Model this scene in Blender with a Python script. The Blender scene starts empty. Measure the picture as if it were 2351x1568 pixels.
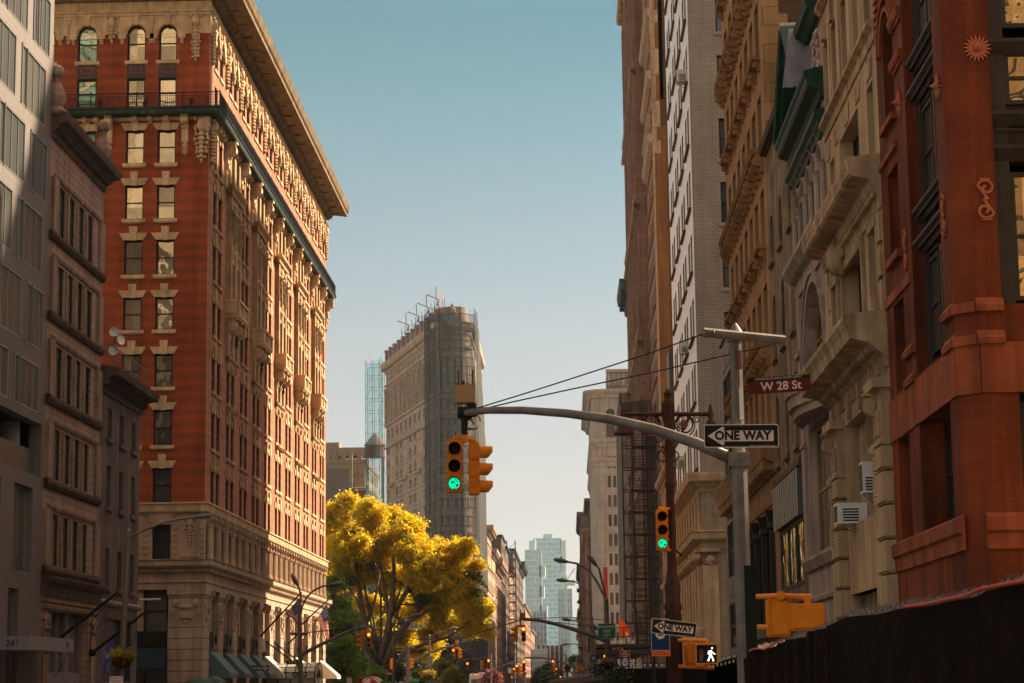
import bpy, math, random
import numpy as np
from mathutils import Vector, Matrix
random.seed(7)
R = math.radians
sc = bpy.context.scene
COL = sc.collection
# ---------------- camera ----------------
FP = 4800.0                       # focal length in units of a 2351 px wide picture
LX, RX = -20.9, 7.75              # building lines of the avenue (east, west)
_v = Vector((132.5, -778, -FP)).normalized()
_up = Vector((-390, (FP*FP-132.5*390)/778, -FP)).normalized()
_x = _v.cross(_up)
M = Matrix((_x, _v, _up))         # camera axes -> world axes
CAM = Vector((0, 0, 1.7))
cam = bpy.data.cameras.new('camera'); camo = bpy.data.objects.new('camera', cam); COL.objects.link(camo)
camo.matrix_world = Matrix.Translation(CAM) @ M.to_4x4()
cam.sensor_width = 36; cam.lens = FP/2351*36
cam.clip_start = .2; cam.clip_end = 9000
cam.dof.use_dof = True; cam.dof.focus_distance = 60; cam.dof.aperture_fstop = 9
sc.camera = camo
# ---------------- light -----------------
SUN_AZ, SUN_EL = R(55), R(38)     # azimuth from the street axis (+Y) towards +X
w = bpy.data.worlds.new('World'); sc.world = w; w.use_nodes = True
nt = w.node_tree; nt.nodes.clear()
sky = nt.nodes.new('ShaderNodeTexSky'); sky.sky_type = 'NISHITA'; sky.sun_disc = False
sky.sun_elevation = SUN_EL; sky.sun_rotation = SUN_AZ
sky.air_density = 1.0; sky.dust_density = 0.7; sky.ozone_density = 1.0
hsv = nt.nodes.new('ShaderNodeHueSaturation')
hsv.inputs['Saturation'].default_value = .62
mixc = nt.nodes.new('ShaderNodeMix'); mixc.data_type = 'RGBA'; mixc.blend_type = 'MULTIPLY'
mixc.inputs['Factor'].default_value = 1; _tc = nt.nodes.new('ShaderNodeTexCoord'); _sp = nt.nodes.new('ShaderNodeSeparateXYZ'); _rp = nt.nodes.new('ShaderNodeValToRGB')
nt.links.new(_tc.outputs['Generated'], _sp.inputs[0]); nt.links.new(_sp.outputs[2], _rp.inputs[0])
_k = .474
SKYR = [(0.0, (.69, .70, .76)), (.033, (.615, .58, .61)), (.085, (.59, .515, .50)), (.168, (.55, .525, .48)), (.239, (.395, .495, .455)), (.314, (.245, .425, .40)), (.42, (1.1, .95, .72)), (.6, (3.15, 2.0, 1.25))]
while len(_rp.color_ramp.elements) < len(SKYR): _rp.color_ramp.elements.new(.5)
for _e, (_p, _c) in zip(_rp.color_ramp.elements, SKYR): _e.position = _p; _e.color = (_c[0]*_k, _c[1]*_k, _c[2]*_k, 1)
nt.links.new(_rp.outputs[0], mixc.inputs[7])
bg = nt.nodes.new('ShaderNodeBackground'); bg.inputs[1].default_value = .12
wo = nt.nodes.new('ShaderNodeOutputWorld')
nt.links.new(sky.outputs[0], hsv.inputs['Color']); nt.links.new(hsv.outputs[0], mixc.inputs[6])
nt.links.new(mixc.outputs[2], bg.inputs[0]); nt.links.new(bg.outputs[0], wo.inputs[0])
sd = bpy.data.lights.new('sun', 'SUN'); sd.energy = 5.0; sd.angle = R(.6); sd.color = (1, .80, .56)
so = bpy.data.objects.new('sun', sd); COL.objects.link(so)
so.rotation_euler = Vector((math.sin(SUN_AZ)*math.cos(SUN_EL), math.cos(SUN_AZ)*math.cos(SUN_EL), math.sin(SUN_EL))).to_track_quat('Z', 'Y').to_euler()
so.location = (0, 0, 300)
sc.view_settings.view_transform = 'Standard'; sc.view_settings.look = 'None'
sc.view_settings.gamma = 1; sc.view_settings.exposure = 1.75
sc.render.engine = 'CYCLES'; sc.cycles.max_bounces = 6; sc.cycles.volume_bounces = 0
sc.cycles.transparent_max_bounces = 16; sc.render.filter_size = 1.0; sc.cycles.use_denoising = True
# ---------------- picture -> world ----------------
def ray(px, py):
    return M @ Vector((px-1175.5, 784-py, -FP))
def onx(px, py, x):
    d = ray(px, py); t = x/d.x; p = CAM+d*t; return p.y, p.z
def at(px, py, y):
    d = ray(px, py); return CAM+d*(y/d.y)
# ---------------- object helpers ----------------
def tag(o, label=None, cat=None, group=None, kind=None):
    if label: o['label'] = label
    if cat: o['category'] = cat
    if group: o['group'] = group
    if kind: o['kind'] = kind
    return o
def thing(name, label, cat, loc=(0, 0, 0), group=None):
    o = bpy.data.objects.new(name, None); COL.objects.link(o); o.location = loc
    o.empty_display_size = .3
    return tag(o, label, cat, group)
class Fr:
    """a wall frame: origin, horizontal direction, outward normal"""
    def __init__(s, o, u, n): s.o = Vector(o); s.u = Vector(u).normalized(); s.n = Vector(n).normalized()
    def p(s, u, v, w=0): return s.o+s.u*u+s.n*w+Vector((0, 0, v))
WORLD = Fr((0, 0, 0), (1, 0, 0), (0, -1, 0))   # u = x, v = z, w = -y
class MB:
    def __init__(s): s.v = []; s.f = []; s.m = []; s.cur = 0
    def poly(s, pts, m=None):
        i = len(s.v); s.v += [tuple(p) for p in pts]; s.f.append(tuple(range(i, i+len(pts)))); s.m.append(s.cur if m is None else m)
    def box(s, F, u0, u1, v0, v1, w0, w1, m=None):
        P = [F.p(u, v, w) for u in (u0, u1) for v in (v0, v1) for w in (w0, w1)]
        i = len(s.v); s.v += [tuple(p) for p in P]; mm = s.cur if m is None else m
        for q in ((0, 1, 3, 2), (4, 6, 7, 5), (0, 4, 5, 1), (2, 3, 7, 6), (0, 2, 6, 4), (1, 5, 7, 3)):
            s.f.append(tuple(i+k for k in q)); s.m.append(mm)
    def mold(s, F, u0, u1, prof, m0=0, m1=0, m=None):
        """profile of (w, v) points extruded along u; m0/m1 mitre the ends (slope of u with w)"""
        a = [F.p(u0-m0*w, v, w) for w, v in prof]; b = [F.p(u1+m1*w, v, w) for w, v in prof]
        n = len(prof); i = len(s.v); s.v += [tuple(p) for p in a+b]; mm = s.cur if m is None else m
        for k in range(n):
            k2 = (k+1) % n; s.f.append((i+k, i+k2, i+n+k2, i+n+k)); s.m.append(mm)
        s.f.append(tuple(i+k for k in range(n))); s.m.append(mm)
        s.f.append(tuple(i+n+k for k in reversed(range(n)))); s.m.append(mm)
    def wall(s, F, u0, u1, v0, v1, ops, d=.25, m=None, rm=None):
        """wall sheet with openings (a,b,c,e[,arch]) and reveals of depth d"""
        us = sorted({u0, u1, *[o[0] for o in ops], *[o[1] for o in ops]}); us = [x for x in us if u0 <= x <= u1]
        vs = sorted({v0, v1, *[o[2] for o in ops], *[o[3] for o in ops]}); vs = [x for x in vs if v0 <= x <= v1]
        # row by row, merging cells along u
        for j in range(len(vs)-1):
            c, e = vs[j], vs[j+1]; vm = (c+e)/2; if_ops = [o for o in ops if o[2] < vm < o[3]]
            if_ops.sort(); x = u0
            for o in if_ops:
                if o[0] > x+1e-6: s.poly([F.p(x, c), F.p(o[0], c), F.p(o[0], e), F.p(x, e)], m)
                x = max(x, o[1])
            if x < u1-1e-6: s.poly([F.p(x, c), F.p(u1, c), F.p(u1, e), F.p(x, e)], m)
        rm = m if rm is None else rm
        for o in ops:
            a, b, c, e = o[:4]; arch = len(o) > 4 and o[4]
            r = (b-a)/2; top = e-(r if arch else 0)
            s.poly([F.p(a, c), F.p(a, c, -d), F.p(b, c, -d), F.p(b, c)], rm)
            s.poly([F.p(a, c), F.p(a, top), F.p(a, top, -d), F.p(a, c, -d)], rm)
            s.poly([F.p(b, c), F.p(b, c, -d), F.p(b, top, -d), F.p(b, top)], rm)
            if not arch: s.poly([F.p(a, e), F.p(b, e), F.p(b, e, -d), F.p(a, e, -d)], rm)
            else:
                n = 10; cx = (a+b)/2; P = [(cx-r*math.cos(math.pi*k/n), top+r*math.sin(math.pi*k/n)) for k in range(n+1)]
                for k in range(n):
                    (x0, y0), (x1, y1) = P[k], P[k+1]
                    s.poly([F.p(x0, y0), F.p(x1, y1), F.p(x1, y1, -d), F.p(x0, y0, -d)], rm)
                    s.poly([F.p(x0, y0), F.p(x0, e), F.p(x1, e), F.p(x1, y1)], m)
    def lump(s, F, u, v, w, ru, rv, rw, m=None, n=8, k=5):
        i = len(s.v); mm = s.cur if m is None else m
        for a in range(k+1):
            t = math.pi*a/k
            for b in range(n):
                q = 2*math.pi*b/n
                s.v.append(tuple(F.p(u+ru*math.sin(t)*math.cos(q), v+rv*math.cos(t), w+rw*math.sin(t)*math.sin(q))))
        for a in range(k):
            for b in range(n):
                b2 = (b+1) % n; s.f.append((i+a*n+b, i+a*n+b2, i+(a+1)*n+b2, i+(a+1)*n+b)); s.m.append(mm)
    def console(s, F, u, vt, h, wd, p, m=None):
        """scroll bracket: fat volute above, tail below"""
        pr = [(0, vt)]
        r = min(p*.5, h*.3); cx = p-r; cy = vt-h*.08-r
        pr += [(p*1.02, vt), (p*1.02, vt-h*.07), (cx+r*.7, vt-h*.08)]
        for k in range(7):
            a = math.pi/2.4-k*math.pi/5.2; pr.append((cx+r*math.cos(a), cy+r*math.sin(a)))
        pr += [(p*.38, cy-r*1.1), (p*.3, vt-h*.75), (p*.42, vt-h*.86), (p*.34, vt-h*.97), (0, vt-h)]
        s.mold(F, u-wd/2, u+wd/2, pr, m=m)
        s.lump(F, u, cy, cx, wd*.62, r*.55, r*.55, m)
        s.lump(F, u, vt-h*.5, p*.42, wd*.33, h*.16, p*.2, m, 6, 4)
    def orn(s, F, u, v0, v1, wd, p, seed=0, m=None):
        """carved hanging ornament: shield, scrolls, leaves, fruit"""
        rd = random.Random(seed); h = v1-v0
        if v1-v0 > 1.7*wd:
            s.lump(F, u, v1-wd*.55, p*.5, wd*.3, wd*.45, p*.75, m)
            for sg in (-1, 1):
                s.lump(F, u+sg*wd*.36, v1-wd*.16, p*.4, wd*.16, wd*.15, p*.6, m, 7, 4)
                s.lump(F, u+sg*wd*.34, v1-wd*.75, p*.3, wd*.1, wd*.3, p*.5, m, 6, 4)
            y = v1-wd*1.1
            while y > v0+wd*.15:
                ww = wd*(.2+.2*rd.random())*(1 if y > v0+.5*h else .75)
                s.lump(F, u, y, p*.45, ww*.7, wd*.16, p*.55, m, 7, 4)
                for sg in (-1, 1):
                    s.lump(F, u+sg*ww, y+rd.uniform(-.05, .05)*wd, p*.3, wd*.12, wd*.13, p*.45, m, 6, 4)
                y -= wd*.27
            s.lump(F, u, v0+wd*.1, p*.3, wd*.1, wd*.18, p*.4, m, 6, 4)
        else:
            for k in range(9):
                a = rd.uniform(0, 6.28); q = rd.uniform(.2, .85)
                s.lump(F, u+wd*.42*q*math.cos(a), (v0+v1)/2+h*.42*q*math.sin(a), p*.35, wd*.13, h*.14, p*.6, m, 6, 4)
            s.lump(F, u, (v0+v1)/2, p*.4, wd*.22, h*.3, p*.8, m)
    def tube(s, pts, r, n=8, m=None, cap=True):
        pts = [Vector(p) for p in pts]; rs = r if isinstance(r, (list, tuple)) else [r]*len(pts)
        i = len(s.v); mm = s.cur if m is None else m
        t = (pts[1]-pts[0]).normalized(); x = t.orthogonal().normalized()
        for k, p in enumerate(pts):
            t = (pts[min(k+1, len(pts)-1)]-pts[max(k-1, 0)]).normalized()
            x = (x-t*x.dot(t)); x = x.normalized() if x.length > 1e-6 else t.orthogonal().normalized(); y = t.cross(x)
            for b in range(n):
                a = 2*math.pi*b/n; s.v.append(tuple(p+(x*math.cos(a)+y*math.sin(a))*rs[k]))
        for k in range(len(pts)-1):
            for b in range(n):
                b2 = (b+1) % n; s.f.append((i+k*n+b, i+k*n+b2, i+(k+1)*n+b2, i+(k+1)*n+b)); s.m.append(mm)
        if cap:
            s.f.append(tuple(i+b for b in reversed(range(n)))); s.m.append(mm)
            e = i+(len(pts)-1)*n; s.f.append(tuple(e+b for b in range(n))); s.m.append(mm)
    def lathe(s, c, prof, n=12, m=None, ax='z'):
        c = Vector(c); i = len(s.v); mm = s.cur if m is None else m
        for r, z in prof:
            for b in range(n):
                a = 2*math.pi*(b+.5)/n
                if ax == 'z': d = Vector((r*math.cos(a), r*math.sin(a), z))
                elif ax == 'y': d = Vector((r*math.cos(a), z, r*math.sin(a)))
                else: d = Vector((z, r*math.cos(a), r*math.sin(a)))
                s.v.append(tuple(c+d))
        for k in range(len(prof)-1):
            for b in range(n):
                b2 = (b+1) % n; s.f.append((i+k*n+b, i+k*n+b2, i+(k+1)*n+b2, i+(k+1)*n+b)); s.m.append(mm)
        s.f.append(tuple(i+b for b in reversed(range(n)))); s.m.append(mm)
        e = i+(len(prof)-1)*n; s.f.append(tuple(e+b for b in range(n))); s.m.append(mm)
    def plate(s, F, pts, w0, w1, m=None):
        """flat outline of (u, v) points with thickness"""
        n = len(pts); i = len(s.v); mm = s.cur if m is None else m
        s.v += [tuple(F.p(u, v, w1)) for u, v in pts]+[tuple(F.p(u, v, w0)) for u, v in pts]
        s.f.append(tuple(i+k for k in range(n))); s.m.append(mm)
        s.f.append(tuple(i+n+k for k in reversed(range(n)))); s.m.append(mm)
        for k in range(n):
            k2 = (k+1) % n; s.f.append((i+k, i+n+k, i+n+k2, i+k2)); s.m.append(mm)
    def build(s, name, mats, parent=None, smooth=False, fix=True):
        if not s.f: return None
        me = bpy.data.meshes.new(name)
        me.from_pydata(s.v, [], s.f)
        if not isinstance(mats, (list, tuple)): mats = [mats]
        for m in mats: me.materials.append(m)
        if len(mats) > 1: me.polygons.foreach_set('material_index', s.m)
        if smooth: me.polygons.foreach_set('use_smooth', [True]*len(s.f))
        me.update()
        o = bpy.data.objects.new(name, me); COL.objects.link(o)
        if parent: o.parent = parent; o.matrix_parent_inverse = Matrix.Translation(-par_loc(parent))
        return o
def par_loc(o):
    return Vector(o.location) if o.type == 'EMPTY' else Vector((0, 0, 0))
# ---------------- materials ----------------
MATS = {}
def newmat(name):
    m = bpy.data.materials.new(name); m.use_nodes = True; n = m.node_tree; n.nodes.clear()
    o = n.nodes.new('ShaderNodeOutputMaterial'); b = n.nodes.new('ShaderNodeBsdfPrincipled')
    n.links.new(b.outputs[0], o.inputs[0]); return m, n, b, o
def nd(n, t, **k):
    x = n.nodes.new(t)
    for a, v in k.items(): setattr(x, a, v)
    return x
def mathn(n, op, a, b=None):
    x = nd(n, 'ShaderNodeMath', operation=op)
    for i, q in enumerate((a, b)):
        if q is None: continue
        if isinstance(q, (int, float)): x.inputs[i].default_value = q
        else: n.links.new(q, x.inputs[i])
    return x.outputs[0]
def mixn(n, f, a, b, bt='MIX'):
    x = nd(n, 'ShaderNodeMix', data_type='RGBA', blend_type=bt)
    for i, q in ((0, f), (6, a), (7, b)):
        if isinstance(q, (int, float)): x.inputs[i].default_value = q
        elif isinstance(q, tuple): x.inputs[i].default_value = (*q[:3], 1)
        else: n.links.new(q, x.inputs[i])
    return x.outputs[2]
def wallcoord(n):
    """(x+y, z, 0): the same brick coordinates on walls facing either street"""
    g = nd(n, 'ShaderNodeNewGeometry'); s = nd(n, 'ShaderNodeSeparateXYZ'); c = nd(n, 'ShaderNodeCombineXYZ')
    n.links.new(g.outputs['Position'], s.inputs[0])
    n.links.new(mathn(n, 'ADD', s.outputs[0], s.outputs[1]), c.inputs[0]); n.links.new(s.outputs[2], c.inputs[1])
    return g, s, c.outputs[0]
def ramp(n, src, stops):
    r = nd(n, 'ShaderNodeValToRGB'); n.links.new(src, r.inputs[0]); e = r.color_ramp.elements
    while len(e) < len(stops): e.new(.5)
    for i, (p, c) in enumerate(stops):
        e[i].position = p; e[i].color = (*c[:3], 1) if isinstance(c, tuple) else (c, c, c, 1)
    return r.outputs[0]
def noise(n, vec, scale, detail=4, rough=.6, sx=None):
    if sx:
        mp = nd(n, 'ShaderNodeMapping'); mp.inputs['Scale'].default_value = sx; n.links.new(vec, mp.inputs[0]); vec = mp.outputs[0]
    x = nd(n, 'ShaderNodeTexNoise'); x.inputs['Scale'].default_value = scale; x.inputs['Detail'].default_value = detail
    x.inputs['Roughness'].default_value = rough; n.links.new(vec, x.inputs['Vector']); return x.outputs[0]
def masonry(name, c1, c2, mortar, bw=.22, bh=.075, ms=.012, rough=.9, bands=None, bump=.4, dirt=.3, streak=.25, spec=.25):
    """coursed brick or block, with blotches and rain streaks"""
    m, n, b, o = newmat(name); g, s, uv = wallcoord(n)
    br = nd(n, 'ShaderNodeTexBrick'); n.links.new(uv, br.inputs['Vector'])
    br.inputs['Scale'].default_value = 1; br.inputs['Brick Width'].default_value = bw; br.inputs['Row Height'].default_value = bh
    br.inputs['Mortar Size'].default_value = ms; br.inputs['Bias'].default_value = 0
    br.inputs['Color1'].default_value = (*c1, 1); br.inputs['Color2'].default_value = (*c2, 1); br.inputs['Mortar'].default_value = (*mortar, 1)
    col = br.outputs[0]
    if bands:
        per, off, bc = bands
        t = mathn(n, 'FRACT', mathn(n, 'DIVIDE', mathn(n, 'SUBTRACT', s.outputs[2], off), per))
        t = ramp(n, t, [(0, 0.), (.42, 0.), (.5, 1.), (.92, 1.), (1., 0.)])
        col = mixn(n, mathn(n, 'MULTIPLY', t, .85), col, mixn(n, 1, col, bc, 'MULTIPLY'))
    nz = noise(n, g.outputs['Position'], .35, 5)
    col = mixn(n, dirt, col, mixn(n, 1, col, ramp(n, nz, [(.3, .35), (.7, 1.35)]), 'MULTIPLY'))
    st = noise(n, g.outputs['Position'], 1, 3, .6, (2.2, 2.2, .12))
    col = mixn(n, streak, col, mixn(n, 1, col, ramp(n, st, [(.35, .3), (.6, 1.1)]), 'MULTIPLY'))
    n.links.new(col, b.inputs['Base Color']); b.inputs['Roughness'].default_value = rough
    b.inputs['Specular IOR Level'].default_value = spec
    bp = nd(n, 'ShaderNodeBump'); bp.inputs['Strength'].default_value = bump; bp.inputs['Distance'].default_value = .02
    fine = noise(n, g.outputs['Position'], 14, 3)
    h = mathn(n, 'ADD', mathn(n, 'MULTIPLY', br.outputs[1], -1), mathn(n, 'MULTIPLY', fine, .6))
    n.links.new(h, bp.inputs['Height']); n.links.new(bp.outputs[0], b.inputs['Normal'])
    return m
def plain(name, c, rough=.7, metal=0, var=.25, sc_=3, bump=.15, spec=.18, streak=0):
    m, n, b, o = newmat(name); g = nd(n, 'ShaderNodeNewGeometry')
    nz = noise(n, g.outputs['Position'], sc_, 5)
    col = mixn(n, var, c, mixn(n, 1, c, ramp(n, nz, [(.3, .3), (.7, 1.5)]), 'MULTIPLY'))
    if streak:
        st = noise(n, g.outputs['Position'], 1, 3, .6, (2.5, 2.5, .15))
        col = mixn(n, streak, col, mixn(n, 1, col, ramp(n, st, [(.35, .25), (.62, 1.15)]), 'MULTIPLY'))
    n.links.new(col, b.inputs['Base Color']); b.inputs['Roughness'].default_value = rough; b.inputs['Metallic'].default_value = metal
    b.inputs['Specular IOR Level'].default_value = spec
    if bump:
        bp = nd(n, 'ShaderNodeBump'); bp.inputs['Strength'].default_value = bump; bp.inputs['Distance'].default_value = .02
        n.links.new(noise(n, g.outputs['Position'], sc_*6, 3), bp.inputs['Height']); n.links.new(bp.outputs[0], b.inputs['Normal'])
    return m
def glass(name, c=(.02, .025, .03), c2=(.2, .18, .15), refl=.5, wav=.06, tint=(.75, .8, .8), cap=.6):
    """window pane: a dark or curtained room behind, wavy mirror in front"""
    m, n, b, o = newmat(name); oi = nd(n, 'ShaderNodeObjectInfo'); g, s, uv = wallcoord(n)
    ve = nd(n, 'ShaderNodeVectorMath', operation='SNAP'); ve.inputs[1].default_value = (2.3, 2.3, 3.3); n.links.new(g.outputs['Position'], ve.inputs[0])
    wn = nd(n, 'ShaderNodeTexWhiteNoise'); n.links.new(ve.outputs[0], wn.inputs[0])
    rnd = mathn(n, 'FRACT', mathn(n, 'ADD', oi.outputs['Random'], wn.outputs[0]))
    col = mixn(n, ramp(n, rnd, [(.5, 0.), (.95, 1.)]), c, c2)
    b.inputs['Roughness'].default_value = .5; n.links.new(col, b.inputs['Base Color'])
    gl = nd(n, 'ShaderNodeBsdfGlossy'); gl.inputs['Roughness'].default_value = .02; gl.inputs['Color'].default_value = (*tint, 1)
    bp = nd(n, 'ShaderNodeBump'); bp.inputs['Strength'].default_value = wav; bp.inputs['Distance'].default_value = .3
    n.links.new(noise(n, g.outputs['Position'], .9, 1), bp.inputs['Height']); n.links.new(bp.outputs[0], gl.inputs['Normal'])
    fr = nd(n, 'ShaderNodeFresnel'); fr.inputs[0].default_value = 1.35
    f = mathn(n, 'MINIMUM', mathn(n, 'ADD', fr.outputs[0], mathn(n, 'MULTIPLY', refl, mathn(n, 'ADD', mathn(n, 'MULTIPLY', rnd, 1.1), .45))), cap)
    ms = nd(n, 'ShaderNodeMixShader'); n.links.new(f, ms.inputs[0]); n.links.new(b.outputs[0], ms.inputs[1]); n.links.new(gl.outputs[0], ms.inputs[2])
    n.links.new(ms.outputs[0], o.inputs[0]); return m
def emit(name, c, st, base=(.05, .05, .05)):
    m, n, b, o = newmat(name); b.inputs['Emission Color'].default_value = (*c, 1); b.inputs['Emission Strength'].default_value = st
    b.inputs['Base Color'].default_value = (*base, 1); return m
# ---------------- windows ----------------
def sash(mb, F, a, b, c, e, w=-.2, arch=False, fw=.09, rail=True, mull=0):
    """window frame bars; with mid rail and optional mullions"""
    r = (b-a)/2; top = e-(r if arch else 0)
    mb.box(F, a, a+fw, c, top, w, w+.07); mb.box(F, b-fw, b, c, top, w, w+.07); mb.box(F, a+fw, b-fw, c, c+fw, w, w+.07)
    if not arch: mb.box(F, a+fw, b-fw, e-fw, e, w, w+.07)
    else:
        n = 10; cx = (a+b)/2
        for k in range(n):
            a0, a1 = math.pi*k/n, math.pi*(k+1)/n
            P = [(cx-q*math.cos(t), top+q*math.sin(t)) for q, t in ((r, a0), (r, a1), (r-fw, a1), (r-fw, a0))]
            mb.plate(F, P, w, w+.07)
    if rail: mb.box(F, a+fw, b-fw, (c+e)/2-.035, (c+e)/2+.035, w, w+.06)
    for k in range(mull):
        x = a+(b-a)*(k+1)/(mull+1); mb.box(F, x-.03, x+.03, c+fw, (top if arch else e-fw), w+.001, w+.055)
def pane(mb, F, a, b, c, e, w=-.18, arch=False, m=None):
    r = (b-a)/2; top = e-(r if arch else 0)
    if not arch: mb.poly([F.p(a, c, w), F.p(b, c, w), F.p(b, e, w), F.p(a, e, w)], m)
    else:
        n = 10; cx = (a+b)/2
        mb.poly([F.p(a, c, w), F.p(b, c, w)]+[F.p(cx+r*math.cos(math.pi*k/n), top+r*math.sin(math.pi*k/n), w) for k in range(n+1)], m)
def windows(root, items, fm, gm, simple=False, name='window'):
    """items: (F, a, b, c, e, opts) nearest first; first 100 as parts, the rest as one part"""
    def depth(it):
        p = it[0].p((it[1]+it[2])/2, (it[3]+it[4])/2); d = p-CAM
        c = M.transposed() @ d; x = 1175.5+c.x/-c.z*FP; y = 784-c.y/-c.z*FP
        return d.length+(1e4 if not (-20 < x < 2371 and -20 < y < 1600) else 0)
    items = sorted(items, key=depth); rest = MB()
    for i, it in enumerate(items):
        F, a, b, c, e = it[:5]; o = it[5] if len(it) > 5 else {}
        w = o.get('w', -.2); arch = o.get('arch', False)
        fwd = o.get('fw', .09); kw = dict(w=w, arch=arch, fw=fwd, rail=o.get('rail', True), mull=o.get('mull', 0))
        if i < 98:
            f = MB(); sash(f, F, a, b, c, e, **kw)
            if simple: f.cur = 1; pane(f, F, a, b, c, e, w+.02, arch); f.build(name, [fm, gm], root); continue
            fo = f.build(name, fm, root)
            g = MB(); pane(g, F, a, b, c, e, w+.02, arch); g.build('pane', o.get('gm', gm), fo)
            if o.get('sill'):
                q = MB(); sw = o.get('sw', .15); q.box(F, a-sw, b+sw, c-.2, c, -.05, o['sill']); q.box(F, a-sw+.05, b+sw-.05, c-.26, c-.2, -.02, o['sill']-.07)
                q.build('sill', o['sm'], fo)
            if o.get('lint'):
                q = MB(); o['lint'](q, F, a, b, c, e); q.build('lintel', o['sm'], fo)
        else:
            rest.cur = 0; sash(rest, F, a, b, c, e, **kw); rest.cur = 1; pane(rest, F, a, b, c, e, w+.02, arch)
            rest.cur = 2
            if o.get('sill'): rest.box(F, a-.15, b+.15, c-.2, c, -.05, o['sill'])
            if o.get('lint'): o['lint'](rest, F, a, b, c, e)
    if rest.f:
        sm = next((it[5].get('sm') for it in items if len(it) > 5 and it[5].get('sm')), fm)
        r = rest.build(name, [fm, gm, sm], root); r['kind'] = 'stuff'
def keylint(mb, F, a, b, c, e):
    """flat splayed arch with tall keystone"""
    cx = (a+b)/2; h = .42; s = .22
    mb.plate(F, [(a-.05, e), (b+.05, e), (b+s+.08, e+h), (a-s-.08, e+h)], -.03, .07)
    mb.plate(F, [(cx-.17, e-.04), (cx+.17, e-.04), (cx+.24, e+h+.38), (cx-.24, e+h+.38)], -.02, .13)
    for t in (-.55, .55): mb.plate(F, [(cx+t*(b-a)/2-.01, e), (cx+t*(b-a)/2+.01, e), (cx+t*(b-a)/1.75+.01, e+h), (cx+t*(b-a)/1.75-.01, e+h)], .06, .078)
TEXTS = []
def finish_texts():
    dg = bpy.context.evaluated_depsgraph_get()
    for t, ob, mw, mat in TEXTS:
        me = bpy.data.meshes.new_from_object(t.evaluated_get(dg)); me.materials.clear(); me.materials.append(mat); me.transform(mw); ob.data = me
    for t, ob, mw, mat in TEXTS: bpy.data.objects.remove(t)
def text(name, s, mat, parent, loc, size, F, w=.01, align='CENTER', sx=1.0, rot=0, bold=0):
    """lettering laid on a wall frame at (u, v)"""
    cu = bpy.data.curves.new(name, 'FONT'); cu.body = s; cu.size = size; cu.align_x = align; cu.align_y = 'CENTER'
    cu.extrude = .002; cu.offset = bold; cu.resolution_u = 3
    t = bpy.data.objects.new(name, cu); COL.objects.link(t)
    ob = bpy.data.objects.new(name, bpy.data.meshes.new(name)); COL.objects.link(ob)
    X = F.u; Z = F.n; Y = Vector((0, 0, 1))
    if X.cross(Y).dot(Z) < 0: X = -X
    m = Matrix((X*sx, Y, Z)).transposed()
    mw = Matrix.Translation(F.p(loc[0], loc[1], w)) @ m.to_4x4() @ Matrix.Rotation(rot, 4, 'Z')
    TEXTS.append((t, ob, mw, mat))
    if parent: ob.parent = parent; ob.matrix_parent_inverse = Matrix.Translation(-par_loc(parent))
    return ob
# ======================= materials =======================
m_brick = masonry('banded_brick', (.42, .066, .011), (.35, .052, .010), (.30, .10, .045), .21, .075, .011, bands=(.70, .1, (.68, .85, 1.35)), dirt=.45, streak=.3)
m_brickw = masonry('grazing_light_brick', (.44, .145, .050), (.37, .11, .042), (.36, .22, .15), .21, .075, .014, bands=(.70, .1, (.85, .86, .95)), dirt=.45, streak=.35)  # same brick; the avenue front's grazing light is put into this colour
m_stone = masonry('limestone', (.46, .34, .23), (.41, .30, .20), (.22, .16, .10), 1.2, .55, .012, dirt=.4, streak=.35)
m_trim = plain('carved_stone', (.60, .42, .25), .85, var=.4, sc_=1.2, streak=.3)
m_trimw = plain('avenue_trim', (.40, .27, .15), .85, var=.5, sc_=1.2, streak=.4)
m_grey_base = plain('base_stone', (.42, .29, .20), .85, var=.3, sc_=.8, streak=.4)
m_copper = plain('green_copper', (.035, .058, .05), .6, var=.7, sc_=1.5, streak=.8)
m_iron = plain('black_iron', (.018, .018, .02), .5, metal=.3, var=.3)
m_frame = plain('dark_frame', (.02, .018, .016), .5)
m_blueb = masonry('blue_brick', (.06, .065, .085), (.045, .05, .07), (.12, .1, .09), .21, .075, .01)
g_front = glass('mirror_glass', (.03, .035, .03), (.30, .27, .20), .42, .16, (.72, .78, .7), .85)
g_side = glass('dark_glass', (.012, .012, .014), (.07, .06, .05), .05, .05)
m_corn = plain('weathered_shade_cornice', (.19, .125, .065), .8, var=.5, sc_=.8, streak=.5)  # streaks are weathering; the dark base paints in the soffit's shade
m_roof = plain('roof_tar', (.05, .045, .04), .9)
m_terra = masonry('terracotta_blocks', (.36, .24, .18), (.32, .215, .16), (.10, .06, .045), .62, .31, .012, dirt=.4, streak=.4, bump=.5)
m_terra2 = plain('terracotta_trim', (.28, .19, .14), .8, var=.45, sc_=1.5, streak=.6)
m_tdark = plain('sooty_terracotta', (.10, .065, .05), .9, var=.5, streak=.5)
m_greybr = masonry('grey_tile', (.17, .14, .125), (.145, .12, .11), (.06, .045, .04), 2.4, .10, .012, rough=.55, dirt=.15, streak=.15, spec=.5)
m_stucco = plain('brown_stucco', (.13, .095, .085), .9, var=.4, sc_=.6, streak=.5)
m_alum = plain('aluminium', (.28, .27, .26), .35, metal=.7, var=.1)
m_panel = plain('satin_metal_panel', (.20, .19, .18), .3, metal=.5, var=.2, bump=.05)
m_darkst = masonry('black_granite', (.035, .04, .04), (.03, .035, .035), (.01, .01, .01), 1.1, .6, .01, rough=.35, spec=.5)
m_awn = plain('blue_canvas', (.10, .15, .16), .9, var=.25, sc_=1)
m_awnw = plain('cream_canvas', (.62, .52, .40), .9, var=.2, sc_=1)
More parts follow.
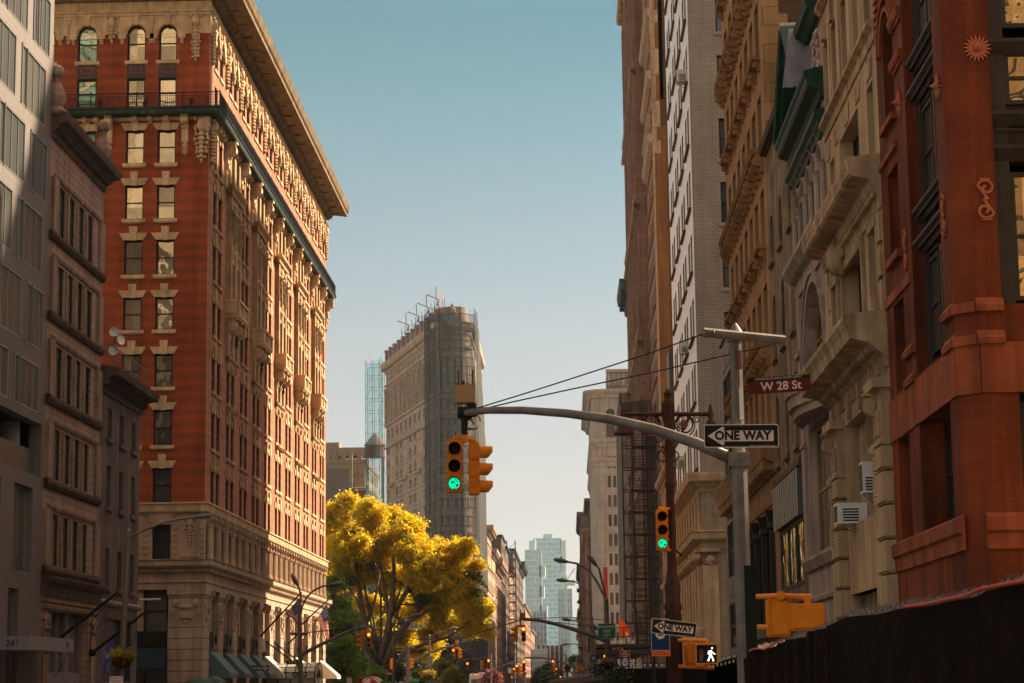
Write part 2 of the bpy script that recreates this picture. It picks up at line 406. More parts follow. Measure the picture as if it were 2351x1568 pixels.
m_white = plain('white_paint', (.72, .70, .66), .6, var=.15)
m_steel = plain('galvanised_steel', (.17, .145, .125), .55, metal=.25, var=.35, sc_=6, streak=.3)
m_black = plain('black_paint', (.012, .012, .012), .6, var=.2)
m_redsign = plain('brown_red_sign', (.11, .014, .008), .45, var=.25, sc_=8, bump=0)
m_signw = plain('sign_white', (.62, .52, .45), .5, var=.12, sc_=9, bump=0)
m_orange = plain('signal_yellow', (.62, .20, .010), .45, var=.3, sc_=9, streak=.15)
FWL = Fr((LX, 0, 0), (0, 1, 0), (1, 0, 0))
FWR = Fr((RX, 0, 0), (0, 1, 0), (-1, 0, 0))
def FN(y): return Fr((0, y, 0), (1, 0, 0), (0, -1, 0))
def shell(root, x0, x1, y0, y1, z0, z1, mat, skip=(), name='wall', rm=None):
    """plain outer faces of a block; skip the ones built as facades"""
    b = MB(); P = lambda x, y, z: (x, y, z)
    if 'n' not in skip: b.poly([P(x0, y0, z0), P(x1, y0, z0), P(x1, y0, z1), P(x0, y0, z1)])
    if 's' not in skip: b.poly([P(x0, y1, z0), P(x0, y1, z1), P(x1, y1, z1), P(x1, y1, z0)])
    if 'w' not in skip: b.poly([P(x0, y0, z0), P(x0, y0, z1), P(x0, y1, z1), P(x0, y1, z0)])
    if 'e' not in skip: b.poly([P(x1, y0, z0), P(x1, y1, z0), P(x1, y1, z1), P(x1, y0, z1)])
    o = b.build(name, mat, root)
    r = MB(); r.poly([P(x0, y0, z1-.01), P(x1, y0, z1-.01), P(x1, y1, z1-.01), P(x0, y1, z1-.01)]); r.build('roof', rm or m_roof, root)
    return o
# ======================= the setting =======================
m_asph = plain('asphalt', (.05, .05, .052), .9, var=.4, sc_=2)
m_conc = plain('concrete_pavement', (.20, .19, .17), .9, var=.3, sc_=1)
b = MB(); b.poly([(-4000, -4000, -.16), (4000, -4000, -.16), (4000, 6000, -.16), (-4000, 6000, -.16)]); tag(b.build('ground', m_conc), kind='structure')
b = MB(); b.poly([(-14, -60, -.15), (1.2, -60, -.15), (1.2, 1500, -.15), (-14, 1500, -.15)])
for y0, y1 in ((27, 37), (105, 115), (187, 197), (266, 276)):
    b.poly([(-90, y0, -.146), (-14, y0, -.146), (-14, y1, -.146), (-90, y1, -.146)]); b.poly([(1.2, y0, -.146), (90, y0, -.146), (90, y1, -.146), (1.2, y1, -.146)])
tag(b.build('road', m_asph), kind='structure')
b = MB()
for y0, y1 in ((-60, 24), (40, 102), (118, 184), (200, 263), (279, 340), (345, 1400)):
    b.box(WORLD, -24, -14, -.15, 0, -y1, -y0); b.box(WORLD, 1.2, 12, -.15, 0, -y1, -y0)
tag(b.build('pavement', m_conc), kind='structure')
# ======================= red brick corner building =======================
B = thing('brick_building', 'tall banded red brick corner building with carved stone trim and heavy overhanging cornice', 'building', (LX, 120.2, 0))
NF = FN(120.2); PC = [123.65+5.42*k for k in range(11)]
rows = [(12.15, 14.16), (15.48, 17.57), (18.9, 20.86), (22.28, 24.23), (25.58, 27.68), (28.94, 31.0), (32.32, 34.35)]
ops = []; items = []
for k, c in enumerate(PC):
    for (a, b_) in ((c-1.55, c-.35), (c+.3, c+1.5)):
        for j, (z0, z1) in enumerate(rows):
            ops.append((a, b_, z0, z1)); st = k % 2 == 1 and j >= 2
            opt = dict(sill=.12 if not (st and j > 2) else 0, sm=m_trimw, sw=.08, w=-.17)
            if not (st and j > 2): opt['lint'] = keylint
            items.append((FWL, a, b_, z0, z1, opt))
        ops.append((a, b_, 35.74, 37.57)); items.append((FWL, a, b_, 35.74, 37.57, dict(w=-.17)))
        ops.append((a, b_, 38.65, 40.84, True)); items.append((FWL, a, b_, 38.65, 40.84, dict(w=-.17, arch=True, sill=.08, sm=m_trim)))
wl = MB(); wl.wall(FWL, 120.2, 180.8, 11.6, 42.3, ops, .19, 1)
nops = []
for i, (a, b_) in enumerate(((-23.95, -22.86), (-25.85, -24.75), (-28.85, -27.65), (-31.3, -30.2), (-33.5, -32.4))):
    for j, (z0, z1) in enumerate(rows):
        if i == 3 and j: continue
        nops.append((a, b_, z0, z1)); items.append((NF, a, b_, z0, z1, dict(sill=.14, sm=m_trim, w=-.28, lint=keylint, gm=g_front)))
    nops.append((a, b_, 35.74, 37.57)); items.append((NF, a, b_, 35.74, 37.57, dict(w=-.28, gm=g_front)))
    nops.append((a, b_, 38.65, 40.84, True)); items.append((NF, a, b_, 38.65, 40.84, dict(w=-.28, arch=True, sill=.08, sm=m_trim, gm=g_front)))
wl.wall(NF, -36, LX, 11.6, 42.3, nops, .3)
wl.poly([(LX, 180.8, 0), (-45, 180.8, 0), (-45, 180.8, 43), (LX, 180.8, 43)]); wl.poly([(-36, 120.2, 0), (-36, 120.2, 42.3), (-45, 125, 42.3), (-45, 125, 0)])
wl.poly([(-45, 125, 0), (-45, 125, 42.3), (-45, 180.8, 42.3), (-45, 180.8, 0)])
wl.build('wall', [m_brick, m_brickw], B)
windows(B, items, m_frame, g_side)
# blue brick spandrels on the north face
for (a, b_) in ((-23.95, -22.86), (-25.85, -24.75), (-28.85, -27.65), (-31.3, -30.2)):
    sp = MB(); sp.box(NF, a, b_, 37.57, 38.45, .01, .03, 0)
    for q in ((a+.2, b_-.2, 38.18, 38.26), (a+.2, b_-.2, 37.85, 37.93), (a+.2, a+.28, 37.93, 38.18), (b_-.28, b_-.2, 37.93, 38.18)): sp.box(NF, *q, .03, .05, 1)
    sp.build('spandrel', [m_blueb, m_brick], B)
# stone band round the arched windows
st = MB()
for F, u0, u1, cs in ((FWL, 120.2, 180.8, [q for c in PC for q in (c-.95, c+.9)]), (NF, -36, LX, [-23.405, -25.3, -28.25, -30.75, -32.95])):
    F2 = Fr(F.o+F.n*.07, F.u, F.n)
    st.wall(F2, u0 if F is NF else u0-.07, u1+(.07 if F is NF else 0), 40.25, 41.45, [(c-.60 if F is FWL else c-.56, c+.60 if F is FWL else c+.56, 40.25, 40.86, True) for c in cs], .07)
    for c in cs:
        st.plate(F, [(c-.1, 40.8), (c+.1, 40.8), (c+.18, 41.45), (c-.18, 41.45)], .05, .2)
        for s_ in (-1, 1): st.box(F, c+s_*.85-.22, c+s_*.85+.22, 40.0, 40.28, .0, .16); st.console(F, c+s_*.85, 40.0, .3, .2, .14)
        n = 10
        for k in range(n):
            a0, a1 = math.pi*k/n, math.pi*(k+1)/n
            st.plate(F, [(c-q*math.cos(t), 40.25+q*math.sin(t)) for q, t in ((.88, a0), (.88, a1), (.66, a1), (.66, a0))], .06, .13)
    st.mold(F, u0, u1, [(0, 41.4), (.14, 41.42), (.14, 41.55), (.24, 41.6), (.24, 41.7), (0, 41.7)], *((1, 0) if F is FWL else (0, 1)))
    st.mold(F, u0, u1, [(0, 41.7), (.04, 41.7), (.04, 42.3), (0, 42.3)], *((1, 0) if F is FWL else (0, 1)))
    x = u0+.4
    while x < u1-.3: st.box(F, x, x+.5, 41.75, 42.26, .03, .06); x += .55
st.build('arch_band', m_trim, B)
ca = MB()
for k in range(12):
    u = 120.95+5.42*k if k else 121.1
    if k: u = 126.36+5.42*(k-1)
    ca.orn(FWL, min(u, 180.3), 38.6, 41.5, .85, .28, k)
    if k < 11: ca.orn(FWL, PC[k], 39.6, 41.3, .45, .18, k+40)
ca.orn(NF, -21.72, 38.55, 41.5, .82, .26, 3); ca.orn(NF, -26.78, 39.8, 41.5, .85, .25, 5); ca.orn(NF, -24.35, 39.7, 41.3, .42, .15, 6); ca.orn(NF, -29.4, 39.7, 41.3, .42, .15, 7)
ca.orn(NF, -21.3, 32.3, 35.1, 1.0, .4, 9); ca.orn(FWL, 120.9, 32.3, 35.1, .8, .4, 10); ca.lump(NF, -21.1, 34.6, .1, .35, .5, .3)
ca.build('carved_ornament', m_trim, B, smooth=True)
# main cornice
co = MB(); prof = [(0, 42.3), (.3, 42.3), (.3, 42.45), (.5, 42.5), (.5, 42.75), (.62, 42.8), (1.7, 42.9), (1.7, 43.15), (1.82, 43.3), (1.95, 43.8), (0, 44.0)]
co.mold(FWL, 120.2, 180.8, prof, 1, 1); co.mold(NF, -36, LX, prof, 0, 1)
x = 120.3
while x < 180.6: co.box(FWL, x, x+.28, 42.5, 42.74, .45, .62); x += .5
x = -35.5
while x < -20.9: co.box(NF, x, x+.28, 42.5, 42.74, .45, .62); x += .5
for k in range(23): co.box(FWL, 121+2.71*k, 121.5+2.71*k, 42.72, 42.9, .5, 1.2)
co.build('cornice', m_corn, B)
rf = MB(); rf.poly([(-45, 120.4, 43.5), (LX, 120.4, 43.5), (LX, 180.6, 43.5), (-45, 180.6, 43.5)]); rf.build('roof', m_roof, B)
# long balcony
ba = MB(); prof = [(0, 35.12), (.72, 35.16), (.78, 35.3), (.78, 35.42), (.86, 35.5), (.86, 35.54), (0, 35.54)]
ba.mold(FWL, 120.2, 180.8, prof, 1, 1); ba.mold(NF, -36, LX, prof, 0, 1)
bo = ba.build('balcony', m_copper, B)
ra = MB()
for F, u0, u1 in ((FWL, 119.4, 181.5), (NF, -36, LX+.8)):
    for z0, z1 in ((35.58, 35.62), (35.75, 35.77), (36.22, 36.24), (36.38, 36.44)): ra.box(F, u0, u1, z0, z1, .76, .79)
    x = u0
    while x < u1:
        ra.box(F, x, x+.02, 35.54, 36.4, .765, .785)
        if int((x-u0)/.13) % 21 == 0: ra.box(F, x-.03, x+.05, 35.54, 36.5, .75, .80); ra.orn(F, x+.4, 35.7, 36.3, .25, .05, int(x))
        x += .13
    x = u0+.1
    while x < u1-.3:
        for q in range(6):
            a0 = math.pi*q/3; a1 = math.pi*(q+1)/3
            ra.plate(F, [(x+.13+.1*math.cos(a0), 36.0+.13*math.sin(a0)), (x+.13+.1*math.cos(a1), 36.0+.13*math.sin(a1)), (x+.13+.08*math.cos(a1), 36.0+.11*math.sin(a1)), (x+.13+.08*math.cos(a0), 36.0+.11*math.sin(a0))], .77, .78)
        x += .39
ra.build('railing', m_iron, bo)
# consoles below the balcony
for k in range(11):
    cb = MB(); u = 126.36+5.42*k; cb.console(FWL, u, 35.12, 1.75, .62, .74)
    cb.box(FWL, u-.3, u+.3, 32.4, 33.6, 0, .12); cb.orn(FWL, u, 32.2, 33.3, .5, .2, k)
    cb.build('console', m_trim, B)
cb = MB()
for x in (-22.3, -26.85): cb.console(NF, x, 35.12, .75, .42, .6); cb.box(NF, x-.2, x+.2, 33.6, 34.4, 0, .12); cb.orn(NF, x, 32.75, 33.65, .46, .16, int(x))
for x in (-23.4, -24.4, -25.3, -27.6, -28.3, -29.2): cb.console(NF, x, 35.12, .42, .28, .4)
for k in range(11):
    for q in (-.95, 0, .9): cb.console(FWL, PC[k]+q, 35.12, .5, .3, .42)
cb.mold(NF, -36, LX, [(0, 34.92), (.1, 34.92), (.1, 35.12), (0, 35.12)], 0, 1); cb.mold(FWL, 120.2, 180.8, [(0, 34.92), (.1, 34.92), (.1, 35.12), (0, 35.12)], 1, 0)
cb.build('bracket_row', m_trim, B)
# stone bays with small balconies on alternate window pairs
for k in (1, 3, 5, 7, 9):
    c = PC[k]; s_ = MB()
    for a, b_ in ((c-2.05, c-1.55), (c-.35, c+.3), (c+1.5, c+2.0)):
        s_.box(FWL, a, b_, 25.25, 31.9, 0, .32); s_.box(FWL, a, b_, 21.7, 24.15, 0, .2); s_.box(FWL, a, b_, 32.6, 34.9, 0, .22)
    for a, b_ in ((c-1.55, c-.35), (c+.3, c+1.5)):
        for z0, z1 in ((27.7, 28.9), (31.02, 31.9)): s_.box(FWL, a, b_, z0, z1, -.03, .26)
        s_.plate(FWL, [(a, 20.9), (b_, 20.9), (b_+.12, 21.5), (a-.12, 21.5)], 0, .12); s_.lump(FWL, (a+b_)/2, 21.2, .14, .22, .28, .16)
        s_.orn(FWL, (a+b_)/2, 27.9, 28.8, .9, .4, k); s_.orn(FWL, (a+b_)/2, 31.1, 31.8, .9, .35, k+3)
        s_.console(FWL, (a+b_)/2-.45, 18.7, .5, .18, .3); s_.console(FWL, (a+b_)/2+.45, 18.7, .5, .18, .3)
    s_.mold(FWL, c-2.1, c+2.05, [(0, 31.9), (.4, 31.95), (.4, 32.15), (.6, 32.35), (.6, 32.55), (0, 32.62)], 1, 1)
    s_.mold(FWL, c-1.85, c+1.8, [(0, 21.5), (.16, 21.52), (.28, 21.65), (.28, 21.75), (0, 21.8)], 1, 1)
    for a in (c-1.8, c-.02, c+1.75): s_.orn(FWL, a, 29.2, 31.0, .4, .5, k)
    s_.build('stone_bay', m_trimw, B)
    bb = MB(); bb.mold(FWL, c-1.95, c+1.9, [(0, 24.15), (.7, 24.15), (.82, 24.3), (.82, 24.42), (0, 24.42)], .1, .1)
    for a, b_ in ((c-2.05, c-1.7), (c-.17, c+.12), (c+1.65, c+2.0)): bb.box(FWL, a, b_, 24.42, 25.15, .55, .84)
    bb.box(FWL, c-2.02, c-1.85, 24.42, 25.15, 0, .55); bb.box(FWL, c+1.8, c+1.97, 24.42, 25.15, 0, .55)
    bb.box(FWL, c-2.08, c+2.03, 25.15, 25.3, .5, .88); bb.box(FWL, c-2.08, c-1.8, 25.15, 25.3, 0, .5)
    for q in range(14):
        x = c-1.6+q*.24
        if abs(x-c) > .25: bb.box(FWL, x, x+.1, 24.44, 25.15, .62, .76)
    bo2 = bb.build('small_balcony', m_trim, B)
    cc = MB()
    for a in (c-1.7, c, c+1.65): cc.console(FWL, a, 24.15, 1.35, .3, .7)
    cc.build('console', m_trim, bo2)
# meander belt course
be = MB(); prof = [(0, 11.55), (.12, 11.55), (.2, 11.62), (.2, 12.02), (.3, 12.06), (.3, 12.14), (0, 12.14)]
be.mold(FWL, 120.2, 180.8, prof, 1, 1); be.mold(NF, -36, LX, prof, 0, 1)
x = -35.8
while x < -21.2:
    for q in ((0, .42, .33, .37), (0, .04, .04, .33), (0, .34, .04, .08), (.3, .34, .08, .25), (.12, .34, .21, .25), (.12, .16, .13, .21)):
        be.box(NF, x+q[0], x+q[1], 11.63+q[2], 11.63+q[3], .19, .225)
    x += .46
for q in range(5): be.box(FWL, 120.3, 180.6, 11.66+.08*q, 11.69+.08*q, .19, .22)
be.build('belt_course', m_trim, B)
# storey above the base
s2 = MB(); o2 = []; it2 = []
for k in range(22):
    u = 121.9+2.71*k; o2.append((u, u+1.25, 9.1, 11.1)); it2.append((FWL, u, u+1.25, 9.1, 11.1, dict(w=-.5)))
s2.wall(FWL, 120.2, 180.8, 8.8, 11.6, o2, .55)
on = [(-23.95, -22.86, 8.9, 10.86), (-29, -27.9, 8.9, 10.86)]; s2.wall(NF, -36, LX, 8.8, 11.6, on, .4)
it2 += [(NF, *q, dict(w=-.35)) for q in on]
for z in (9.2, 9.55, 9.9, 10.25, 10.6): 
    for a, b_ in ((-24.5, -24.15), (-22.7, -22.45), (-21.15, -20.92)): s2.box(NF, a, b_, z, z+.28, 0, .06)
s2.box(NF, -22.3, -21.1, 9.0, 9.25, 0, .08); s2.build('stone_storey_wall', m_grey_base, B)
s3 = MB(); s3.orn(NF, -21.75, 9.7, 11.3, .62, .16, 2)
s3.plate(NF, [(-23.95, 10.9), (-22.86, 10.9), (-22.6, 11.55), (-24.2, 11.55)], 0, .1)
for k in range(23):
    u = 121.25+2.71*k
    if u > 180.6: break
    for q in (-.38, .3):
        s3.lathe(FWL.p(u+q, 0, .16), [(.19, 8.85), (.19, 9.1), (.15, 9.15), (.14, 10.7), (.2, 10.8), (.2, 10.9)], 8)
    s3.console(FWL, u-.3, 11.55, .65, .34, .34); s3.console(FWL, u+1.05, 11.55, .65, .34, .34); s3.orn(FWL, u, 9.6, 10.9, .24, .22, k)
s3.build('colonnade', m_grey_base, B)
windows(B, it2, m_frame, g_side)
lc = MB(); prof = [(0, 7.15), (.08, 7.15), (.08, 7.5), (.16, 7.55), (.16, 7.62), (.06, 7.66), (.06, 8.1), (.2, 8.14), (.2, 8.3), (.45, 8.42), (.52, 8.5), (.52, 8.75), (.6, 8.82), (0, 8.84)]
lc.mold(FWL, 120.2, 180.8, prof, 1, 1); lc.mold(NF, -36, LX, prof, 0, 1)
x = 120.1
while x < 181: lc.box(FWL, x, x+.17, 8.16, 8.3, .19, .33); x += .3
x = -35.9
while x < -20.8: lc.box(NF, x, x+.17, 8.16, 8.3, .19, .33); x += .3
lc.build('lower_cornice', m_grey_base, B)
# ground floor piers, glazing
def pier(F, a, b_, w):
    gb = MB(); z = 0
    while z < 5.3: gb.box(F, a, b_, z+.04, min(z+.62, 5.35), -.6, w); gb.box(F, a+.03, b_-.03, z, z+.04, -.6, w-.05); z += .62
    gb.box(F, a+.02, b_-.02, 5.34, 6.85, -.6, w-.03); gb.box(F, a-.06, b_+.06, 6.85, 7.15, -.6, w+.08); gb.box(F, a-.02, b_+.02, 6.7, 6.85, -.6, w+.02)
    c = (a+b_)/2
    for s_ in (-1, 1): gb.lump(F, c+s_*(b_-a)*.3, 6.35, w, .16, .25, .14); gb.lump(F, c+s_*(b_-a)*.36, 5.9, w, .08, .25, .08)
    gb.lump(F, c, 6.15, w, (b_-a)*.25, .12, .12); gb.plate(F, [(c-.35, 5.5), (c+.35, 5.5), (c+.28, 5.72), (c-.28, 5.72)], w-.05, w+.12); gb.lump(F, c, 5.3, w, .2, .1, .08); gb.build('rusticated_pier', m_grey_base, B)
pier(FWL, 120.3, 122.2, .0)
for k in range(10): pier(FWL, 125.5+5.42*k, 127.2+5.42*k, .0)
pier(FWL, 179.0, 180.8, .0)
pier(NF, -22.95, -20.92, .04); pier(NF, -27.6, -26.2, .04)
gb = MB(); gb.box(NF, -24.75, -24.4, 4.8, 7.15, -.5, -.1)
for k in range(11): gb.box(FWL, PC[k]+.05, PC[k]+.35, 4.8, 7.15, -.6, -.2); gb.console(FWL, PC[k]-1.2, 7.15, .6, .25, .3)
gb.build('window_mullion', m_grey_base, B)
gi = MB()
gi.box(FWL, 122, 179, 3.9, 4.8, -.62, -.3)
gi.box(NF, -36, -22.9, 3.9, 4.8, -.5, -.2)
for k in range(11):
    for a in (-1.6, -.5, .6, 1.5): gi.box(FWL, PC[k]+a, PC[k]+a+.1, 0, 7.15, -.62, -.5)
    gi.orn(FWL, PC[k]+1.1, 3.95, 4.75, .5, -.1, k)
for x in (-24.38, -23.1, -26.1, -24.85): gi.box(NF, x, x+.1, 0, 7.15, -.5, -.4)
gi.box(NF, -36, -22.9, 5.9, 5.97, -.5, -.42)
gi.build('iron_spandrel', m_frame, B)
m_curt = glass('curtained_glass', (.10, .085, .06), (.16, .13, .09), .03, .05)
gp = MB(); gp.poly([FWL.p(121, 0, -.6), FWL.p(180.4, 0, -.6), FWL.p(180.4, 7.15, -.6), FWL.p(121, 7.15, -.6)])
gp.poly([NF.p(-36, 0, -.48), NF.p(-21.5, 0, -.48), NF.p(-21.5, 7.15, -.48), NF.p(-36, 7.15, -.48)]); gp.build('shop_glazing', m_curt, B)
# awnings: six blue, three cream; each a part of its shop front
def awning(F, a, b_, zt, zb, w, m, nm='awning'):
    q = MB(); q.poly([F.p(a, zt, .05), F.p(b_, zt, .05), F.p(b_, zb+.25, w), F.p(a, zb+.25, w)]); q.poly([F.p(a, zb+.25, w), F.p(b_, zb+.25, w), F.p(b_, zb, w), F.p(a, zb, w)])
    q.poly([F.p(a, zt, .05), F.p(a, zb+.25, w), F.p(a, zb, w), F.p(a, zb, .05)]); q.poly([F.p(b_, zt, .05), F.p(b_, zb+.25, w), F.p(b_, zb, w), F.p(b_, zb, .05)])
    q.box(F, a, b_, zb-.01, zb+.01, w-.02, w+.02); q.build(nm, m, B)
for k in range(4): awning(FWL, 122.4+5.42*k, 125.4+5.42*k, 3.6, 2.1, 1.25, m_awn)
awning(FWL, 144.1, 147.0, 3.6, 2.1, 1.35, m_awnw); awning(FWL, 160.5, 163.2, 3.7, 2.2, 1.4, m_awnw); awning(FWL, 176.2, 179, 3.6, 2.1, 1.5, m_awnw)
awning(NF, -26.1, -23.0, 3.85, 2.45, 1.2, plain('navy_canvas', (.012, .022, .03), .9))
text('lettering', '25', m_signw, B, (-26.05, 2.33), .3, NF, 1.0)
# glazed entrance canopy
m_cglass = glass('canopy_glass', (.34, .38, .30), (.45, .46, .38), .15, .03)
cn = MB(); n = 8; ya, yb, xo = 145.0, 149.4, -17.5; yc = (ya+yb)/2
arc = [(yc-2.2*math.cos(math.pi*k/n), 2.1+1.05*math.sin(math.pi*k/n)) for k in range(n+1)]
for j in range(6):
    x = LX+(xo-LX)*j/5; cn.tube([(x, y, z) for y, z in arc], .05, 5, 0)
    if j < 5:
        x2 = LX+(xo-LX)*(j+1)/5
        for k in range(n): cn.poly([(x, *arc[k]), (x2, *arc[k]), (x2, *arc[k+1]), (x, *arc[k+1])], 1)
for k in (1, 2, 3): cn.tube([(LX, *arc[k]), (xo, *arc[k])], .03, 4, 0)
cn.poly([(xo, y, z) for y, z in arc], 1); cn.tube([(xo+.02, yc, 2.1), (xo+.02, yc, 3.15)], .05, 5, 0); cn.tube([(xo+.02, yc-.9*math.cos(math.pi*k/8), 2.1+.55*math.sin(math.pi*k/8)) for k in range(9)], .04, 5, 0)
cn.box(WORLD, LX, xo, 1.98, 2.1, -yb, -ya, 2); cn.box(WORLD, LX, xo, 1.4, 1.46, -yb, -ya, 0); cn.box(WORLD, LX, xo-.05, 1.46, 1.98, -yb+.05, -ya-.05, 1)
for j in range(5): x = LX+(xo-LX)*j/4; cn.box(WORLD, x-.04, x+.04, 1.42, 2.0, -ya-.02, -ya+.03, 0)
cn.tube([(LX+.1, 144.5, 4.6), (-18.6, 145.2, 2.9)], .05, 5, 0); cn.tube([(LX+.1, 148.5, 4.6), (-18.6, 149, 2.9)], .05, 5, 0)
cn.build('glass_canopy', [m_frame, m_cglass, plain('brass', (.45, .22, .05), .4, .5)], B)
# ======================= pale terracotta building =======================
T = thing('terracotta_building', 'narrow building of pale sooty terracotta blocks with ball finials on its cornice', 'building', (LX, 82.9, 0))
ops = []; it = []
for z0, z1 in ((20.2, 22.3), (16.85, 18.95), (13.45, 15.55), (10.05, 12.15), (6.55, 8.65)):
    for k in range(4):
        u = 84.5+1.72*k; ops.append((u, u+1.1, z0, z1)); it.append((FWL, u, u+1.1, z0, z1, dict(w=-.15, fw=.06)))
w1 = MB(); w1.wall(FWL, 82.9, 92.75, 5.9, 24.9, ops, .18); w1.wall(FWL, 82.9, 92.75, 0, 5.9, [(84.1, 91.3, 0, 4.78)], .5); w1.build('wall', m_terra, T)
windows(T, it, m_frame, glass('smoky_glass', (.03, .028, .025), (.09, .07, .05), .02, .05))
tr = MB()
for z0, z1 in ((20.2, 22.3), (16.85, 18.95), (13.45, 15.55), (10.05, 12.15), (6.55, 8.65)):
    tr.mold(FWL, 82.95, 92.7, [(0, z0-.42), (.12, z0-.4), (.2, z0-.25), (.2, z0-.12), (0, z0-.05)], 1, 0, m=1)
    tr.mold(FWL, 83.5, 92.2, [(0, z1+.12), (.06, z1+.14), (.1, z1+.25), (.1, z1+.32), (0, z1+.34)])
    for a in (83.05, 91.75): tr.box(FWL, a, a+.85, z0-.05, z1+.12, 0, .14)
    for k in range(3): u = 84.5+1.1+1.72*k; tr.box(FWL, u+.16, u+.46, z0, z1, 0, .06)
tr.mold(FWL, 82.9, 92.75, [(0, 5.3), (.15, 5.3), (.2, 5.7), (.38, 5.85), (.45, 6.0), (.45, 6.08), (0, 6.14)], 0, 1, m=1)
tr.mold(FWL, 82.9, 92.75, [(0, 4.8), (.1, 4.82), (.14, 4.95), (0, 5.0)]); tr.mold(FWL, 82.9, 92.75, [(0, 5.1), (.08, 5.1), (.08, 5.3), (0, 5.3)])
for a in (83.15, 91.5):
    tr.box(FWL, a, a+.8, 0, 4.1, 0, .1); tr.orn(FWL, a+.4, 4.05, 4.75, .8, .2, int(a)); tr.box(FWL, a-.05, a+.85, 4.0, 4.08, 0, .18)
tr.build('mouldings', [m_terra2, m_tdark], T)
tc = MB(); tc.mold(FWL, 82.9, 92.75, [(0, 24.0), (.08, 24.0), (.1, 24.3), (.3, 24.45), (.35, 24.6), (.62, 24.7), (.68, 24.95), (.68, 25.05), (0, 25.2)], 0, 1)
x = 83.0
while x < 92.6: tc.box(FWL, x, x+.14, 24.3, 24.44, .08, .26); x += .26
tc.build('cornice', m_tdark, T)
tp = MB(); tp.box(FWL, 82.9, 92.75, 25.2, 25.35, -.5, .3)
tp.build('parapet', m_terra2, T)
for u in (83.2, 91.9):
    fi = MB(); c = FWL.p(u, 25.3, .1)
    fi.lathe(c, [(.45, -.3), (.45, -.1), (.3, 0), (.28, .1), (.4, .3), (.38, .55), (.2, 1.05), (.14, 1.15), (.2, 1.2), (.13, 1.27), (.2, 1.32), (.29, 1.45), (.31, 1.6), (.26, 1.75), (.1, 1.86)], 14)
    fi.build('finial', m_terra, T, smooth=True)
tg = MB(); tg.poly([FWL.p(84.1, 0, -.45), FWL.p(91.3, 0, -.45), FWL.p(91.3, 4.8, -.45), FWL.p(84.1, 4.8, -.45)]); tg.build('shop_glazing', glass('shop_glass', (.07, .05, .035), (.12, .09, .06), .12, .25), T)
tf = MB(); tf.box(FWL, 88.3, 88.95, 0, 4.78, -.44, -.3); tf.box(FWL, 84.1, 91.3, 0, 2.3, -.44, -.25)
for a in (84.1, 86.9, 91.15): tf.box(FWL, a, a+.12, 2.3, 4.78, -.44, -.3)
tf.build('shop_frame', plain('grey_paint', (.16, .15, .15), .6), T)
shell(T, -50, LX, 82.9, 92.75, 0, 25.2, m_stucco, ('e',), 'side_wall')
# ======================= grey grid building =======================
G = thing('grey_tile_building', 'modern grey tiled building with staggered tall windows at the left picture edge', 'building', (LX, 40, 0))
m_gg = glass('green_grey_glass', (.022, .03, .028), (.07, .075, .06), .08, .12, (.7, .72, .66), .45)
ops = []; it = []; it_s = []
for j in range(11):
    z1 = 32.62-3.05*j if j < 7 else None
    if z1 is None: break
    z0 = z1-(2.42 if j < 6 else 1.9); u = 41.0+(j % 2)*1.6
    while u < 81.5:
        a = u+.0; e = min(a+3.85, 82.3); ops.append((a, e, z0, z1)); it.append((FWL, a, e, z0, z1, dict(w=-.06, fw=.07, rail=False, mull=3))); u += 4.62
ops2 = [(40.4+4.62*k+1.2, 40.4+4.62*k+3.9, 6.1, 9.4) for k in range(9)]+[(40.4+2.31*k+.3, 40.4+2.31*k+.95, 12.6, 14.3) for k in range(0)] + [(58, 82.4, 9.95, 12.05)]
ops2 += [(42+4*k, 43.5+4*k, .2, 5.4) for k in range(10)]
w1 = MB(); w1.wall(FWL, 40, 82.9, 0, 34.5, ops+ops2, .5); w1.build('wall', m_greybr, G)
windows(G, it, m_alum, m_gg)
it = [(FWL, *o, dict(w=-.3, fw=.06, rail=False, mull=1)) for o in ops2 if o[2] != 9.95]
windows(G, it, m_alum, m_gg, name='lower_window')
sl = MB()
for o in ops: sl.box(FWL, o[0]+.05, o[0]+.82, o[2]+.05, o[3]-.05, -.4, -.3, 0); sl.box(FWL, o[0]+.02, o[0]+.1, o[2], o[3], -.1, .05, 1); sl.box(FWL, o[0]+.8, o[0]+.86, o[2], o[3], -.1, .05, 1)
sl.build('vent_panel', [m_frame, m_alum], G)
lg = MB(); lg.box(FWL, 58, 82.4, 9.9, 12.1, -3.2, -3.0, 0)
lg.box(FWL, 58, 82.4, 12.0, 12.08, -3.0, -.45, 0); lg.build('loggia_back', m_frame, G)
for u in (59.5, 64.5, 69.5, 74.8, 80.9):
    q = MB(); q.lathe(FWL.p(u, 0, -.9), [(.42, 9.9), (.42, 12.05)], 20); q.build('column', m_conc, G, smooth=True)
q = MB(); q.box(FWL, 58, 82.4, 9.9, 11.0, -.35, -.3); q.build('glass_balustrade', glass('balustrade_glass', (.05, .06, .06), (.06, .07, .07), .1, .02), G)
q = MB(); q.box(FWL, 75.6, 82.5, 3.05, 3.55, 0, 1.45); cq = q.build('entrance_canopy', plain('canopy_metal', (.26, .25, .26), .5, .2), G)
text('house_number', '241', m_frame, cq, (-20.05, 3.28), .34, FN(75.59), .01)
text('house_number', '241', m_frame, cq, (81.4, 3.28), .34, FWL, 1.46, sx=1)
shell(G, -60, LX, 40, 82.9, 0, 34.5, m_greybr, ('e',), 'side_wall')
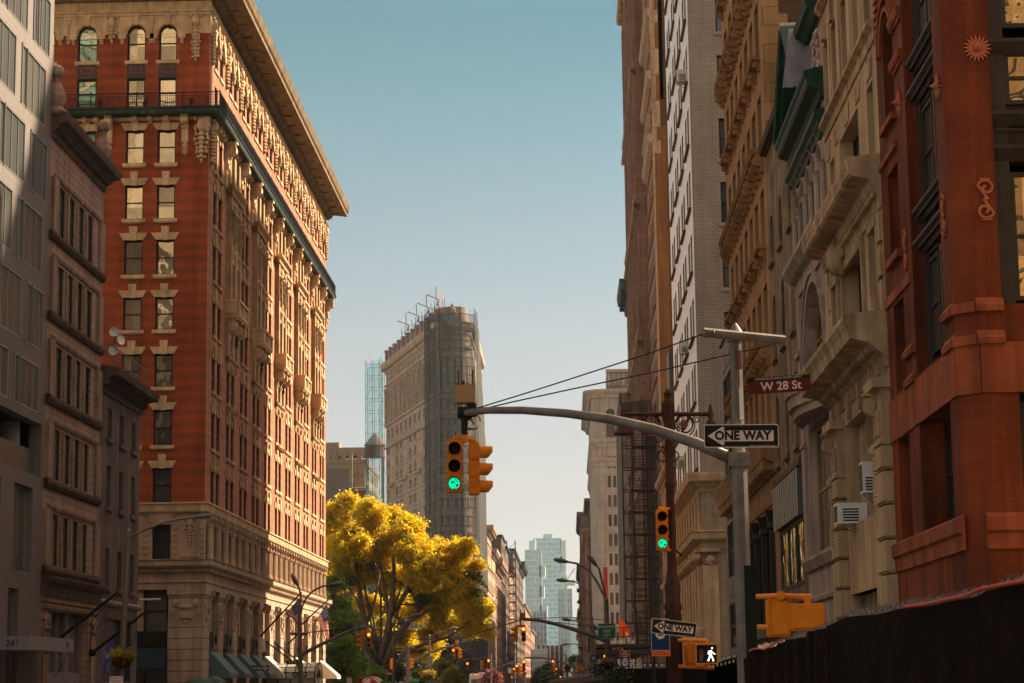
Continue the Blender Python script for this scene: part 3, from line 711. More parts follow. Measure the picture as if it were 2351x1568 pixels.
# ======================= small brown stucco building =======================
S = thing('stucco_building', 'low plain brown stucco building with bracketed dark cornice and roof railing', 'building', (LX, 92.75, 0))
ops = []; it = []
for z0, z1 in ((12.9, 14.3), (9.8, 11.65), (6.15, 7.9)):
    for u in (94.3, 96.95, 99.65): ops.append((u, u+.95, z0, z1)); it.append((FWL, u, u+.95, z0, z1, dict(w=-.15, fw=.05, sill=.12, sm=m_stucco)))
w1 = MB(); w1.wall(FWL, 92.75, 101.6, 5.5, 15.6, ops, .18); w1.build('wall', m_stucco, S)
windows(S, it, plain('brown_frame', (.13, .09, .07), .6), g_side)
w2 = MB(); w2.wall(FWL, 92.75, 101.6, 0, 5.5, [(94.2, 98.2, 1.9, 4.75), (98.6, 100.2, 1.9, 4.75)], .3); w2.build('shop_wall', m_darkst, S)
q = MB(); q.lathe((LX+.12, 97.2, 5.42), [(.02, -4.6), (.14, -4.5), (.14, 4.3), (.02, 4.8)], 10, ax='y'); q.build('roller_box', plain('bronze_paint', (.16, .11, .09), .5), S)
q = MB(); q.poly([FWL.p(94.2, 1.9, -.2), FWL.p(100.2, 1.9, -.2), FWL.p(100.2, 4.75, -.2), FWL.p(94.2, 4.75, -.2)]); q.build('shop_glazing', glass('neon_glass', (.02, .02, .03), (.05, .04, .04), .1, .1), S)
for i, (u, z0, z1, c) in enumerate(((94.7, 2.9, 3.4, 0), (95.0, 2.7, 3.6, 0), (95.4, 2.9, 3.3, 0), (95.9, 2.4, 3.1, 1), (96.4, 2.9, 3.5, 1), (96.7, 3.1, 3.7, 1), (95.65, 2.3, 2.7, 1))):
    q = MB(); q.box(FWL, u, u+.12, z0, z1, -.19, -.12); q.build('neon_tube', emit('neon_%d' % c, ((.35, .12, .8), (.03, .25, .9))[c], .012), S)
q = MB(); q.mold(FWL, 92.75, 101.6, [(0, 14.85), (.1, 14.85), (.12, 15.1), (.3, 15.2), (.3, 15.45), (.75, 15.6), (.82, 15.9), (0, 16.05)], 0, 1)
x = 92.9
while x < 101.6: q.console(FWL, x, 15.5, .5, .16, .42); x += .42
q.build('cornice', m_tdark, S)
q = MB()
for k in range(6): u = 93.2+k*1.75; q.tube([FWL.p(u, 16, .2), FWL.p(u, 17.15, .2)], .025, 5)
for z in (16.55, 17.12): q.tube([FWL.p(93.2, z, .2), FWL.p(101.95, z, .2)], .028, 5)
q.build('roof_railing', m_steel, S)
shell(S, -45, LX, 92.75, 101.6, 0, 15.6, m_stucco, ('e',), 'side_wall')
# satellite dishes on a mast
dm = thing('dish_antenna', 'mast with three small white satellite dishes on the stucco roof', 'antenna', (-21.1, 96.5, 15.9))
q = MB(); q.tube([(-21.1, 96.5, 15.9), (-21.1, 96.5, 18.3)], .04, 6); q.build('mast', m_steel, dm)
for dz, dx, tl in ((2.25, -.0, .1), (1.85, .3, .9), (1.35, -.02, .15)):
    q = MB(); c = Vector((-21.1+dx, 96.35, 15.9+dz)); q.lathe((0, 0, 0), [(.02, .05), (.2, .02), (.24, -.04), (.2, .0), (.02, .03)], 18, ax='y')
    o = q.build('dish', m_white, dm); o.matrix_parent_inverse = Matrix.Identity(4); o.location = (dx, -.15, dz); o.rotation_euler = (R(-8), 0, R(60)*tl)
# tall tan block across 27th Street (mirrored in the brick building's panes)
m_tan = masonry('tan_brick', (.42, .30, .20), (.38, .27, .18), (.3, .22, .14), .22, .075, .01)
A = thing('tan_apartment_block', 'tall tan apartment block across the side street, standing behind the grey tiled building', 'building', (-31, 62, 0))
F2 = Fr((0, 101, 0), (-1, 0, 0), (0, 1, 0)); ops = []; it = []
for j in range(17):
    for k in range(8): u = 31.5+k*4.4; ops.append((u, u+2.4, 4+3.1*j, 6.2+3.1*j)); it.append((F2, u, u+2.4, 4+3.1*j, 6.2+3.1*j))
w1 = MB(); w1.wall(F2, 29.5, 66, 0, 58, ops, .2); w1.build('wall', m_tan, A); windows(A, it, m_white, glass('green_glass', (.08, .18, .12), (.3, .4, .3), .2, .02), simple=True)
shell(A, -66, -29.5, 60, 101, 0, 58, m_tan, ('s',), 'side_wall')
# ======================= right side of the avenue =======================
m_red = masonry('red_painted_brick', (.20, .044, .015), (.17, .036, .012), (.13, .028, .010), .22, .075, .006, dirt=.85, streak=.7, bump=.3, rough=.8, spec=.15)
m_redp = plain('red_painted_stone', (.27, .068, .026), .8, var=.5, sc_=.9, streak=.5, bump=.3)
m_relief = plain('terracotta_relief', (.36, .11, .05), .8, var=.3)
m_cream = masonry('cream_stone', (.47, .325, .19), (.43, .30, .175), (.32, .22, .13), 2.6, 1.3, .006, dirt=.35, streak=.5)
m_creamt = plain('cream_trim', (.42, .29, .17), .85, var=.55, sc_=1.2, streak=.6)
m_dkst = plain('grey_painted_iron', (.035, .028, .024), .5, var=.3, streak=.3)
m_green = plain('green_cornice', (.012, .055, .035), .55, var=.5, sc_=1.5, streak=.5)
m_zinc = plain('zinc_sheet', (.25, .23, .25), .5, metal=.3, var=.2, streak=.3)
m_palew = plain('pale_marble', (.40, .31, .26), .75, var=.3, sc_=.7, streak=.5)
m_stuc2 = plain('peeling_stucco', (.24, .17, .11), .95, var=.7, sc_=1.1, streak=.8, bump=.5)
m_tanb = plain('painted_tan_brick', (.34, .19, .085), .8, var=.3, sc_=.6, streak=.35)
m_quoin = masonry('sandstone_quoins', (.34, .20, .09), (.28, .16, .07), (.16, .09, .04), 1.6, .75, .02, dirt=.5, streak=.4)
m_dkbr = masonry('dark_brown_brick', (.08, .035, .022), (.05, .025, .018), (.13, .07, .04), .24, .09, .018, dirt=.5)
m_wface = plain('white_glazed_brick', (.86, .88, .88), .4, var=.08, sc_=5, bump=.3, spec=.5)
m_wnor = masonry('buff_brick', (.46, .38, .28), (.40, .33, .26), (.17, .14, .12), .34, .115, .018, dirt=.25, streak=.15)
m_brn = masonry('ochre_brown_brick', (.27, .115, .035), (.22, .09, .03), (.16, .08, .035), .24, .09, .014, dirt=.45, streak=.4)
m_orn = masonry('pinkish_stone', (.34, .20, .13), (.28, .16, .11), (.15, .09, .06), 1.4, .7, .02, dirt=.5, streak=.5)
m_gmet = plain('grey_cladding', (.13, .115, .11), .55, metal=.2, var=.25, sc_=.7, streak=.3)
g_r = glass('right_glass', (.008, .007, .006), (.035, .028, .02), .03, .1, cap=.35)
g_mir = glass('amber_reflection_glass', (.03, .02, .01), (.10, .06, .03), .34, .4, (.85, .68, .42), .7)  # amber of the warm reflections is put into the tint
# ---------- red corner building ----------
D = thing('red_building', 'dark red painted brick corner building with sunflower and scroll reliefs', 'building', (RX, 41, 0))
ND = FN(40.7)
ops = [(47.1, 48.55, 14.55, 17.1, True), (47.1, 48.6, 11.35, 13.4), (47.1, 48.55, 8.2, 10.25), (42.1, 45.7, 8.2, 18.6), (47.15, 48.75, 4.8, 7.1), (42.0, 45.7, 4.8, 7.15), (42.1, 45.7, 19.2, 24)]
w1 = MB(); w1.wall(FWR, 41.1, 49.6, 0, 26, ops, .75)
w1.wall(ND, 8.15, 13, 0, 26, [(8.62, 12.4, 8.9, 24), (8.85, 12.4, 4.8, 7.15)], .6)
w1.poly([(RX, 41.1, 0), (8.15, 40.7, 0), (8.15, 40.7, 26), (RX, 41.1, 26)])
w1.build('wall', m_red, D)
shell(D, RX, 30, 40.7, 49.6, 0, 26, m_red, ('w', 'n'), 'side_wall')
q = MB(); q.poly([(13, 40.7, 0), (30, 40.7, 0), (30, 40.7, 26), (13, 40.7, 26)]); q.build('north_wall', m_red, D)
q = MB()
q.mold(FWR, 41.1, 49.6, [(0, 7.14), (.04, 7.14), (.04, 8.1), (0, 8.14)], 0, 0)
q.mold(ND, 8.15, 13, [(0, 7.14), (.04, 7.14), (.04, 8.1), (0, 8.14)])
q.plate(Fr((RX, 41.1, 0), (.707, -.707, 0), (-.707, -.707, 0)), [(0, 7.14), (.566, 7.14), (.566, 8.14), (0, 8.14)], -.02, .04)
q.mold(FWR, 46, 49.6, [(0, 10.35), (.05, 10.35), (.05, 10.58), (0, 10.6)]); q.mold(FWR, 41.0, 49.6, [(0, 4.1), (.05, 4.1), (.05, 4.4), (.12, 4.45), (.12, 4.72), (0, 4.8)])
q.mold(ND, 8.1, 13, [(0, 4.1), (.05, 4.1), (.05, 4.4), (.12, 4.45), (.12, 4.72), (0, 4.8)])
for z in (8.1, 8.75): # rounded weathered steps at the pier foot
    q.mold(ND, 8.1, 8.64, [(0, z), (.1, z), (.12, z+.12), (0, z+.28)]); q.mold(FWR, 41.1, 42.1, [(0, z), (.1, z), (.12, z+.12), (0, z+.28)], 0, 0); q.mold(FWR, 45.75, 47.05, [(0, z), (.1, z), (.12, z+.12), (0, z+.28)])
    q.plate(Fr((RX, 41.1, 0), (.707, -.707, 0), (-.707, -.707, 0)), [(0, z), (.566, z), (.566, z+.2), (0, z+.2)], -.02, .1)
q.mold(FWR, 46.95, 48.75, [(0, 14.4), (.14, 14.4), (.14, 14.55), (0, 14.58)]); q.mold(FWR, 46.95, 48.75, [(0, 11.15), (.14, 11.15), (.14, 11.32), (0, 11.35)])
q.mold(FWR, 47, 49.5, [(0, 13.7), (.08, 13.72), (.08, 13.85), (0, 13.88)])
for z in (15.4, 16.4): q.mold(FWR, 45.75, 47.05, [(0, z), (.05, z), (.05, z+.08), (.1, z+.1), (.13, z+.2), (.13, z+.28), (0, z+.3)], .1, .1)
for k in range(10):
    a0, a1 = math.pi*k/10, math.pi*(k+1)/10
    for r0, r1, w_ in ((.8, .92, .08), (1.1, 1.2, .1)):
        q.plate(FWR, [(47.83-r*math.cos(t), 16.4+r*math.sin(t)) for r, t in ((r1, a0), (r1, a1), (r0, a1), (r0, a0))], 0, w_)
for k in range(16): q.plate(FWR, [(49.0+.08*(k % 2), 16.9+.2*k), (49.5, 16.9+.2*k), (49.5, 17.0+.2*k), (49.0+.08*(k % 2), 17.0+.2*k)], 0, .05)
q.build('stone_bands', m_redp, D)
def sunflower(F, u, v, r):
    q = MB(); q.lump(F, u, v, .05, r*.26, r*.26, .1, n=14, k=6); q.lump(F, u, v, .12, r*.1, r*.1, .08)
    for k in range(18):
        a = 2*math.pi*k/18; P = []
        for t, h in ((.22, .05), (.45, .085), (.7, .075), (.9, .03), (1.0, 0)):
            an = a+.1*math.sin(t*6); P.append((u+r*(t*math.cos(an)-h*math.sin(an)), v+r*(t*math.sin(an)+h*math.cos(an))))
        for t, h in ((.9, .03), (.7, .075), (.45, .085), (.22, .05)):
            an = a+.1*math.sin(t*6); P.append((u+r*(t*math.cos(an)+h*math.sin(an)), v+r*(t*math.sin(an)-h*math.cos(an))))
        q.plate(F, P, 0, .045)
    q.build('sunflower_relief', m_relief, D)
sunflower(ND, 8.38, 14.1, .29); sunflower(FWR, 41.6, 13.6, .3); sunflower(FWR, 46.4, 14.6, .32)
def scrolls(F, u, v, h):
    q = MB()
    for s_, cy in ((1, .27), (-1, -.27)):
        P = []
        for k in range(30):
            t = k/29; a = (t*2.4*math.pi)+(math.pi*.5 if s_ > 0 else -math.pi*.5); r = h*(.035+.17*t)
            P.append(F.p(u+s_*.02*h+r*math.cos(a), v+cy*h+r*math.sin(a)*1.0, .03))
        P.append(F.p(u+s_*.05*h, v, .03)); q.tube(P, h*.038, 5)
    q.lump(F, u, v, .03, h*.06, h*.05, .05); q.box(F, u-.13*h, u+.13*h, v+.47*h, v+.5*h, 0, .04); q.box(F, u-.13*h, u+.13*h, v-.5*h, v-.47*h, 0, .04)
    q.build('scroll_relief', m_relief, D)
scrolls(ND, 8.40, 11.0, .85); scrolls(FWR, 41.6, 10.9, .9); scrolls(FWR, 46.4, 11.2, .9)
it = [(FWR, 47.1, 48.55, 14.55, 17.1, dict(w=-.5, arch=True)), (FWR, 47.1, 48.6, 11.35, 13.4, dict(w=-.5)), (FWR, 47.1, 48.55, 8.2, 10.25, dict(w=-.5)), (FWR, 47.15, 48.75, 4.8, 7.1, dict(w=-.6, mull=0)), (FWR, 42.0, 45.7, 4.8, 7.15, dict(w=-.6, mull=2))]
for z0, z1 in ((9.0, 11.6), (13.0, 14.1), (14.6, 16.9), (18.2, 20.3)): it.append((ND, 8.95, 10.2, z0, z1, dict(w=-.3, gm=g_mir))); it.append((ND, 10.5, 11.8, z0, z1, dict(w=-.3, gm=g_mir)))
for z0 in (8.6, 12.0, 15.4, 19.4): it += [(FWR, 42.6, 43.8, z0, z0+2.1, dict(w=-.35)), (FWR, 44.1, 45.3, z0, z0+2.1, dict(w=-.35))]
it.append((ND, 8.95, 10.5, 4.9, 7.0, dict(w=-.45)))
windows(D, it, m_dkst, g_r)
q = MB()   # iron bay fronts with stepped mouldings
q.box(FWR, 42.1, 42.6, 8.2, 24, -.7, -.25); q.box(FWR, 45.3, 45.7, 8.2, 24, -.7, -.25); q.box(FWR, 43.8, 44.1, 8.2, 24, -.6, -.3)
q.box(ND, 8.62, 8.95, 8.9, 24, -.5, -.2); q.box(ND, 10.2, 10.5, 8.9, 24, -.5, -.25); q.box(ND, 8.85, 8.95, 4.8, 7.15, -.5, -.3)
for z in (11.0, 11.7, 14.4, 15.1, 17.8, 18.6):
    q.mold(FWR, 42.15, 45.65, [(-.6, z-.2), (-.3, z-.2), (-.3, z-.1), (-.22, z-.1), (-.18, z), (-.1, z), (-.1, z+.06), (-.02, z+.12), (-.02, z+.18), (-.6, z+.2)])
for z in (12.0, 12.7, 14.2, 17.2, 17.9, 21): q.mold(ND, 8.62, 12.4, [(-.5, z-.2), (-.2, z-.18), (-.1, z-.05), (-.02, z+.05), (-.02, z+.12), (-.5, z+.16)])
q.box(ND, 8.95, 12.4, 12.0, 13.0, -.5, -.33); q.box(ND, 8.95, 12.4, 17.1, 18.2, -.5, -.33)
q.tube([ND.p(8.7, 12.45, -.1), ND.p(10.2, 12.4, -.1)], .035, 6); q.tube([ND.p(8.7, 17.45, -.1), ND.p(10.2, 17.5, -.1)], .06, 6)
q.build('iron_bay_front', m_dkst, D)
# ---------- cream stone building ----------
E_ = thing('cream_building', 'cream limestone building with rusticated ground storey and carved cartouche', 'building', (RX, 49.6, 0))
ops = [(50.3+a, 50.3+a+.95, 17.72, 19.95) for a in (0, 2.1, 4.25, 6.4, 8.2)]+[(50.3+a, 50.3+a+.95, 21.9, 24.2) for a in (0, 2.1, 4.25, 6.4, 8.2)]
ops += [(50.35, 51.4, 14.5, 16.3), (53.0, 56.7, 14.5, 16.35), (57.9, 58.9, 14.5, 16.3), (50.4, 51.4, 10.6, 12.6), (53.3, 56.7, 10.6, 12.85), (58, 58.9, 10.6, 12.5), (51.2, 57.9, 5.75, 8.55), (51.2, 57.9, 0, 3.9)]
w1 = MB(); w1.wall(FWR, 49.6, 59.6, 0, 25.5, ops, .5); w1.build('wall', m_cream, E_); shell(E_, RX, 28, 49.6, 59.6, 0, 25.5, m_cream, ('w',), 'side_wall')
windows(E_, [(FWR, *o, dict(w=-.45, mull=3 if o[1]-o[0] > 3 else 0)) for o in ops if o[2] != 5.75 and o[2] != 0], m_frame, g_r)
q = MB(); q.poly([FWR.p(51.2, 0, -.45), FWR.p(57.9, 0, -.45), FWR.p(57.9, 8.55, -.45), FWR.p(51.2, 8.55, -.45)]); q.build('glazing', g_r, E_)
q = MB()
for u in (51.2, 53.3, 55.5, 57.7): q.box(FWR, u, u+.2, 0, 8.55, -.44, -.25)
q.box(FWR, 51.2, 57.9, 6.9, 7.05, -.44, -.3); q.box(FWR, 55.7, 57.7, 0, 8.5, -.43, -.35); q.build('window_framing', m_creamt, E_)
q = MB(); q.box(FWR, 51.2, 57.9, 3.9, 5.75, -.4, -.02); q.build('stained_spandrel', plain('stained_stone', (.36, .25, .17), .9, var=.5, sc_=.5, streak=.9), E_)
q = MB(); q.mold(FWR, 49.6, 59.6, [(0, 17.1), (.05, 17.12), (.05, 17.4), (.2, 17.5), (.2, 17.62), (0, 17.68)]); q.mold(FWR, 49.6, 59.6, [(0, 20.9), (.05, 20.9), (.2, 21.05), (.2, 21.15), (0, 21.2)])
q.mold(FWR, 49.6, 59.6, [(0, 12.9), (.06, 12.9), (.08, 13.2), (.25, 13.35), (.3, 13.6), (.72, 13.7), (.8, 14.05), (.8, 14.15), (0, 14.25)], 0, .1)
x = 49.7
while x < 59.5: q.lump(FWR, x, 13.8, .76, .05, .1, .05, n=6, k=3); q.lump(FWR, x, 13.25, .2, .05, .08, .05, n=6, k=3); x += .18
q.mold(FWR, 49.6, 60.2, [(0, 9.0), (.05, 9.0), (.1, 9.3), (.3, 9.45), (.45, 9.6), (.9, 9.7), (.95, 9.95), (1.05, 10.15), (1.05, 10.28), (0, 10.4)], 0, 0)
for k in range(4): q.tube([FWR.p(50+2.4*k, 9.55, .33), FWR.p(52.1+2.4*k, 9.55, .33)], .13, 8)
for k in range(5): q.box(FWR, 49.9+2.15*k, 50.2+2.15*k, 8.6, 9.45, 0, .12)
for u0, u1 in ((53.0, 56.7), (50.35, 51.4), (57.9, 58.9)): q.mold(FWR, u0-.25, u1+.25, [(0, 12.6), (.12, 12.6), (.12, 12.85), (0, 12.9)]); q.box(FWR, u0-.22, u0, 10.5, 12.6, 0, .1); q.box(FWR, u1, u1+.22, 10.5, 12.6, 0, .1)
for z in (10.4, 11.25, 12.1): q.box(FWR, 49.65, 50.1, z, z+.72, 0, .1); q.box(FWR, 59.1, 59.55, z, z+.72, 0, .1)
for k in range(5): u = 51.55+2.1*k; q.box(FWR, u, u+.12, 17.75, 20.4, 0, .03)
for a in (50.3, 52.4, 54.55, 56.7, 58.5): q.plate(FWR, [(a+.1, 16.45), (a+.85, 16.45), (a+1.0, 16.9), (a-.05, 16.9)], -.01, .03); q.box(FWR, a+.3, a+.65, 20.0, 20.6, 0, .1)
q.build('cornices', m_creamt, E_)
q = MB(); q.orn(FWR, 56.4, 12.1, 14.0, 1.4, .35, 8); q.lump(FWR, 56.4, 13.0, .25, .45, .5, .3)
for s_ in (-1, 1): q.tube([FWR.p(56.4+s_*(.3+.35*math.cos(a)), 13.6+.35*math.sin(a), .2) for a in [k*.6 for k in range(9)]], .09, 6)
q.build('cartouche', m_creamt, E_, smooth=True)
for a, b_ in ((49.6, 51.1), (58.0, 59.55)):
    q = MB(); z = 0
    while z < 7.0: q.box(FWR, a+.06, b_-.06, z, min(z+.78, 7.15), -.1, .22); q.box(FWR, a, b_, z+.05, min(z+.72, 7.1), -.1, .28); z += .82
    q.box(FWR, a+.05, b_-.05, 7.15, 8.5, -.1, .2); q.box(FWR, a-.05, b_+.05, 8.5, 8.75, -.1, .42); q.box(FWR, a, b_, 7.15, 7.25, 0, .3)
    for k in range(6): q.box(FWR, a+.3+.17*k, a+.38+.17*k, 7.4, 8.0, .2, .26)
    q.console(FWR, (a+b_)/2+.3, 8.5, 1.2, .35, .5); q.orn(FWR, (a+b_)/2+.3, 5.2, 7.3, .4, .35, int(a)); q.build('rusticated_pier', m_cream, E_)
def air_conditioner(loc, F, label, sz=(.65, .45, .6), nm='air_conditioner'):
    r = thing(nm, label, 'air conditioner', F.p(*loc)); q = MB(); u, v, w_ = loc; a, b_, c = sz
    q.box(F, u-a/2, u+a/2, v, v+b_, w_-.1, w_+c); q.build('casing', m_white, r)
    g = MB(); g.box(F, u-a/2+.06, u+a/2-.06, v+.06, v+b_-.06, w_+c, w_+c+.01)
    for k in range(5): g.box(F, u-a/2-.006, u-a/2, v+.06+.075*k, v+.1+.075*k, w_+c*.2, w_+c*.8)
    g.build('grille', m_frame, r)
    g = MB(); g.tube([F.p(u-a/2+.05, v, w_+c*.8), F.p(u-a/2+.05, v-.35, w_-.1)], .02, 4); g.tube([F.p(u+a/2-.05, v, w_+c*.8), F.p(u+a/2-.05, v-.35, w_-.1)], .02, 4); g.build('bracket', m_steel, r)
air_conditioner((54.0, 6.35, -.2), FWR, 'white window air conditioner, upper of the two in the cream building', (.55, .8, .35))
air_conditioner((56.6, 5.75, -.2), FWR, 'boxy white air conditioner on brackets above the stained stone panel', (.75, .55, .7))
# ---------- pale marble building with green gable ----------
H_ = thing('green_gable_building', 'pale marble building with arcaded windows and green metal gable cornice', 'building', (RX, 59.6, 0))
ops = [(60.15+1.52*k, 61.25+1.52*k, 15.0, 17.25, True) for k in range(5)]+[(60.9, 67.1, 11.2, 13.85, True), (60.6, 66.6, 5.45, 9.45)]
ops[5] = (61.0, 66.6, 10.7, 13.75, True)
w1 = MB(); w1.wall(FWR, 59.6, 68.0, 0, 18.4, ops, .4); w1.build('wall', m_palew, H_); shell(H_, RX, 27, 59.6, 68, 0, 18.4, m_palew, ('w',), 'side_wall')
windows(H_, [(FWR, *o[:4], dict(w=-.35, arch=True)) for o in ops[:5]], m_creamt, g_r)
windows(H_, [(FWR, 61.0, 66.6, 10.7, 13.75, dict(w=-.38, arch=True, mull=3)), (FWR, 60.6, 66.6, 5.45, 9.45, dict(w=-.3, mull=3))], plain('gilded_wood', (.33, .22, .10), .5), g_r, name='great_window')
q = MB()
for k in range(5):
    c = 60.7+1.52*k
    for r0, r1, w_ in ((.56, .64, .06), (.66, .74, .1)):
        for j in range(10):
            a0, a1 = math.pi*j/10, math.pi*(j+1)/10; q.plate(FWR, [(c-r*math.cos(t), 16.7+r*math.sin(t)) for r, t in ((r1, a0), (r1, a1), (r0, a1), (r0, a0))], 0, w_)
for k in range(6): q.lathe(FWR.p(59.94+1.52*k, 0, .08), [(.13, 15), (.1, 15.1), (.09, 16.4), (.16, 16.6)], 8)
for r0, r1, w_ in ((2.8, 3.0, .1), (3.05, 3.15, .16)):
    for j in range(14):
        a0, a1 = math.pi*j/14, math.pi*(j+1)/14; q.plate(FWR, [(63.8-r*math.cos(t), 10.95+r*math.sin(t)) for r, t in ((r1, a0), (r1, a1), (r0, a1), (r0, a0))], 0, w_)
q.mold(FWR, 59.6, 68.0, [(0, 13.95), (.08, 13.95), (.1, 14.4), (.3, 14.5), (.5, 14.75), (.5, 14.9), (0, 15.0)]); q.mold(FWR, 59.6, 68.0, [(0, 5.0), (.1, 5.02), (.22, 5.3), (.22, 5.4), (0, 5.44)])
q.mold(FWR, 59.7, 67.9, [(0, 4.0), (.08, 4.02), (.1, 4.15), (0, 4.2)]); q.box(FWR, 67.1, 67.9, 5.4, 13.9, 0, .1); q.box(FWR, 59.65, 60.4, 5.4, 13.9, 0, .1)
q.mold(FWR, 67.0, 68, [(0, 11.9), (.2, 11.95), (.2, 12.1), (0, 12.15)]); q.mold(FWR, 67.0, 68, [(0, 8.9), (.15, 9.0), (.15, 9.1), (0, 9.15)])
q.build('mouldings', m_palew, H_)
q = MB(); n = 10; P = [(60.4+6.2*k/n, .25+.75*math.sin(math.pi*k/n)) for k in range(n+1)]
for (z0, z1, s_) in ((9.5, 9.75, .75), (9.75, 10.1, .9), (10.1, 10.5, 1.0), (10.5, 10.62, 1.08)):
    bot = [FWR.p(u, z0, w_*s_) for u, w_ in P]; top = [FWR.p(u, z1, w_*s_*1.03) for u, w_ in P]
    for k in range(n): q.poly([bot[k], bot[k+1], top[k+1], top[k]])
    q.poly(bot); q.poly(list(reversed(top)))
q.build('bowed_balcony', m_palew, H_, smooth=False)
q = MB()  # green cornices
q.mold(FWR, 59.6, 68.0, [(0, 17.5), (.08, 17.5), (.1, 17.65), (.2, 17.75), (.2, 17.85), (.32, 17.95), (.32, 18.1), (0, 18.2)], 0, 0)
q.mold(FWR, 59.6, 68.4, [(0, 18.5), (.1, 18.52), (.18, 18.75), (.45, 18.85), (.5, 18.95), (.5, 19.1), (.58, 19.2), (.58, 19.3), (0, 19.45)])
P0 = [(0, 19.4), (.9, 19.45), (.95, 19.9), (0, 20.0)]
for (ua, za, ub, zb) in ((68.6, 19.3, 65.6, 22.3), (62.6, 19.4, 65.6, 22.3)):
    d = Vector((0, ub-ua, zb-za)); L_ = d.length; nrm = Vector((0, -(zb-za), ub-ua)).normalized()*(1 if ub < ua else 1)
    if nrm.z < 0: nrm = -nrm
    pts = []
    for w_, h in ((-.4, 0), (.35, 0), (.4, .12), (.55, .14), (.6, .3), (-.4, .34)):
        pts.append([Vector((RX-w_, ua, za))+nrm*h, Vector((RX-w_, ub, zb))+nrm*h])
    for k in range(6): k2 = (k+1) % 6; q.poly([pts[k][0], pts[k2][0], pts[k2][1], pts[k][1]])
    q.poly([p_[0] for p_ in pts]); q.poly([p_[1] for p_ in reversed(pts)])
q.mold(FWR, 59.6, 62.8, [(0, 21.0), (.15, 21.02), (.3, 21.2), (.42, 21.25), (.48, 21.5), (0, 21.6)])
q.build('green_cornice', m_green, H_)
q = MB(); q.plate(FWR, [(62.6, 19.4), (68.6, 19.4), (65.6, 22.3)], -.5, -.3); q.box(FWR, 59.6, 62.8, 18.4, 21.0, -.5, -.05)
for k in range(12): a = k*math.pi/6; q.lump(FWR, 61.2+.55*math.cos(a), 20.1+.75*math.sin(a), 0, .12, .14, .08, n=6, k=4)
for k in range(8): q.orn(FWR, 61+.9*k, 17.6, 18.2, .3, .2, k)
q.build('gable_wall', m_palew, H_)
q = MB(); q.poly([FWR.p(65.6, 22.7, -.5), FWR.p(65.6, 22.7, .6), FWR.p(62.4, 19.6, .6), FWR.p(62.4, 19.6, -.5)]); q.poly([FWR.p(62.8, 21.6, -.5), FWR.p(62.8, 21.6, .6), FWR.p(62.4, 19.6, .9), FWR.p(62.4, 19.6, -.5)])
q.build('zinc_roof', m_zinc, H_)
# ---------- peeling stucco building ----------
I_ = thing('peeling_stucco_building', 'weathered tan stucco building with peeling patches and dark arched windows', 'building', (RX, 68, 0))
ops = []
for z0, z1 in ((16.9, 18.6), (13.3, 15.6), (9.4, 11.85)):
    for u in (69.2, 72.3, 75.4): ops.append((u, u+1.0, z0, z1, True))
ops.append((68.8, 76.3, 4.75, 6.9)); ops.append((69, 76, 0, 4.2))
w1 = MB(); w1.wall(FWR, 68.0, 77.0, 0, 21.3, ops, .28); w1.build('wall', m_stuc2, I_); shell(I_, RX, 26, 68, 77, 0, 21.3, m_stuc2, ('w',), 'side_wall')
windows(I_, [(FWR, *o[:4], dict(w=-.24, arch=True, sill=.12, sm=m_stuc2)) for o in ops[:9]], m_frame, g_r)
q = MB(); q.mold(FWR, 68, 77.1, [(0, 21.1), (.25, 21.15), (.3, 21.4), (-.2, 21.45)]); q.mold(FWR, 68.2, 77, [(0, 8.5), (.2, 8.55), (.15, 8.8), (0, 8.9)]); q.build('coping', m_tdark, I_)
m_tin = plain('blue_tin', (.12, .145, .15), .35, metal=.6, var=.4, sc_=2, bump=.4, streak=.4)
q = MB(); q.box(FWR, 68.4, 76.8, 6.95, 8.5, .05, .2)
for k in range(12): q.box(FWR, 68.4+.72*k, 68.43+.72*k, 6.95, 8.5, .2, .22)
q.build('tin_panel', m_tin, I_)
windows(I_, [(FWR, 68.8, 71.0, 4.75, 6.9, dict(w=-.05, fw=.1, rail=False, gm=g_mir)), (FWR, 71.1, 73.6, 4.75, 6.9, dict(w=-.05, fw=.12, rail=False, gm=g_mir)), (FWR, 73.7, 76.3, 4.75, 6.9, dict(w=-.05, fw=.12, rail=False, gm=g_mir))], m_copper, g_mir, name='shop_window')
q = MB(); q.poly([FWR.p(69, 0, -.2), FWR.p(76, 0, -.2), FWR.p(76, 4.2, -.2), FWR.p(69, 4.2, -.2)]); q.build('glazing', g_r, I_)
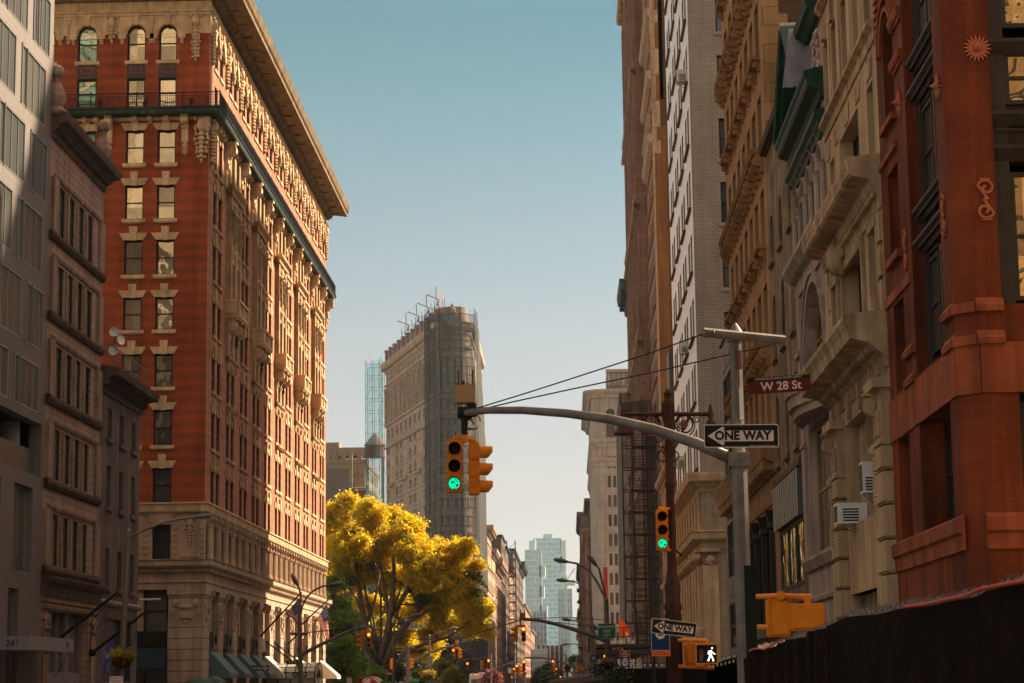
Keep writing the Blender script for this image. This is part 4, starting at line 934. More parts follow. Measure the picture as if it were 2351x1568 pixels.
# ---------- tall tan building with ornamental sills ----------
J = thing('tan_ornament_building', 'tall tan building with rows of bracketed ornamental ledges between its windows', 'building', (RX, 77, 0))
sil = [14.2+3.72*k for k in range(9)]; ops = []
for z in sil:
    for k in range(7): u = 78.35+2.5*k; ops.append((u, u+1.5, z+.05, z+2.35))
ops += [(78.4, 94.6, 3.5, 8.0), (78.4+2.5*0, 79.9, 11.2, 13.0)]+[(78.35+2.5*k, 79.85+2.5*k, 11.2, 13.2) for k in range(1, 7)]
w1 = MB(); w1.wall(FWR, 77, 96, 0, 47.5, ops, .45); w1.build('wall', m_tanb, J)
windows(J, [(FWR, *o, dict(w=-.42)) for o in ops if o[2] != 3.5], m_frame, g_r)
for i, z in enumerate(sil):
    q = MB(); big = i % 2 == 0
    if big:
        q.mold(FWR, 77.9, 95.6, [(0, z-.15), (.4, z-.12), (.5, z+.02), (0, z+.06)])
        for k in range(15): u = 78.1+1.25*k; q.console(FWR, u, z-.14, .75, .3, .45); q.lump(FWR, u+.62, z-.45, .1, .3, .25, .15, n=7, k=4); q.lump(FWR, u+.62, z-.35, .2, .12, .12, .15, n=6, k=4)
    else:
        for k in range(7):
            u = 78.35+2.5*k; q.mold(FWR, u-.25, u+1.75, [(0, z-.12), (.32, z-.1), (.38, z+.02), (0, z+.06)]); q.console(FWR, u-.05, z-.1, .45, .22, .3); q.console(FWR, u+1.55, z-.1, .45, .22, .3)
    q.build('ledge', m_tanb, J)
q = MB(); q.mold(FWR, 77, 100.4, [(0, 9.2), (.1, 9.2), (.12, 9.55), (.5, 9.7), (.6, 10.1), (.7, 10.4), (.7, 10.5), (0, 10.6)]); q.mold(FWR, 77, 96, [(0, 8.1), (.06, 8.12), (.12, 8.35), (0, 8.4)])
x = 77.2
while x < 100: q.box(FWR, x, x+.35, 9.3, 9.68, .1, .48); x += .75
q.build('lower_cornice', m_tanb, J)
q = MB(); q.poly([FWR.p(78.4, 3.5, -.5), FWR.p(94.6, 3.5, -.5), FWR.p(94.6, 8, -.5), FWR.p(78.4, 8, -.5)])
q.build('shop_glazing', g_r, J)
q = MB()
for k in range(5): q.lathe(FWR.p(79.5+3.4*k, 0, -.1), [(.3, 3.5), (.22, 3.9), (.2, 7.2), (.3, 7.3), (.24, 7.5), (.38, 7.95)], 10)
q.box(FWR, 77.2, 95.8, 3.2, 3.55, -.1, .3); q.build('iron_column', m_frame, J)
q = MB(); q.poly([(RX, 77, 21.3), (8.4, 77, 21.3), (8.4, 77, 47.5), (RX, 77, 47.5)]); q.build('quoins', m_quoin, J)
q = MB(); q.poly([(8.4, 77, 0), (26, 77, 0), (26, 77, 47.5), (8.4, 77, 47.5)])
q.build('party_wall', m_dkbr, J); q = MB()
z = 21.3
while z < 47: q.box(FN(77), 8.4, 8.5+.12*(int(z*1.7) % 3), z, z+.6, -.01, .012); z += 1.2
q.build('quoin_teeth', m_quoin, J); shell(J, RX, 26, 77, 96, 0, 47.5, m_dkbr, ('w', 'n'), 'side_wall')
# ---------- grey metal clad building ----------
K = thing('grey_clad_building', 'narrow grey clad building with wide dark multi-pane windows', 'building', (RX, 96, 0))
ops = [(96.8, 101.6, z0, z1) for z0, z1 in ((13.85, 16.0), (10.1, 12.4), (6.45, 8.95), (3.1, 5.2))]
w1 = MB(); w1.wall(FWR, 96, 102.4, 0, 18.0, ops, .2); w1.build('wall', m_gmet, K); windows(K, [(FWR, *o, dict(w=-.15, fw=.07, mull=4)) for o in ops], m_frame, glass('cool_glass', (.03, .035, .04), (.1, .1, .1), .08, .08))
q = MB(); q.mold(FWR, 96, 102.4, [(0, 17.8), (.1, 17.8), (.12, 18.05), (0, 18.1)], 0, 1)
for o in ops:
    for k in range(2): q.box(FWR, 97+2.4*k, 99.1+2.4*k, o[3]+.35, o[3]+1.1, 0, .03)
q.build('panels', m_gmet, K); shell(K, RX, 26, 96, 102.4, 0, 18.0, m_gmet, ('w',), 'side_wall')
# ---------- white tower on a classical base ----------
N = thing('white_tower', 'tall white fronted tower with buff brick side wall above a classical stone base', 'building', (RX, 121, 0))
ops = []; NW = FN(121); nops = []
for j in range(12):
    z = 13.9+3.9*j
    for c in (124.4, 130.6, 136.7, 143.0): ops += [(c-2.0, c-.35, z, z+2.35), (c+.35, c+2.0, z, z+2.35)]
    z = 12.65+3.9*j
    if j: nops += [(9.43, 10.6, z, z+2.45), (12.4, 13.6, z, z+2.45)]
w1 = MB(); w1.wall(FWR, 121, 147, 13.4, 60, ops, .35, 0, 1); w1.wall(NW, RX, 20, 13.4, 60, nops, .25, 1, 1)
w1.build('wall', [m_wface, m_wnor], N)
m_teal = plain('teal_frame', (.012, .03, .032), .5)
windows(N, [(NW, *o, dict(w=-.2, sill=.1, sm=m_palew)) for o in nops]+[(FWR, *o, dict(w=-.34, fw=.06, sill=.0)) for o in ops], m_teal, glass('tower_glass', (.02, .025, .03), (.12, .11, .10), .06, .05))
m_sill = plain('brown_sill', (.12, .07, .05), .8)
for j in range(12):
    for c in (124.4, 130.6, 136.7, 143.0): q = MB(); q.box(FWR, c-2.15, c+2.15, 13.78+3.9*j, 13.9+3.9*j, -.05, .16); q.build('sill', m_sill, N)
q = MB()
for o in nops: q.box(NW, o[0]-.1, o[1]+.1, o[3], o[3]+.3, 0, .015)
q.build('lintels', m_wnor, N)
bops = [(122.6+3.0*k, 124.2+3.0*k, 10.2, 12.1) for k in range(8)]+[(122.6+3.0*k, 124.4+3.0*k, 4.6, 8.0) for k in range(8)]+[(122.6+3.0*k, 124.6+3.0*k, .4, 4.0) for k in range(8)]
w1 = MB(); w1.wall(FWR, 121, 147, 0, 13.4, bops, .4); w1.wall(NW, RX, 20, 0, 13.4, [], .1); w1.build('base_wall', m_stone, N)
windows(N, [(FWR, *o, dict(w=-.35)) for o in bops], m_frame, g_r, name='base_window')
q = MB(); p1 = [(0, 12.35), (.06, 12.35), (.1, 12.6), (.3, 12.7), (.3, 12.85), (.7, 12.95), (.78, 13.3), (.78, 13.42), (0, 13.5)]
q.mold(FWR, 121, 147, p1, 1, 0); q.mold(NW, RX, 20, p1, 1, 0)
p1 = [(0, 9.1), (.06, 9.1), (.08, 9.4), (.2, 9.5), (.55, 9.62), (.6, 9.95), (.68, 10.05), (0, 10.15)]
q.mold(FWR, 121, 147, p1, 1, 0); q.mold(NW, RX, 20, p1, 1, 0)
x = 121.2
while x < 147: q.box(FWR, x, x+.14, 12.72, 12.86, .28, .4); q.box(FWR, x, x+.14, 9.42, 9.55, .1, .24); x += .28
x = RX
while x < 12: q.box(NW, x, x+.14, 12.72, 12.86, .28, .4); x += .28
for u in (9.9, 13.5): q.box(NW, u-.55, u+.55, 10.4, 12.2, 0, .03); q.orn(NW, u, 10.5, 12.1, .7, .08, int(u))
q.box(NW, 8.95, 10.9, 10.3, 10.36, 0, .05); q.build('base_cornices', m_trim, N)
q = MB()
for k in range(9):
    u = 121.1+3.0*k; q.box(FWR, u, u+1.2, 10.15, 12.3, 0, .15); q.box(FWR, u, u+1.2, .6, 8.1, 0, .25); q.box(FWR, u-.1, u+1.3, 8.9, 9.1, 0, .4)
    for s_ in (0.05, 1.15): q.lathe(FWR.p(u+s_, 8.6, .3), [(.02, -.2), (.2, -.18), (.2, .18), (.02, .2)], 10, ax='x'); 
    q.orn(FWR, u+.6, 8.1, 8.8, .8, .3, k)
q.box(NW, RX, 8.65, .6, 8.1, 0, .2); q.box(NW, RX-.1, 8.75, 8.9, 9.1, 0, .32); q.orn(NW, 8.2, 8.05, 8.9, .8, .25, 5); q.box(NW, 9.2, 12, 1, 8.6, 0, .05); q.box(NW, 9.5, 10.6, 1.2, 8.2, .05, .07)
for x in (9.35, 10.75):
    z = 1.1
    while z < 8.5: q.lump(NW, x, z, .05, .05, .06, .05, n=5, k=3); z += .16
q.build('pilaster', m_trim, N)
shell(N, RX, 20, 121, 147, 0, 60, m_wnor, ('w', 'n'), 'side_wall')
q = MB(); q.box(Fr((0, 0, 0), (0, 1, 0), (1, 0, 0)), 147, 168, 0, 65, 12.5, 30); q.build('hidden_shade_block', m_wnor, N)  # unseen block added to shade the brick building's near avenue front
air_conditioner((124.0, 37.7, -.1), FWR, 'small air conditioner high on the white tower front', (1.0, .7, .7))
air_conditioner((129.8, 21.8, -.1), FWR, 'air conditioner midway up the white tower front', (1.0, .7, .6))
air_conditioner((137.0, 15.4, -.1), FWR, 'white air conditioner low on the white tower above its stone base', (1.0, .7, .6))
# ---------- low buildings, ochre tower, ornate tower ----------
def block(name, label, x0, x1, y0, y1, h, mat, ff=3.6, fw=2.6, wt=1.3, wh=1.9, base=4.0, side='w', tr=None, gl=None, front=None, corn=(.5, .8), arch=False, tm=None, cap=None, bands=0):
    """a building with a windowed avenue front and, if asked, a windowed north front"""
    r = thing(name, label, 'building', (x0 if side == 'w' else x1, y0, 0)); tm = tm or m_creamt; gl = gl or g_r
    F = Fr((x0, 0, 0), (0, 1, 0), (-1, 0, 0)) if side == 'w' else Fr((x1, 0, 0), (0, 1, 0), (1, 0, 0)); ops = []; nops = []
    nz = int((h-base-1.2)/ff); nu = max(1, int((y1-y0-1)/fw)); off = (y1-y0-nu*fw)/2+(fw-wt)/2
    for j in range(nz):
        z = base+ff*j+.8
        for k in range(nu): ops.append((y0+off+fw*k, y0+off+fw*k+wt, z, z+wh, arch and j >= nz-2))
    G_ = FN(y0)
    if front:
        nn = max(1, int((x1-x0-1)/fw)); of2 = (x1-x0-nn*fw)/2+(fw-wt)/2
        for j in range(nz):
            z = base+ff*j+.8
            for k in range(nn): nops.append((x0+of2+fw*k, x0+of2+fw*k+wt, z, z+wh, arch and j >= nz-2))
    w1 = MB(); w1.wall(F, y0, y1, 0, h, ops, .35)
    if front: w1.wall(G_, x0, x1, 0, h, nops, .35)
    w1.build('wall', mat, r)
    windows(r, [(F, *o[:4], dict(w=-.3, arch=bool(o[4]))) for o in ops]+[(G_, *o[:4], dict(w=-.3, arch=bool(o[4]))) for o in nops], m_frame, gl, simple=True)
    q = MB(); a, b_ = corn; ww = 1 if side == 'w' else 0
    pr = [(0, h-b_), (a*.2, h-b_), (a*.3, h-b_*.6), (a*.9, h-b_*.4), (a, h-.05), (0, h+.05)]
    q.mold(F, y0, y1, pr, 1, 1); q.mold(G_, x0, x1, pr, 1, 1)
    x = y0
    while x < y1: q.box(F, x, x+a*.4, h-b_*.75, h-b_*.42, a*.2, a*.75); x += a
    for k in range(bands):
        z = base+(h-base)*(k+.5)/(bands+.3); q.mold(F, y0, y1, [(0, z), (.2, z+.05), (.25, z+.3), (0, z+.35)], 1, 1)
        if front: q.mold(G_, x0, x1, [(0, z), (.2, z+.05), (.25, z+.3), (0, z+.35)], 1, 1)
    q.build('cornice', tm, r)
    shell(r, x0, x1, y0, y1, 0, h, cap or mat, (side,)+(('n',) if front else ()) if side == 'w' else ('e',)+(('n',) if front else ()), 'side_wall')
    return r
block('brownstone_building', 'low greyish stucco building just beyond the white tower', RX, 20, 147, 155, 15.5, m_stuc2, arch=True, base=3)
o = block('brownstone_building', 'low pinkish building with iron fire escape before the ochre tower', RX, 20, 155, 171.6, 17.5, m_orn, base=3.5, bands=1)
q = MB(); q.box(WORLD, 8.3, 9.6, 17.5, 27.5, -168, -164); q.build('bulkhead', m_gmet, o)
XO, YO = 9.86, 217.0; FO = Fr((XO, 0, 0), (0, 1, 0), (-1, 0, 0)); NO = FN(YO)
T2 = thing('ochre_brick_tower', 'tall narrow tower with blank ochre brick side wall and pale quoined edge', 'building', (XO, YO, 0))
q = MB(); q.poly([(XO, YO, 0), (27, YO, 0), (27, YO, 84), (XO, YO, 84)]); q.build('blank_wall', m_brn, T2)
ops = [(YO+1+2.2*k, YO+2.2+2.2*k, 6+3.9*j, 8.3+3.9*j) for k in range(8) for j in range(19)]
q = MB(); q.wall(FO, YO, 236, 0, 84, ops, .3); q.build('wall', m_orn, T2); windows(T2, [(FO, *o, dict(w=-.25)) for o in ops], m_frame, g_r, simple=True)
q = MB()
for j in range(19): q.box(FO, YO+.8, 235, 5.85+3.9*j, 6+3.9*j, 0, .22)
for k, z in enumerate((58, 65, 72)): q.mold(FO, YO-.2, 236, [(0, z), (.4, z+.3), (.6, z+1.0), (0, z+1.1)], .5, .5)
z = 57
while z < 83: q.box(NO, XO-.05, XO+.45+.38*(int(z) % 2), z, z+1.4, -.2, .06); z += 1.45
for k in range(10): q.orn(FO, YO+1+1.8*k, 59.5, 62, 1.1, .45, k)
q.box(NO, XO-.04, XO+.15, 0, 57, -.2, .05)
m_dirty = plain('dark_mortar_patch', (.10, .05, .025), .95, var=.5)
q.build('quoins_and_bands', plain('pale_quoin', (.40, .27, .17), .85, var=.4, streak=.4), T2); shell(T2, XO, 27, YO, 236, 0, 84, m_brn, ('w', 'n'), 'side_wall')
q = MB()
for (xa, za, xb, zb) in ((10.7, 60, 11.5, 84), (10.75, 63, 10.6, 74), (11.25, 20, 11.5, 60)): q.box(NO, xa, xb if xb > xa else xa+.4, za, zb, 0, .01)
q.build('dark_patch', m_dirty, T2)
OX = 9.0; FO = Fr((OX, 0, 0), (0, 1, 0), (-1, 0, 0))
o = block('ornate_tower', 'tall ornate reddish stone tower rising out of the top of the picture', OX, 27, 236, 279, 92, m_orn, ff=3.7, fw=3.0, wt=1.4, wh=2.2, base=5, bands=7, corn=(1.0, 1.5))
q = MB()
for k in range(15): q.box(FO, 236+3*k, 236.5+3*k, 5, 90, 0, .35)
for z in (24, 40, 56, 72):
    for k in range(14): q.orn(FO, 237.7+3*k, z, z+2.2, 1.6, .6, k)
    q.mold(FO, 236, 279, [(0, z-.9), (.7, z-.6), (.7, z-.2), (0, z)], 1, 1)
q.build('carved_piers', m_orn, o)
block('green_cornice_building', 'tower with green copper cornice peeping past the ornate tower', 10.6, 30, 330, 345, 65, m_orn, bands=3, corn=(1.6, 3.4), tm=m_copper)
block('hidden_shade_tower', 'tall unseen buff block added behind the white tower to shade the left fronts', 20.2, 62, 122, 150, 80, m_wnor, bands=1, front=False)  # out of sight; added to throw shade on the grey tile and terracotta fronts
# ---------- building on the near corner behind the camera (mirrored in the red building's panes, and bouncing light on it) ----------
m_gold = masonry('honey_stone', (.48, .33, .18), (.44, .30, .16), (.3, .2, .12), 1.6, .7, .02)
V_ = thing('honey_stone_building', 'honey coloured stone building on the corner just outside the right picture edge', 'building', (8, 22, 0)); FS = Fr((0, 22, 0), (-1, 0, 0), (0, 1, 0)); ops = []
for j in range(7):
    for k in range(9): u = -38.5+3.4*k; ops.append((u, u+1.6, 4+4.0*j, 6.5+4.0*j, j == 6))
w1 = MB(); w1.wall(FS, -40, -8, 0, 34, ops, .3); w1.build('wall', m_gold, V_); windows(V_, [(FS, *o[:4], dict(arch=bool(o[4]))) for o in ops], m_white, g_r, simple=True)
shell(V_, 8, 40, -45, 22, 0, 34, m_gold, ('s',), 'side_wall')
# ======================= middle distance and beyond =======================
# ---------- wedge tower with scaffold netting ----------
m_flat = masonry('wedge_tower_stone', (.44, .33, .25), (.39, .30, .22), (.15, .10, .08), 3.0, 1.2, .06, dirt=.3, streak=.4)
m_flatt = plain('wedge_tower_trim', (.42, .31, .22), .85, var=.4, sc_=.4, streak=.4)
m_scaf = plain('scaffold_tube', (.06, .075, .08), .6, metal=.3)
def netmat(name, col, alpha, sc_=.3):
    m, n, b, o = newmat(name); g = nd(n, 'ShaderNodeNewGeometry')
    tr = nd(n, 'ShaderNodeBsdfTransparent'); ms = nd(n, 'ShaderNodeMixShader'); tl = nd(n, 'ShaderNodeBsdfTranslucent')
    tl.inputs[0].default_value = (*col, 1); m2 = nd(n, 'ShaderNodeMixShader'); m2.inputs[0].default_value = .35
    n.links.new(b.outputs[0], m2.inputs[1]); n.links.new(tl.outputs[0], m2.inputs[2])
    b.inputs['Base Color'].default_value = (*col, 1); b.inputs['Roughness'].default_value = .8
    nz = noise(n, g.outputs['Position'], sc_, 4, .7, (1, 1, .25)); f = ramp(n, nz, [(.3, max(0, alpha-.18)), (.7, min(1, alpha+.15))])
    n.links.new(f, ms.inputs[0]); n.links.new(tr.outputs[0], ms.inputs[1]); n.links.new(m2.outputs[0], ms.inputs[2]); n.links.new(ms.outputs[0], o.inputs[0]); return m
m_net = netmat('grey_netting', (.040, .058, .070), .50)
m_net2 = netmat('pale_netting', (.10, .10, .095), .85)
m_cnet = netmat('cyan_netting', (.10, .30, .34), .30)
W_ = thing('wedge_tower', 'narrow wedge shaped stone tower with rounded prow, partly wrapped in netting', 'building', (-24.5, 467, 0))
A0, A1 = Vector((-29.2, 470.6, 0)), Vector((-45.8, 530, 0)); ud = (A1-A0).normalized(); nn_ = Vector((ud.y, -ud.x, 0)); nn_ = -nn_ if nn_.y > 0 else nn_
FA = Fr(A0, ud, nn_); LA = (A1-A0).length
Z = lambda y, d=474: 1.7+(1562-y)/4800*d
ops = []; its = []
floors = [(z, z+2.3) for z in [13.5+3.78*k for k in range(14)]]
nw = 11; pw = LA/nw
for z0, z1 in floors:
    for k in range(nw):
        for a in (.7, 2.35): ops.append((pw*k+a*pw/5.7+.2, pw*k+a*pw/5.7+1.5, z0, z1)); 
for k in range(nw*2): u = LA/(nw*2)*k+.8; ops.append((u, u+1.1, 77.5, 79.0))
for k in range(nw): ops.append((pw*k+1.3, pw*k+pw-1.3, 66.6, 75.6, True))
w1 = MB(); w1.wall(FA, 0, LA, 0, 80.5, ops, .5)
cc = Vector((-25.4, 470.9, 0)); rr = 3.9; a0 = math.atan2(A0.y-cc.y, A0.x-cc.x)
prow = [Vector((cc.x+rr*math.cos(a0+(0-a0)*k/14*1.0-(2*math.pi if False else 0)), cc.y+rr*math.sin(a0+(0-a0)*k/14), 0)) for k in range(15)]
# go from the left face round the north to the avenue side
a0 = math.pi+.12; prow = [Vector((cc.x+rr*math.cos(t), cc.y+rr*math.sin(t), 0)) for t in [a0+(2*math.pi-a0)*k/14 for k in range(15)]]
for k in range(14):
    a, b_ = prow[k], prow[k+1]; Fk = Fr(a, b_-a, (b_-a).cross(Vector((0, 0, 1)))); L_ = (b_-a).length
    op = [(.15, L_-.15, z0, z1) for z0, z1 in floors] + [(.15, L_-.15, 67, 74)] if k % 2 else []
    w1.wall(Fk, 0, L_, 0, 80.5, op, .3)
w1.poly([A0, prow[0], prow[0]+Vector((0, 0, 80.5)), A0+Vector((0, 0, 80.5))])
E2 = Vector((-21.6, 530, 0)); w1.poly([prow[-1], E2, E2+Vector((0, 0, 80.5)), prow[-1]+Vector((0, 0, 80.5))]); w1.poly([A1, E2, E2+Vector((0, 0, 80.5)), A1+Vector((0, 0, 80.5))])
w1.build('wall', m_flat, W_)
its = [(FA, *o[:4], dict(w=-.45, arch=len(o) > 4, fw=.12)) for o in ops]
windows(W_, its, m_frame, glass('far_glass', (.02, .025, .03), (.06, .06, .06), .08, .05), simple=True)
q = MB()
for k in range(14):
    a, b_ = prow[k], prow[k+1]; n_ = (b_-a).cross(Vector((0, 0, 1))).normalized(); q.poly([a-n_*.3, b_-n_*.3, b_-n_*.3+Vector((0, 0, 79)), a-n_*.3+Vector((0, 0, 79))])
q.build('prow_glazing', g_side, W_)
q = MB(); prf = [(0, 79.6), (.3, 79.7), (.4, 80.6), (1.1, 81.2), (1.3, 82.0), (1.3, 82.3), (0, 82.5)]
q.mold(FA, 0, LA, prf, 0, 1)
x = .3
while x < LA: q.box(FA, x, x+.6, 80.4, 81.2, .3, 1.2); x += 1.25
for z in (76.3, 66.0, 60.3, 16, 12.2): q.mold(FA, 0, LA, [(0, z), (.4, z+.15), (.5, z+.6), (0, z+.7)], 0, 1)
for k in range(nw+1):
    q.box(FA, max(0, pw*k-.5), pw*k+.5, 66.7, 76, 0, .35); q.orn(FA, pw*k, 68, 75.8, .8, .5, k)
for z in [13.5+3.78*k for k in range(14)]: q.box(FA, 0, LA, z-.6, z-.35, 0, .12)
for k in range(0, nw, 3):
    if k: q.box(FA, pw*k+.4, pw*k+pw-.4, 20, 60, 0, .0+.02); q.mold(FA, pw*k, pw*k+pw, [(0, 50), (.8, 50.4), (.8, 51), (0, 51.3)], 0, 0)
def ringmold(prof):
    for k in range(14):
        a, b_ = prow[k], prow[k+1]; Fk = Fr(a, b_-a, (b_-a).cross(Vector((0, 0, 1)))); q.mold(Fk, 0, (b_-a).length, prof, .14, .14)
ringmold(prf)
for z in (76.3, 66.0, 60.3, 45, 30, 16): ringmold([(0, z), (.4, z+.15), (.5, z+.6), (0, z+.7)])
Fe = Fr(prow[-1], E2-prow[-1], Vector((1, 0, 0))); q.mold(Fe, 0, 60, prf)
q.build('cornice_and_bands', m_flatt, W_)
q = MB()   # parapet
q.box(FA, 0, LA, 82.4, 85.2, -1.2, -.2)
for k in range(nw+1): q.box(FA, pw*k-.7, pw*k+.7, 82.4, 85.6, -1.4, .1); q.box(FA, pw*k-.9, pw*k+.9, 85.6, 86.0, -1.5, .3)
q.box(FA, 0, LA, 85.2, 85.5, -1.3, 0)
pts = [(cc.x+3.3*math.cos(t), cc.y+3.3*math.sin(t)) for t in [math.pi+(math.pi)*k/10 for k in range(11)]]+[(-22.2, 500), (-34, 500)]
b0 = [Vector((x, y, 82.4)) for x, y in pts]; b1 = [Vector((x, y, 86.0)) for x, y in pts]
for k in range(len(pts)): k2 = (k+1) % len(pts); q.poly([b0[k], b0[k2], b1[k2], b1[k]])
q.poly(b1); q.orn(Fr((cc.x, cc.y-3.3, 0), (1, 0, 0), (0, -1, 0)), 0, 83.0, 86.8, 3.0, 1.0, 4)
q.build('parapet', plain('shade_grey_parapet', (.22, .17, .14), .9, var=.4, sc_=.4), W_)  # dark grey puts the prow's shade into the parapet colour
q = MB(); q.poly([A0+Vector((0, 0, 82.5)), A1+Vector((0, 0, 82.5)), E2+Vector((0, 0, 82.5)), prow[-1]+Vector((0, 0, 82.5)), prow[7]+Vector((0, 0, 82.5))]); q.build('roof', m_roof, W_)
# rooftop rigs
for i, u in enumerate((8, 19, 31, 44)):
    r = thing('roof_rig', 'thin blue steel scaffold rig on the wedge tower roof, number %d from the prow' % (i+1), 'rig', FA.p(u, 85.5, -3), 'scaffold rigs along the wedge tower roof')
    r['label'] = ['scaffold rig on the wedge tower roof nearest the prow, highest in the picture', 'second scaffold rig behind the prow on the wedge tower roof', 'third scaffold rig along the wedge tower roof, behind orange mesh', 'farthest and lowest scaffold rig on the wedge tower roof'][i]
    q = MB()
    for a in (0, 2.4, 6.6):
        for d in (-2, -3.8): q.tube([FA.p(u+a, 82.5, d), FA.p(u+a, 90, d)], .09, 4)
    for z in (84.5, 86.5, 88.5): q.tube([FA.p(u, z, -2), FA.p(u+6.6, z, -2)], .06, 4); q.tube([FA.p(u, z-1.6, -2), FA.p(u+2.4, z, -2)], .05, 4)
    q.build('frame', m_scaf, r)
    q = MB(); q.tube([FA.p(u-3.5, 90.1, 1), FA.p(u+2, 90.1, -3), FA.p(u+9, 90.0, -4)], .16, 4); q.tube([FA.p(u+1, 90, -2), FA.p(u+1, 93, -2)], .1, 4)
    q.tube([FA.p(u-3.5, 90.1, 1), FA.p(u+1, 92.9, -2), FA.p(u+9, 90.0, -4)], .03, 3); q.build('beam', m_scaf, r)
rm_ = netmat('orange_mesh', (.75, .12, .03), .5)
r = thing('debris_mesh', 'orange safety mesh fence along the wedge tower roof edge', 'safety mesh', FA.p(20, 86, -2)); q = MB()
for k in range(24): u = 2+k*2.3; q.poly([FA.p(u, 85.6, -2), FA.p(u+2.2, 85.6, -2), FA.p(u+2.2, 87.0+.5*math.sin(k*1.7), -2), FA.p(u, 87.2+.5*math.sin(k*2.1), -2)])
q.poly([FA.p(-2, 88, -1), FA.p(1.5, 88, -1), FA.p(-.3, 90.5, -1)]); q.build('mesh', rm_, r)
q = MB()
for k in range(25): u = 2+k*2.3; q.tube([FA.p(u, 85.4, -2), FA.p(u, 87.6, -2)], .07, 4)
q.build('post', plain('orange_paint', (.6, .06, .02), .6), r)
# scaffold and netting round the prow
sc_ = thing('prow_scaffold', 'dark netted scaffold wrapped around the prow of the wedge tower', 'scaffold', (-24, 464, 0))
NP = [FA.p(6, 0, .5), FA.p(6, 0, 1.4), FA.p(0, 0, 1.5), Vector((-28.0, 465.2, 0)), Vector((-23.2, 465.0, 0)), Vector((-20.3, 468.0, 0)), Vector((-19.9, 474, 0)), Vector((-20.55, 529, 0))]
q = MB()
for k in range(6): q.cur = 0; a, b_ = NP[k], NP[k+1]; q.poly([a, b_, b_+Vector((0, 0, 84)), a+Vector((0, 0, 84))])
q.build('netting', m_net, sc_)
q = MB(); a, b_ = NP[6], NP[7]
n = 60
for k in range(n):
    p0 = a.lerp(b_, k/n)+Vector((.25*math.sin(k*2.3), 0, 0)); p1 = a.lerp(b_, (k+1)/n)+Vector((.25*math.sin((k+1)*2.3), 0, 0)); z1_ = 84-22*(k/n)**1.2; z2_ = 84-22*((k+1)/n)**1.2
    q.poly([p0, p1, p1+Vector((0, 0, z2_)), p0+Vector((0, 0, z1_))])
q.build('side_netting', m_net2, sc_)
q = MB()
for k in range(6):
    a, b_ = NP[k], NP[k+1]; L_ = (b_-a).length; m_ = max(1, int(L_/2.2))
    for j in range(m_+1): p = a.lerp(b_, j/m_); q.tube([p, p+Vector((0, 0, 85.5))], .09, 4)
    for z in range(2, 85, 2): q.tube([a+Vector((0, 0, z)), b_+Vector((0, 0, z))], .075, 3)
    for j in range(m_):
        for z in range(2, 84, 8): p = a.lerp(b_, j/m_); p2 = a.lerp(b_, (j+1)/m_); q.tube([p+Vector((0, 0, z)), p2+Vector((0, 0, z+4))], .03, 3)
q.build('scaffold_frame', m_scaf, sc_)
bs = thing('cyan_scaffold_tower', 'tall see-through cyan netted scaffold tower behind the wedge tower', 'scaffold', (-53, 532, 0))
q = MB(); X0, X1, Y0, Y1, ZT = -51.4, -46.9, 533, 539, 83
for (a, b_) in (((X0, Y0), (X1, Y0)), ((X0, Y0), (X0, Y1)), ((X0, Y1), (X1, Y1))): q.poly([(a[0], a[1], 0), (b_[0], b_[1], 0), (b_[0], b_[1], ZT+2), (a[0], a[1], ZT)])
q.build('netting', m_cnet, bs); q = MB()
for x in (X0, X0+1.8, X0+3.6, X1):
    for y in (Y0-.1, Y1): q.tube([(x, y, 0), (x, y, ZT+1)], .07, 4)
for z in range(2, 84, 3):
    q.tube([(X0, Y0-.1, z), (X1, Y0-.1, z)], .05, 3); q.tube([(X0, Y1, z), (X1, Y1, z)], .04, 3); q.tube([(X0, Y0-.1, z), (X0+1.8, Y0-.1, z+3)], .035, 3); q.tube([(X0+3.6, Y0-.1, z), (X1, Y0-.1, z+3)], .035, 3)
q.build('scaffold_frame', m_scaf, bs)
# ---------- buildings behind the yellow tree ----------
m_tanf = masonry('far_tan_brick', (.32, .22, .14), (.28, .19, .12), (.2, .14, .1), .5, .3, .03)
m_brf = masonry('far_brown_brick', (.14, .06, .045), (.12, .05, .04), (.1, .05, .04), .5, .3, .03)
def xz(px, py, y): p = at(px, py, y); return p.x, p.z
x0, zt = xz(752, 1055, 580); x1, _ = xz(838, 1055, 580)
o = block('crenellated_building', 'tan building with crenellated parapet behind the yellow tree', -90, x1, 580, 620, zt, m_tanf, ff=4.2, fw=4.3, wt=2.0, wh=2.5, side='e', front=True, base=3, corn=(.5, 2.5), tm=m_tanf, bands=1)
q = MB()
for k in range(16): q.box(FN(580), x1-2.2-2.3*k, x1-.9-2.3*k, zt, zt+1.0, -.6, .3)
for k in range(22): q.lump(FN(580), x1-1.2-1.7*k, zt-3.6, .1, .7, 1.2, .4)
q.box(FN(580), x1-7.5-.0, x1-.1, zt+1, zt+3.4, -8, -1); q.box(FN(580), x1-28, x1-7.5, zt, zt+5.0, -10, -2); q.build('penthouse', m_tanf, o)
xb, zb = xz(838, 1080, 540)
o = block('brown_brick_building', 'dark brown brick building with white framed windows and a painted wall advert', -80, xb, 545, 575, zb-4, m_brf, ff=4.3, fw=4.0, wt=2.1, wh=2.8, side='e', front=True, base=2.5, tm=m_tanf)
xl, _ = xz(740, 1100, 543); xr, z1_ = xz(800, 1152, 543); _, z0_ = xz(800, 1250, 543); _, zu = xz(800, 1092, 543)
